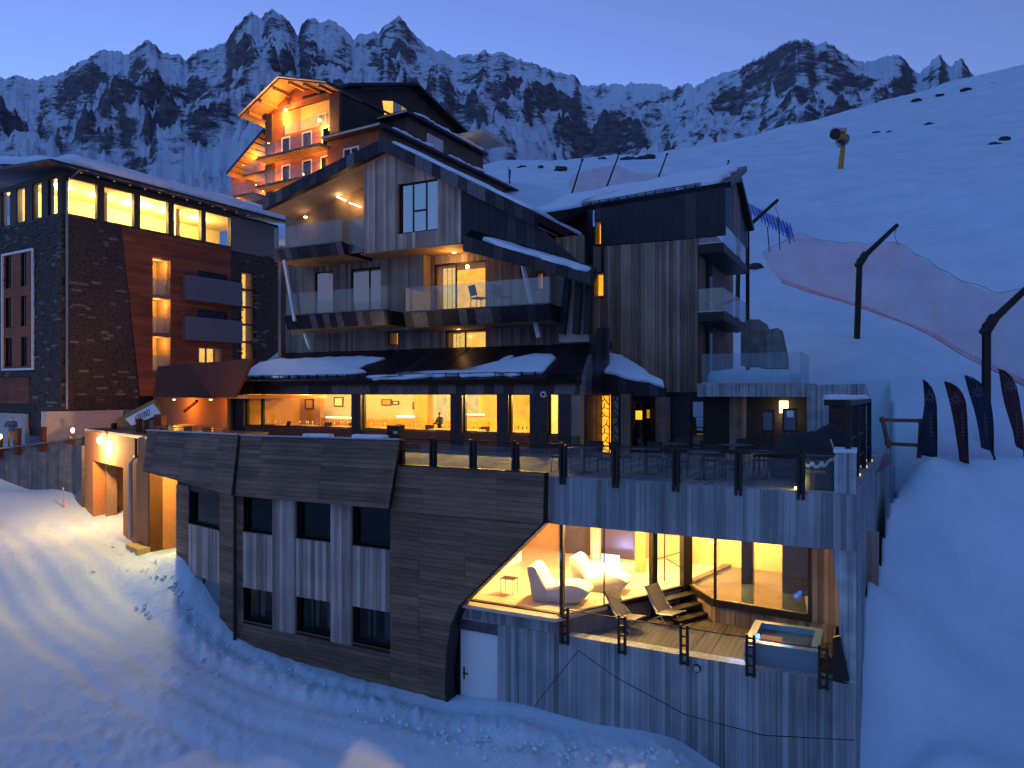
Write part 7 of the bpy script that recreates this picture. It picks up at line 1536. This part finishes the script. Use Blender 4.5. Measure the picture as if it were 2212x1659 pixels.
person('person', 'person in blue jacket and tan trousers by the retaining wall', P(25, HZ, 40.4) * 1.0 + Vector((0, 0, zpath - CZ)), R_(200), {'step': .12, 'elbl': (-.30, .12, 1.18), 'wril': (-.10, .30, 1.16), 'hanl': (-.04, .33, 1.18), 'elbr': (.30, .12, 1.18), 'wrir': (.12, .30, 1.20), 'hanr': (.05, .34, 1.22)}, [hair, skin, plain('blue jacket', (.03, .07, .22), .8), plain('tan trousers', (.30, .20, .11), .85), M['rubber']])
# restaurant: tables with glassware against the glass, a seated guest, framed pictures
def rest_table(u, b_, lbl):
    pl = H.b(b_); a_ = pl.pix(u, 930)[0]; t = thing('dining_table', lbl, 'table', H.w(a_, b_, z_deck + .02), 'restaurant tables'); c = H.w(a_, b_, z_deck + .02)
    MB().prism([c + H.R * x + H.B * y + Z * .73 for x, y in ((-.45, -.35), (.45, -.35), (.45, .35), (-.45, .35))], Z * .04).build('table_top', M['r_wood'], t); MB().tube([c, c + Z * .73], .04, 8).build('stem', M['black'], t)
    return c
for i, u in enumerate((590, 660, 735, 815, 890, 955, 1020, 1120)):
    where = ('leftmost in the restaurant by the narrow pane', 'second from the left in the restaurant', 'left of the wide dark pier in the restaurant', 'right of the wide dark pier in the restaurant', 'under the framed pictures in the restaurant', 'beside the seated guest in the restaurant', 'in the bright third restaurant window', 'in the narrow bright restaurant window')[i]
    c = rest_table(u, B_REST + .75, 'wooden dining table ' + where)
    for k, (dx, dy) in enumerate(((-.25, -.1), (-.05, .1), (.2, -.05), (.3, .12))):
        g_ = MB().lathe([(.03, 0), (.03, .008), (.006, .012), (.006, .08), (.034, .13), (.03, .19)], c + H.R * dx + H.B * dy + Z * .77, 10).build('wine_glass', M['fabric_white'], None, label='wine glass %s on the dining table %s' % (('first', 'second', 'third', 'last')[k], where), cat='glass', group='glasses on the restaurant tables')
for i, (u0, v0, u1, v1) in enumerate(((825, 862, 846, 876), (848, 866, 862, 874), (892, 868, 914, 884), (722, 858, 742, 878), (660, 862, 678, 884))):
    pl = H.b(B_RB - .02 if not 640 < u0 < 700 else B_RB - .33); r = pl.rect(u0, v0, u1, v1); t = thing('picture_frame', ('framed picture left of centre on the restaurant back wall', 'small framed picture on the restaurant back wall', 'dark framed picture by the lit cabinet', 'framed picture over the bench in the left window', 'picture on the amber pillar in the left window')[i], 'picture', pl.pt((r[0] + r[2]) / 2, r[1]), 'restaurant pictures')
    MB().frame(pl, r, .05, .0, .04).build('frame', M['black'], t); rplate('print', pl, (r[0] + .05, r[1] + .05, r[2] - .05, r[3] - .05), .0, .02, M['plaster'] if i % 2 else M['r_bench'], t)
pr_ = {'step': .0, 'elbl': (-.28, .10, 1.18), 'wril': (-.15, .32, 1.12), 'hanl': (-.10, .36, 1.12), 'elbr': (.28, .10, 1.18), 'wrir': (.15, .32, 1.12), 'hanr': (.10, .36, 1.12)}
pl = H.b(B_REST + 1.5); person('person', 'guest in dark clothes standing behind the second restaurant window', H.w(pl.pix(951, 900)[0], B_REST + 1.5, z_deck + .02), hz_ + R_(150), pr_, [hair, skin, M['fabric_dark'], M['fabric_dark'], M['rubber']], 1.45)
# chairs inside, seen as dark backs against the light
for i, u in enumerate((612, 700, 760, 850, 920, 1045)):
    b_ = B_REST + 1.6; a_ = H.b(b_).pix(u, 930)[0]; copy_tree(chp, H.w(a_, b_, z_deck + .02), hz_ + (i % 3 - 1) * .4, label='dark dining chair %s inside the restaurant' % ('in the far left window', 'below the left light shelf', 'behind the wide dark pier', 'below the pictures', 'beside the guest', 'in the bright third window')[i], group='restaurant chairs')
# balcony chair and plant-like bundle on the right balcony
b_ = B_UP - 1.0; a_ = H.b(b_).pix(1035, 650)[0]; copy_tree(chp, H.w(a_, b_, bl2[2]), hz_ + 2.6, 1.25, label='dark lounge chair on the right balcony before the lit door', group='balcony chairs')
a_ = H.b(b_).pix(1085, 650)[0]; copy_tree(chp, H.w(a_, b_, bl2[2]), hz_ + 1.2, 1.25, label='dark lounge chair on the right balcony beside the dim wall', group='balcony chairs')
# round unlit wall lamps on the restaurant piers
for i, (u, v) in enumerate(((509, 853), (1175, 852))):
    c = RP.pix(u, v, .08); pl = Pl(RP.pt(c[0], c[1], .08), RP.ax, RP.ay, RP.n); t = thing('round_wall_lamp', ('round white lamp on the left corner post of the restaurant', 'round white lamp on the wide right pier of the restaurant')[i], 'lamp', pl.o, 'round restaurant lamps')
    prism('ring', *disc(pl, .13, .0, .05), M['steel'], t); prism('dome', *disc(pl, .10, .05, .09), M['white_steel'], t); prism('core', *disc(pl, .06, .09, .10), M['black'], t)
# dark sheltered menu box on the rail near the guest window
bxp = H.b(.25); r = bxp.rect(842, 918, 868, 948); mbx = thing('menu_box', 'black menu box standing at the parapet before the restaurant', 'box', bxp.pt(r[0], z_deck)); rplate('case', bxp, (r[0], r[1] - .3, r[2], r[3]), -.15, .15, M['black'], mbx); rplate('notice', bxp, (lerp(r[0], r[2], .55), lerp(r[1], r[3], .4), lerp(r[0], r[2], .9), lerp(r[1], r[3], .6)), .151, .156, M['plaster'], mbx); rplate('leg', bxp, (lerp(r[0], r[2], .4), z_deck, lerp(r[0], r[2], .6), r[1] - .3), -.05, .05, M['black'], mbx)
# parapet snow and the little timber blocks on the parapet top
ap_top = Pl(AP2.pt(0, .05, -.05), AP2.ax, -WP.n, Z)
Lp = (WP.pix(863, 951, .12)[0] - WP.pix(521, 942, .12)[0])
for i, (f0, f1) in enumerate(((.42, .60), (.74, .92))):
    snow_patch('parapet_snow', ap_top, [(Lp * f0, -.14), (Lp * f1, -.14), (Lp * f1, .14), (Lp * f0, .14)], .09, hotel, 20 + i, .2)
for i, (u, v) in enumerate(((366, 925), (406, 927), (447, 929))):
    c = W1.pix(u, v, -.3); pl = W1.shift(-.3); t = thing('parapet_block', ('dark timber block on the parapet nearest the gate', 'middle dark timber block on the parapet', 'dark timber block on the parapet nearest the restaurant')[i], 'block', pl.pt(*c), 'timber blocks on the parapet')
    rplate('block', pl, (c[0] - .12, c[1] - .45, c[0] + .12, c[1] + .08), -.1, .1, M['dark_plank'], t); rplate('cap', pl, (c[0] - .13, c[1] + .081, c[0] + .13, c[1] + .1), -.11, .11, M['black'], t)
MB().tube([W1.pt(*W1.pix(330, 921, -.3), -.3), W1.pt(*W1.pix(500, 930, -.3), -.3)], .015, 6).build('wire_rail', M['rust'], hotel)
# stubby posts and potted conifers on the gate roof
for i, (u, v0, v1) in enumerate(((301, 935, 905), (315, 938, 908), (352, 918, 898), (340, 915, 896), (246, 936, 915))):
    pl = OP.shift(-.8); t = thing('gate_post', ('dark stubby post on the gate roof below the banner', 'dark stubby post nearest the timber parapet', 'dark post right of the banner before the terracotta wall', 'thin dark post right of the banner', 'dark post at the left end of the gate roof')[i], 'post', pl.pt(*pl.pix(u, v0)), 'posts on the gate roof'); a_, z0_ = pl.pix(u, v0); z1_ = pl.pix(u, v1)[1]
    rplate('shaft', pl, (a_ - .13, z0_ - .2, a_ + .13, z1_), -.1, .1, M['rust'] if i != 1 else M['black'], t); rplate('cap', pl, (a_ - .14, z1_ + .001, a_ + .14, z1_ + .02), -.11, .11, M['black'], t)
M['needle'] = plain('dark conifer needles', (.03, .045, .02), .9, 0, .4, 6)
for i, (u, v) in enumerate(((268, 932), (283, 930))):
    pl = OP.shift(-1.6); c = pl.pt(*pl.pix(u, v)); c.z = zg1 + .12; t = thing('potted_conifer', ('small potted conifer left of its twin on the gate roof', 'small potted conifer right of its twin under the banner')[i], 'conifer', c, 'potted conifers'); rn = random.Random(i)
    MB().tube([c, c + Z * .75], .03, 6, .01).build('trunk', M['rust'], t); MB().lathe([(.14, 0), (.18, .2)], c, 10).build('pot', M['zinc3'], t); mb = MB()
    for k in range(260):
        h_ = rn.random() ** .8; an_ = rn.uniform(0, 6.28); r_ = .30 * (1 - h_) + .02; b0_ = c + Z * (.2 + .75 * h_); d = Vector((math.cos(an_), math.sin(an_), -.35 + .5 * rn.random())); e = b0_ + d * r_ * rn.uniform(.6, 1.1); s_ = d.cross(Z).normalized() * .02
        n0 = len(mb.v); mb.v += [b0_ + d * r_ * .2 - s_, b0_ + d * r_ * .2 + s_, e]; mb.f.append((n0, n0 + 1, n0 + 2))
    mb.build('crown', M['needle'], t)

# shovelled clods lying along the foot of the facade and round the gate
def clods():
    rn = random.Random(9); mb = MB(); line = [P(*g) for g in G[:10]] + []
    ico = [Vector(q).normalized() for q in ((1, 0, 0), (-1, 0, 0), (0, 1, 0), (0, -1, 0), (0, 0, 1), (.7, .7, .3), (-.7, .7, .3), (.7, -.7, .3), (-.7, -.7, .3))]
    fc = [(0, 5, 4), (5, 2, 4), (2, 6, 4), (6, 1, 4), (1, 8, 4), (8, 3, 4), (3, 7, 4), (7, 0, 4)]
    spots = []
    for i in range(len(line) - 1):
        for k in range(70): p = line[i].lerp(line[i + 1], rn.random()); spots.append((p.x - .45 * abs(rn.gauss(.5, .6)) + rn.gauss(0, .1), p.y - .9 * abs(rn.gauss(.5, .6)) - .15, rn.uniform(.02, .085)))
    for k in range(110): c = P(lerp(140, 320, rn.random()), HZ, 31); spots.append((c.x + rn.gauss(0, .8), c.y + rn.gauss(0, 1.4), rn.uniform(.02, .09)))
    for k in range(90): c = P(lerp(0, 330, rn.random()), HZ, 17); spots.append((c.x + rn.gauss(0, .8), c.y + rn.gauss(0, 1.2), rn.uniform(.015, .045)))
    xs = np.array([s_[0] for s_ in spots]); ys = np.array([s_[1] for s_ in spots]); zs = ground(xs, ys)
    for (x, y, r_), z in zip(spots, zs):
        b = len(mb.v); sc = [r_ * rn.uniform(.7, 1.4) for _ in ico]; mb.v += [Vector((x, y, float(z) + r_ * .3)) + q * s_ for q, s_ in zip(ico, sc)]; mb.f += [tuple(b + i for i in t_) for t_ in fc]
    mb.build('snow_clods', M['snow'], None, kind='stuff', label='broken clods of shovelled snow along the walls', cat='snow')
clods()
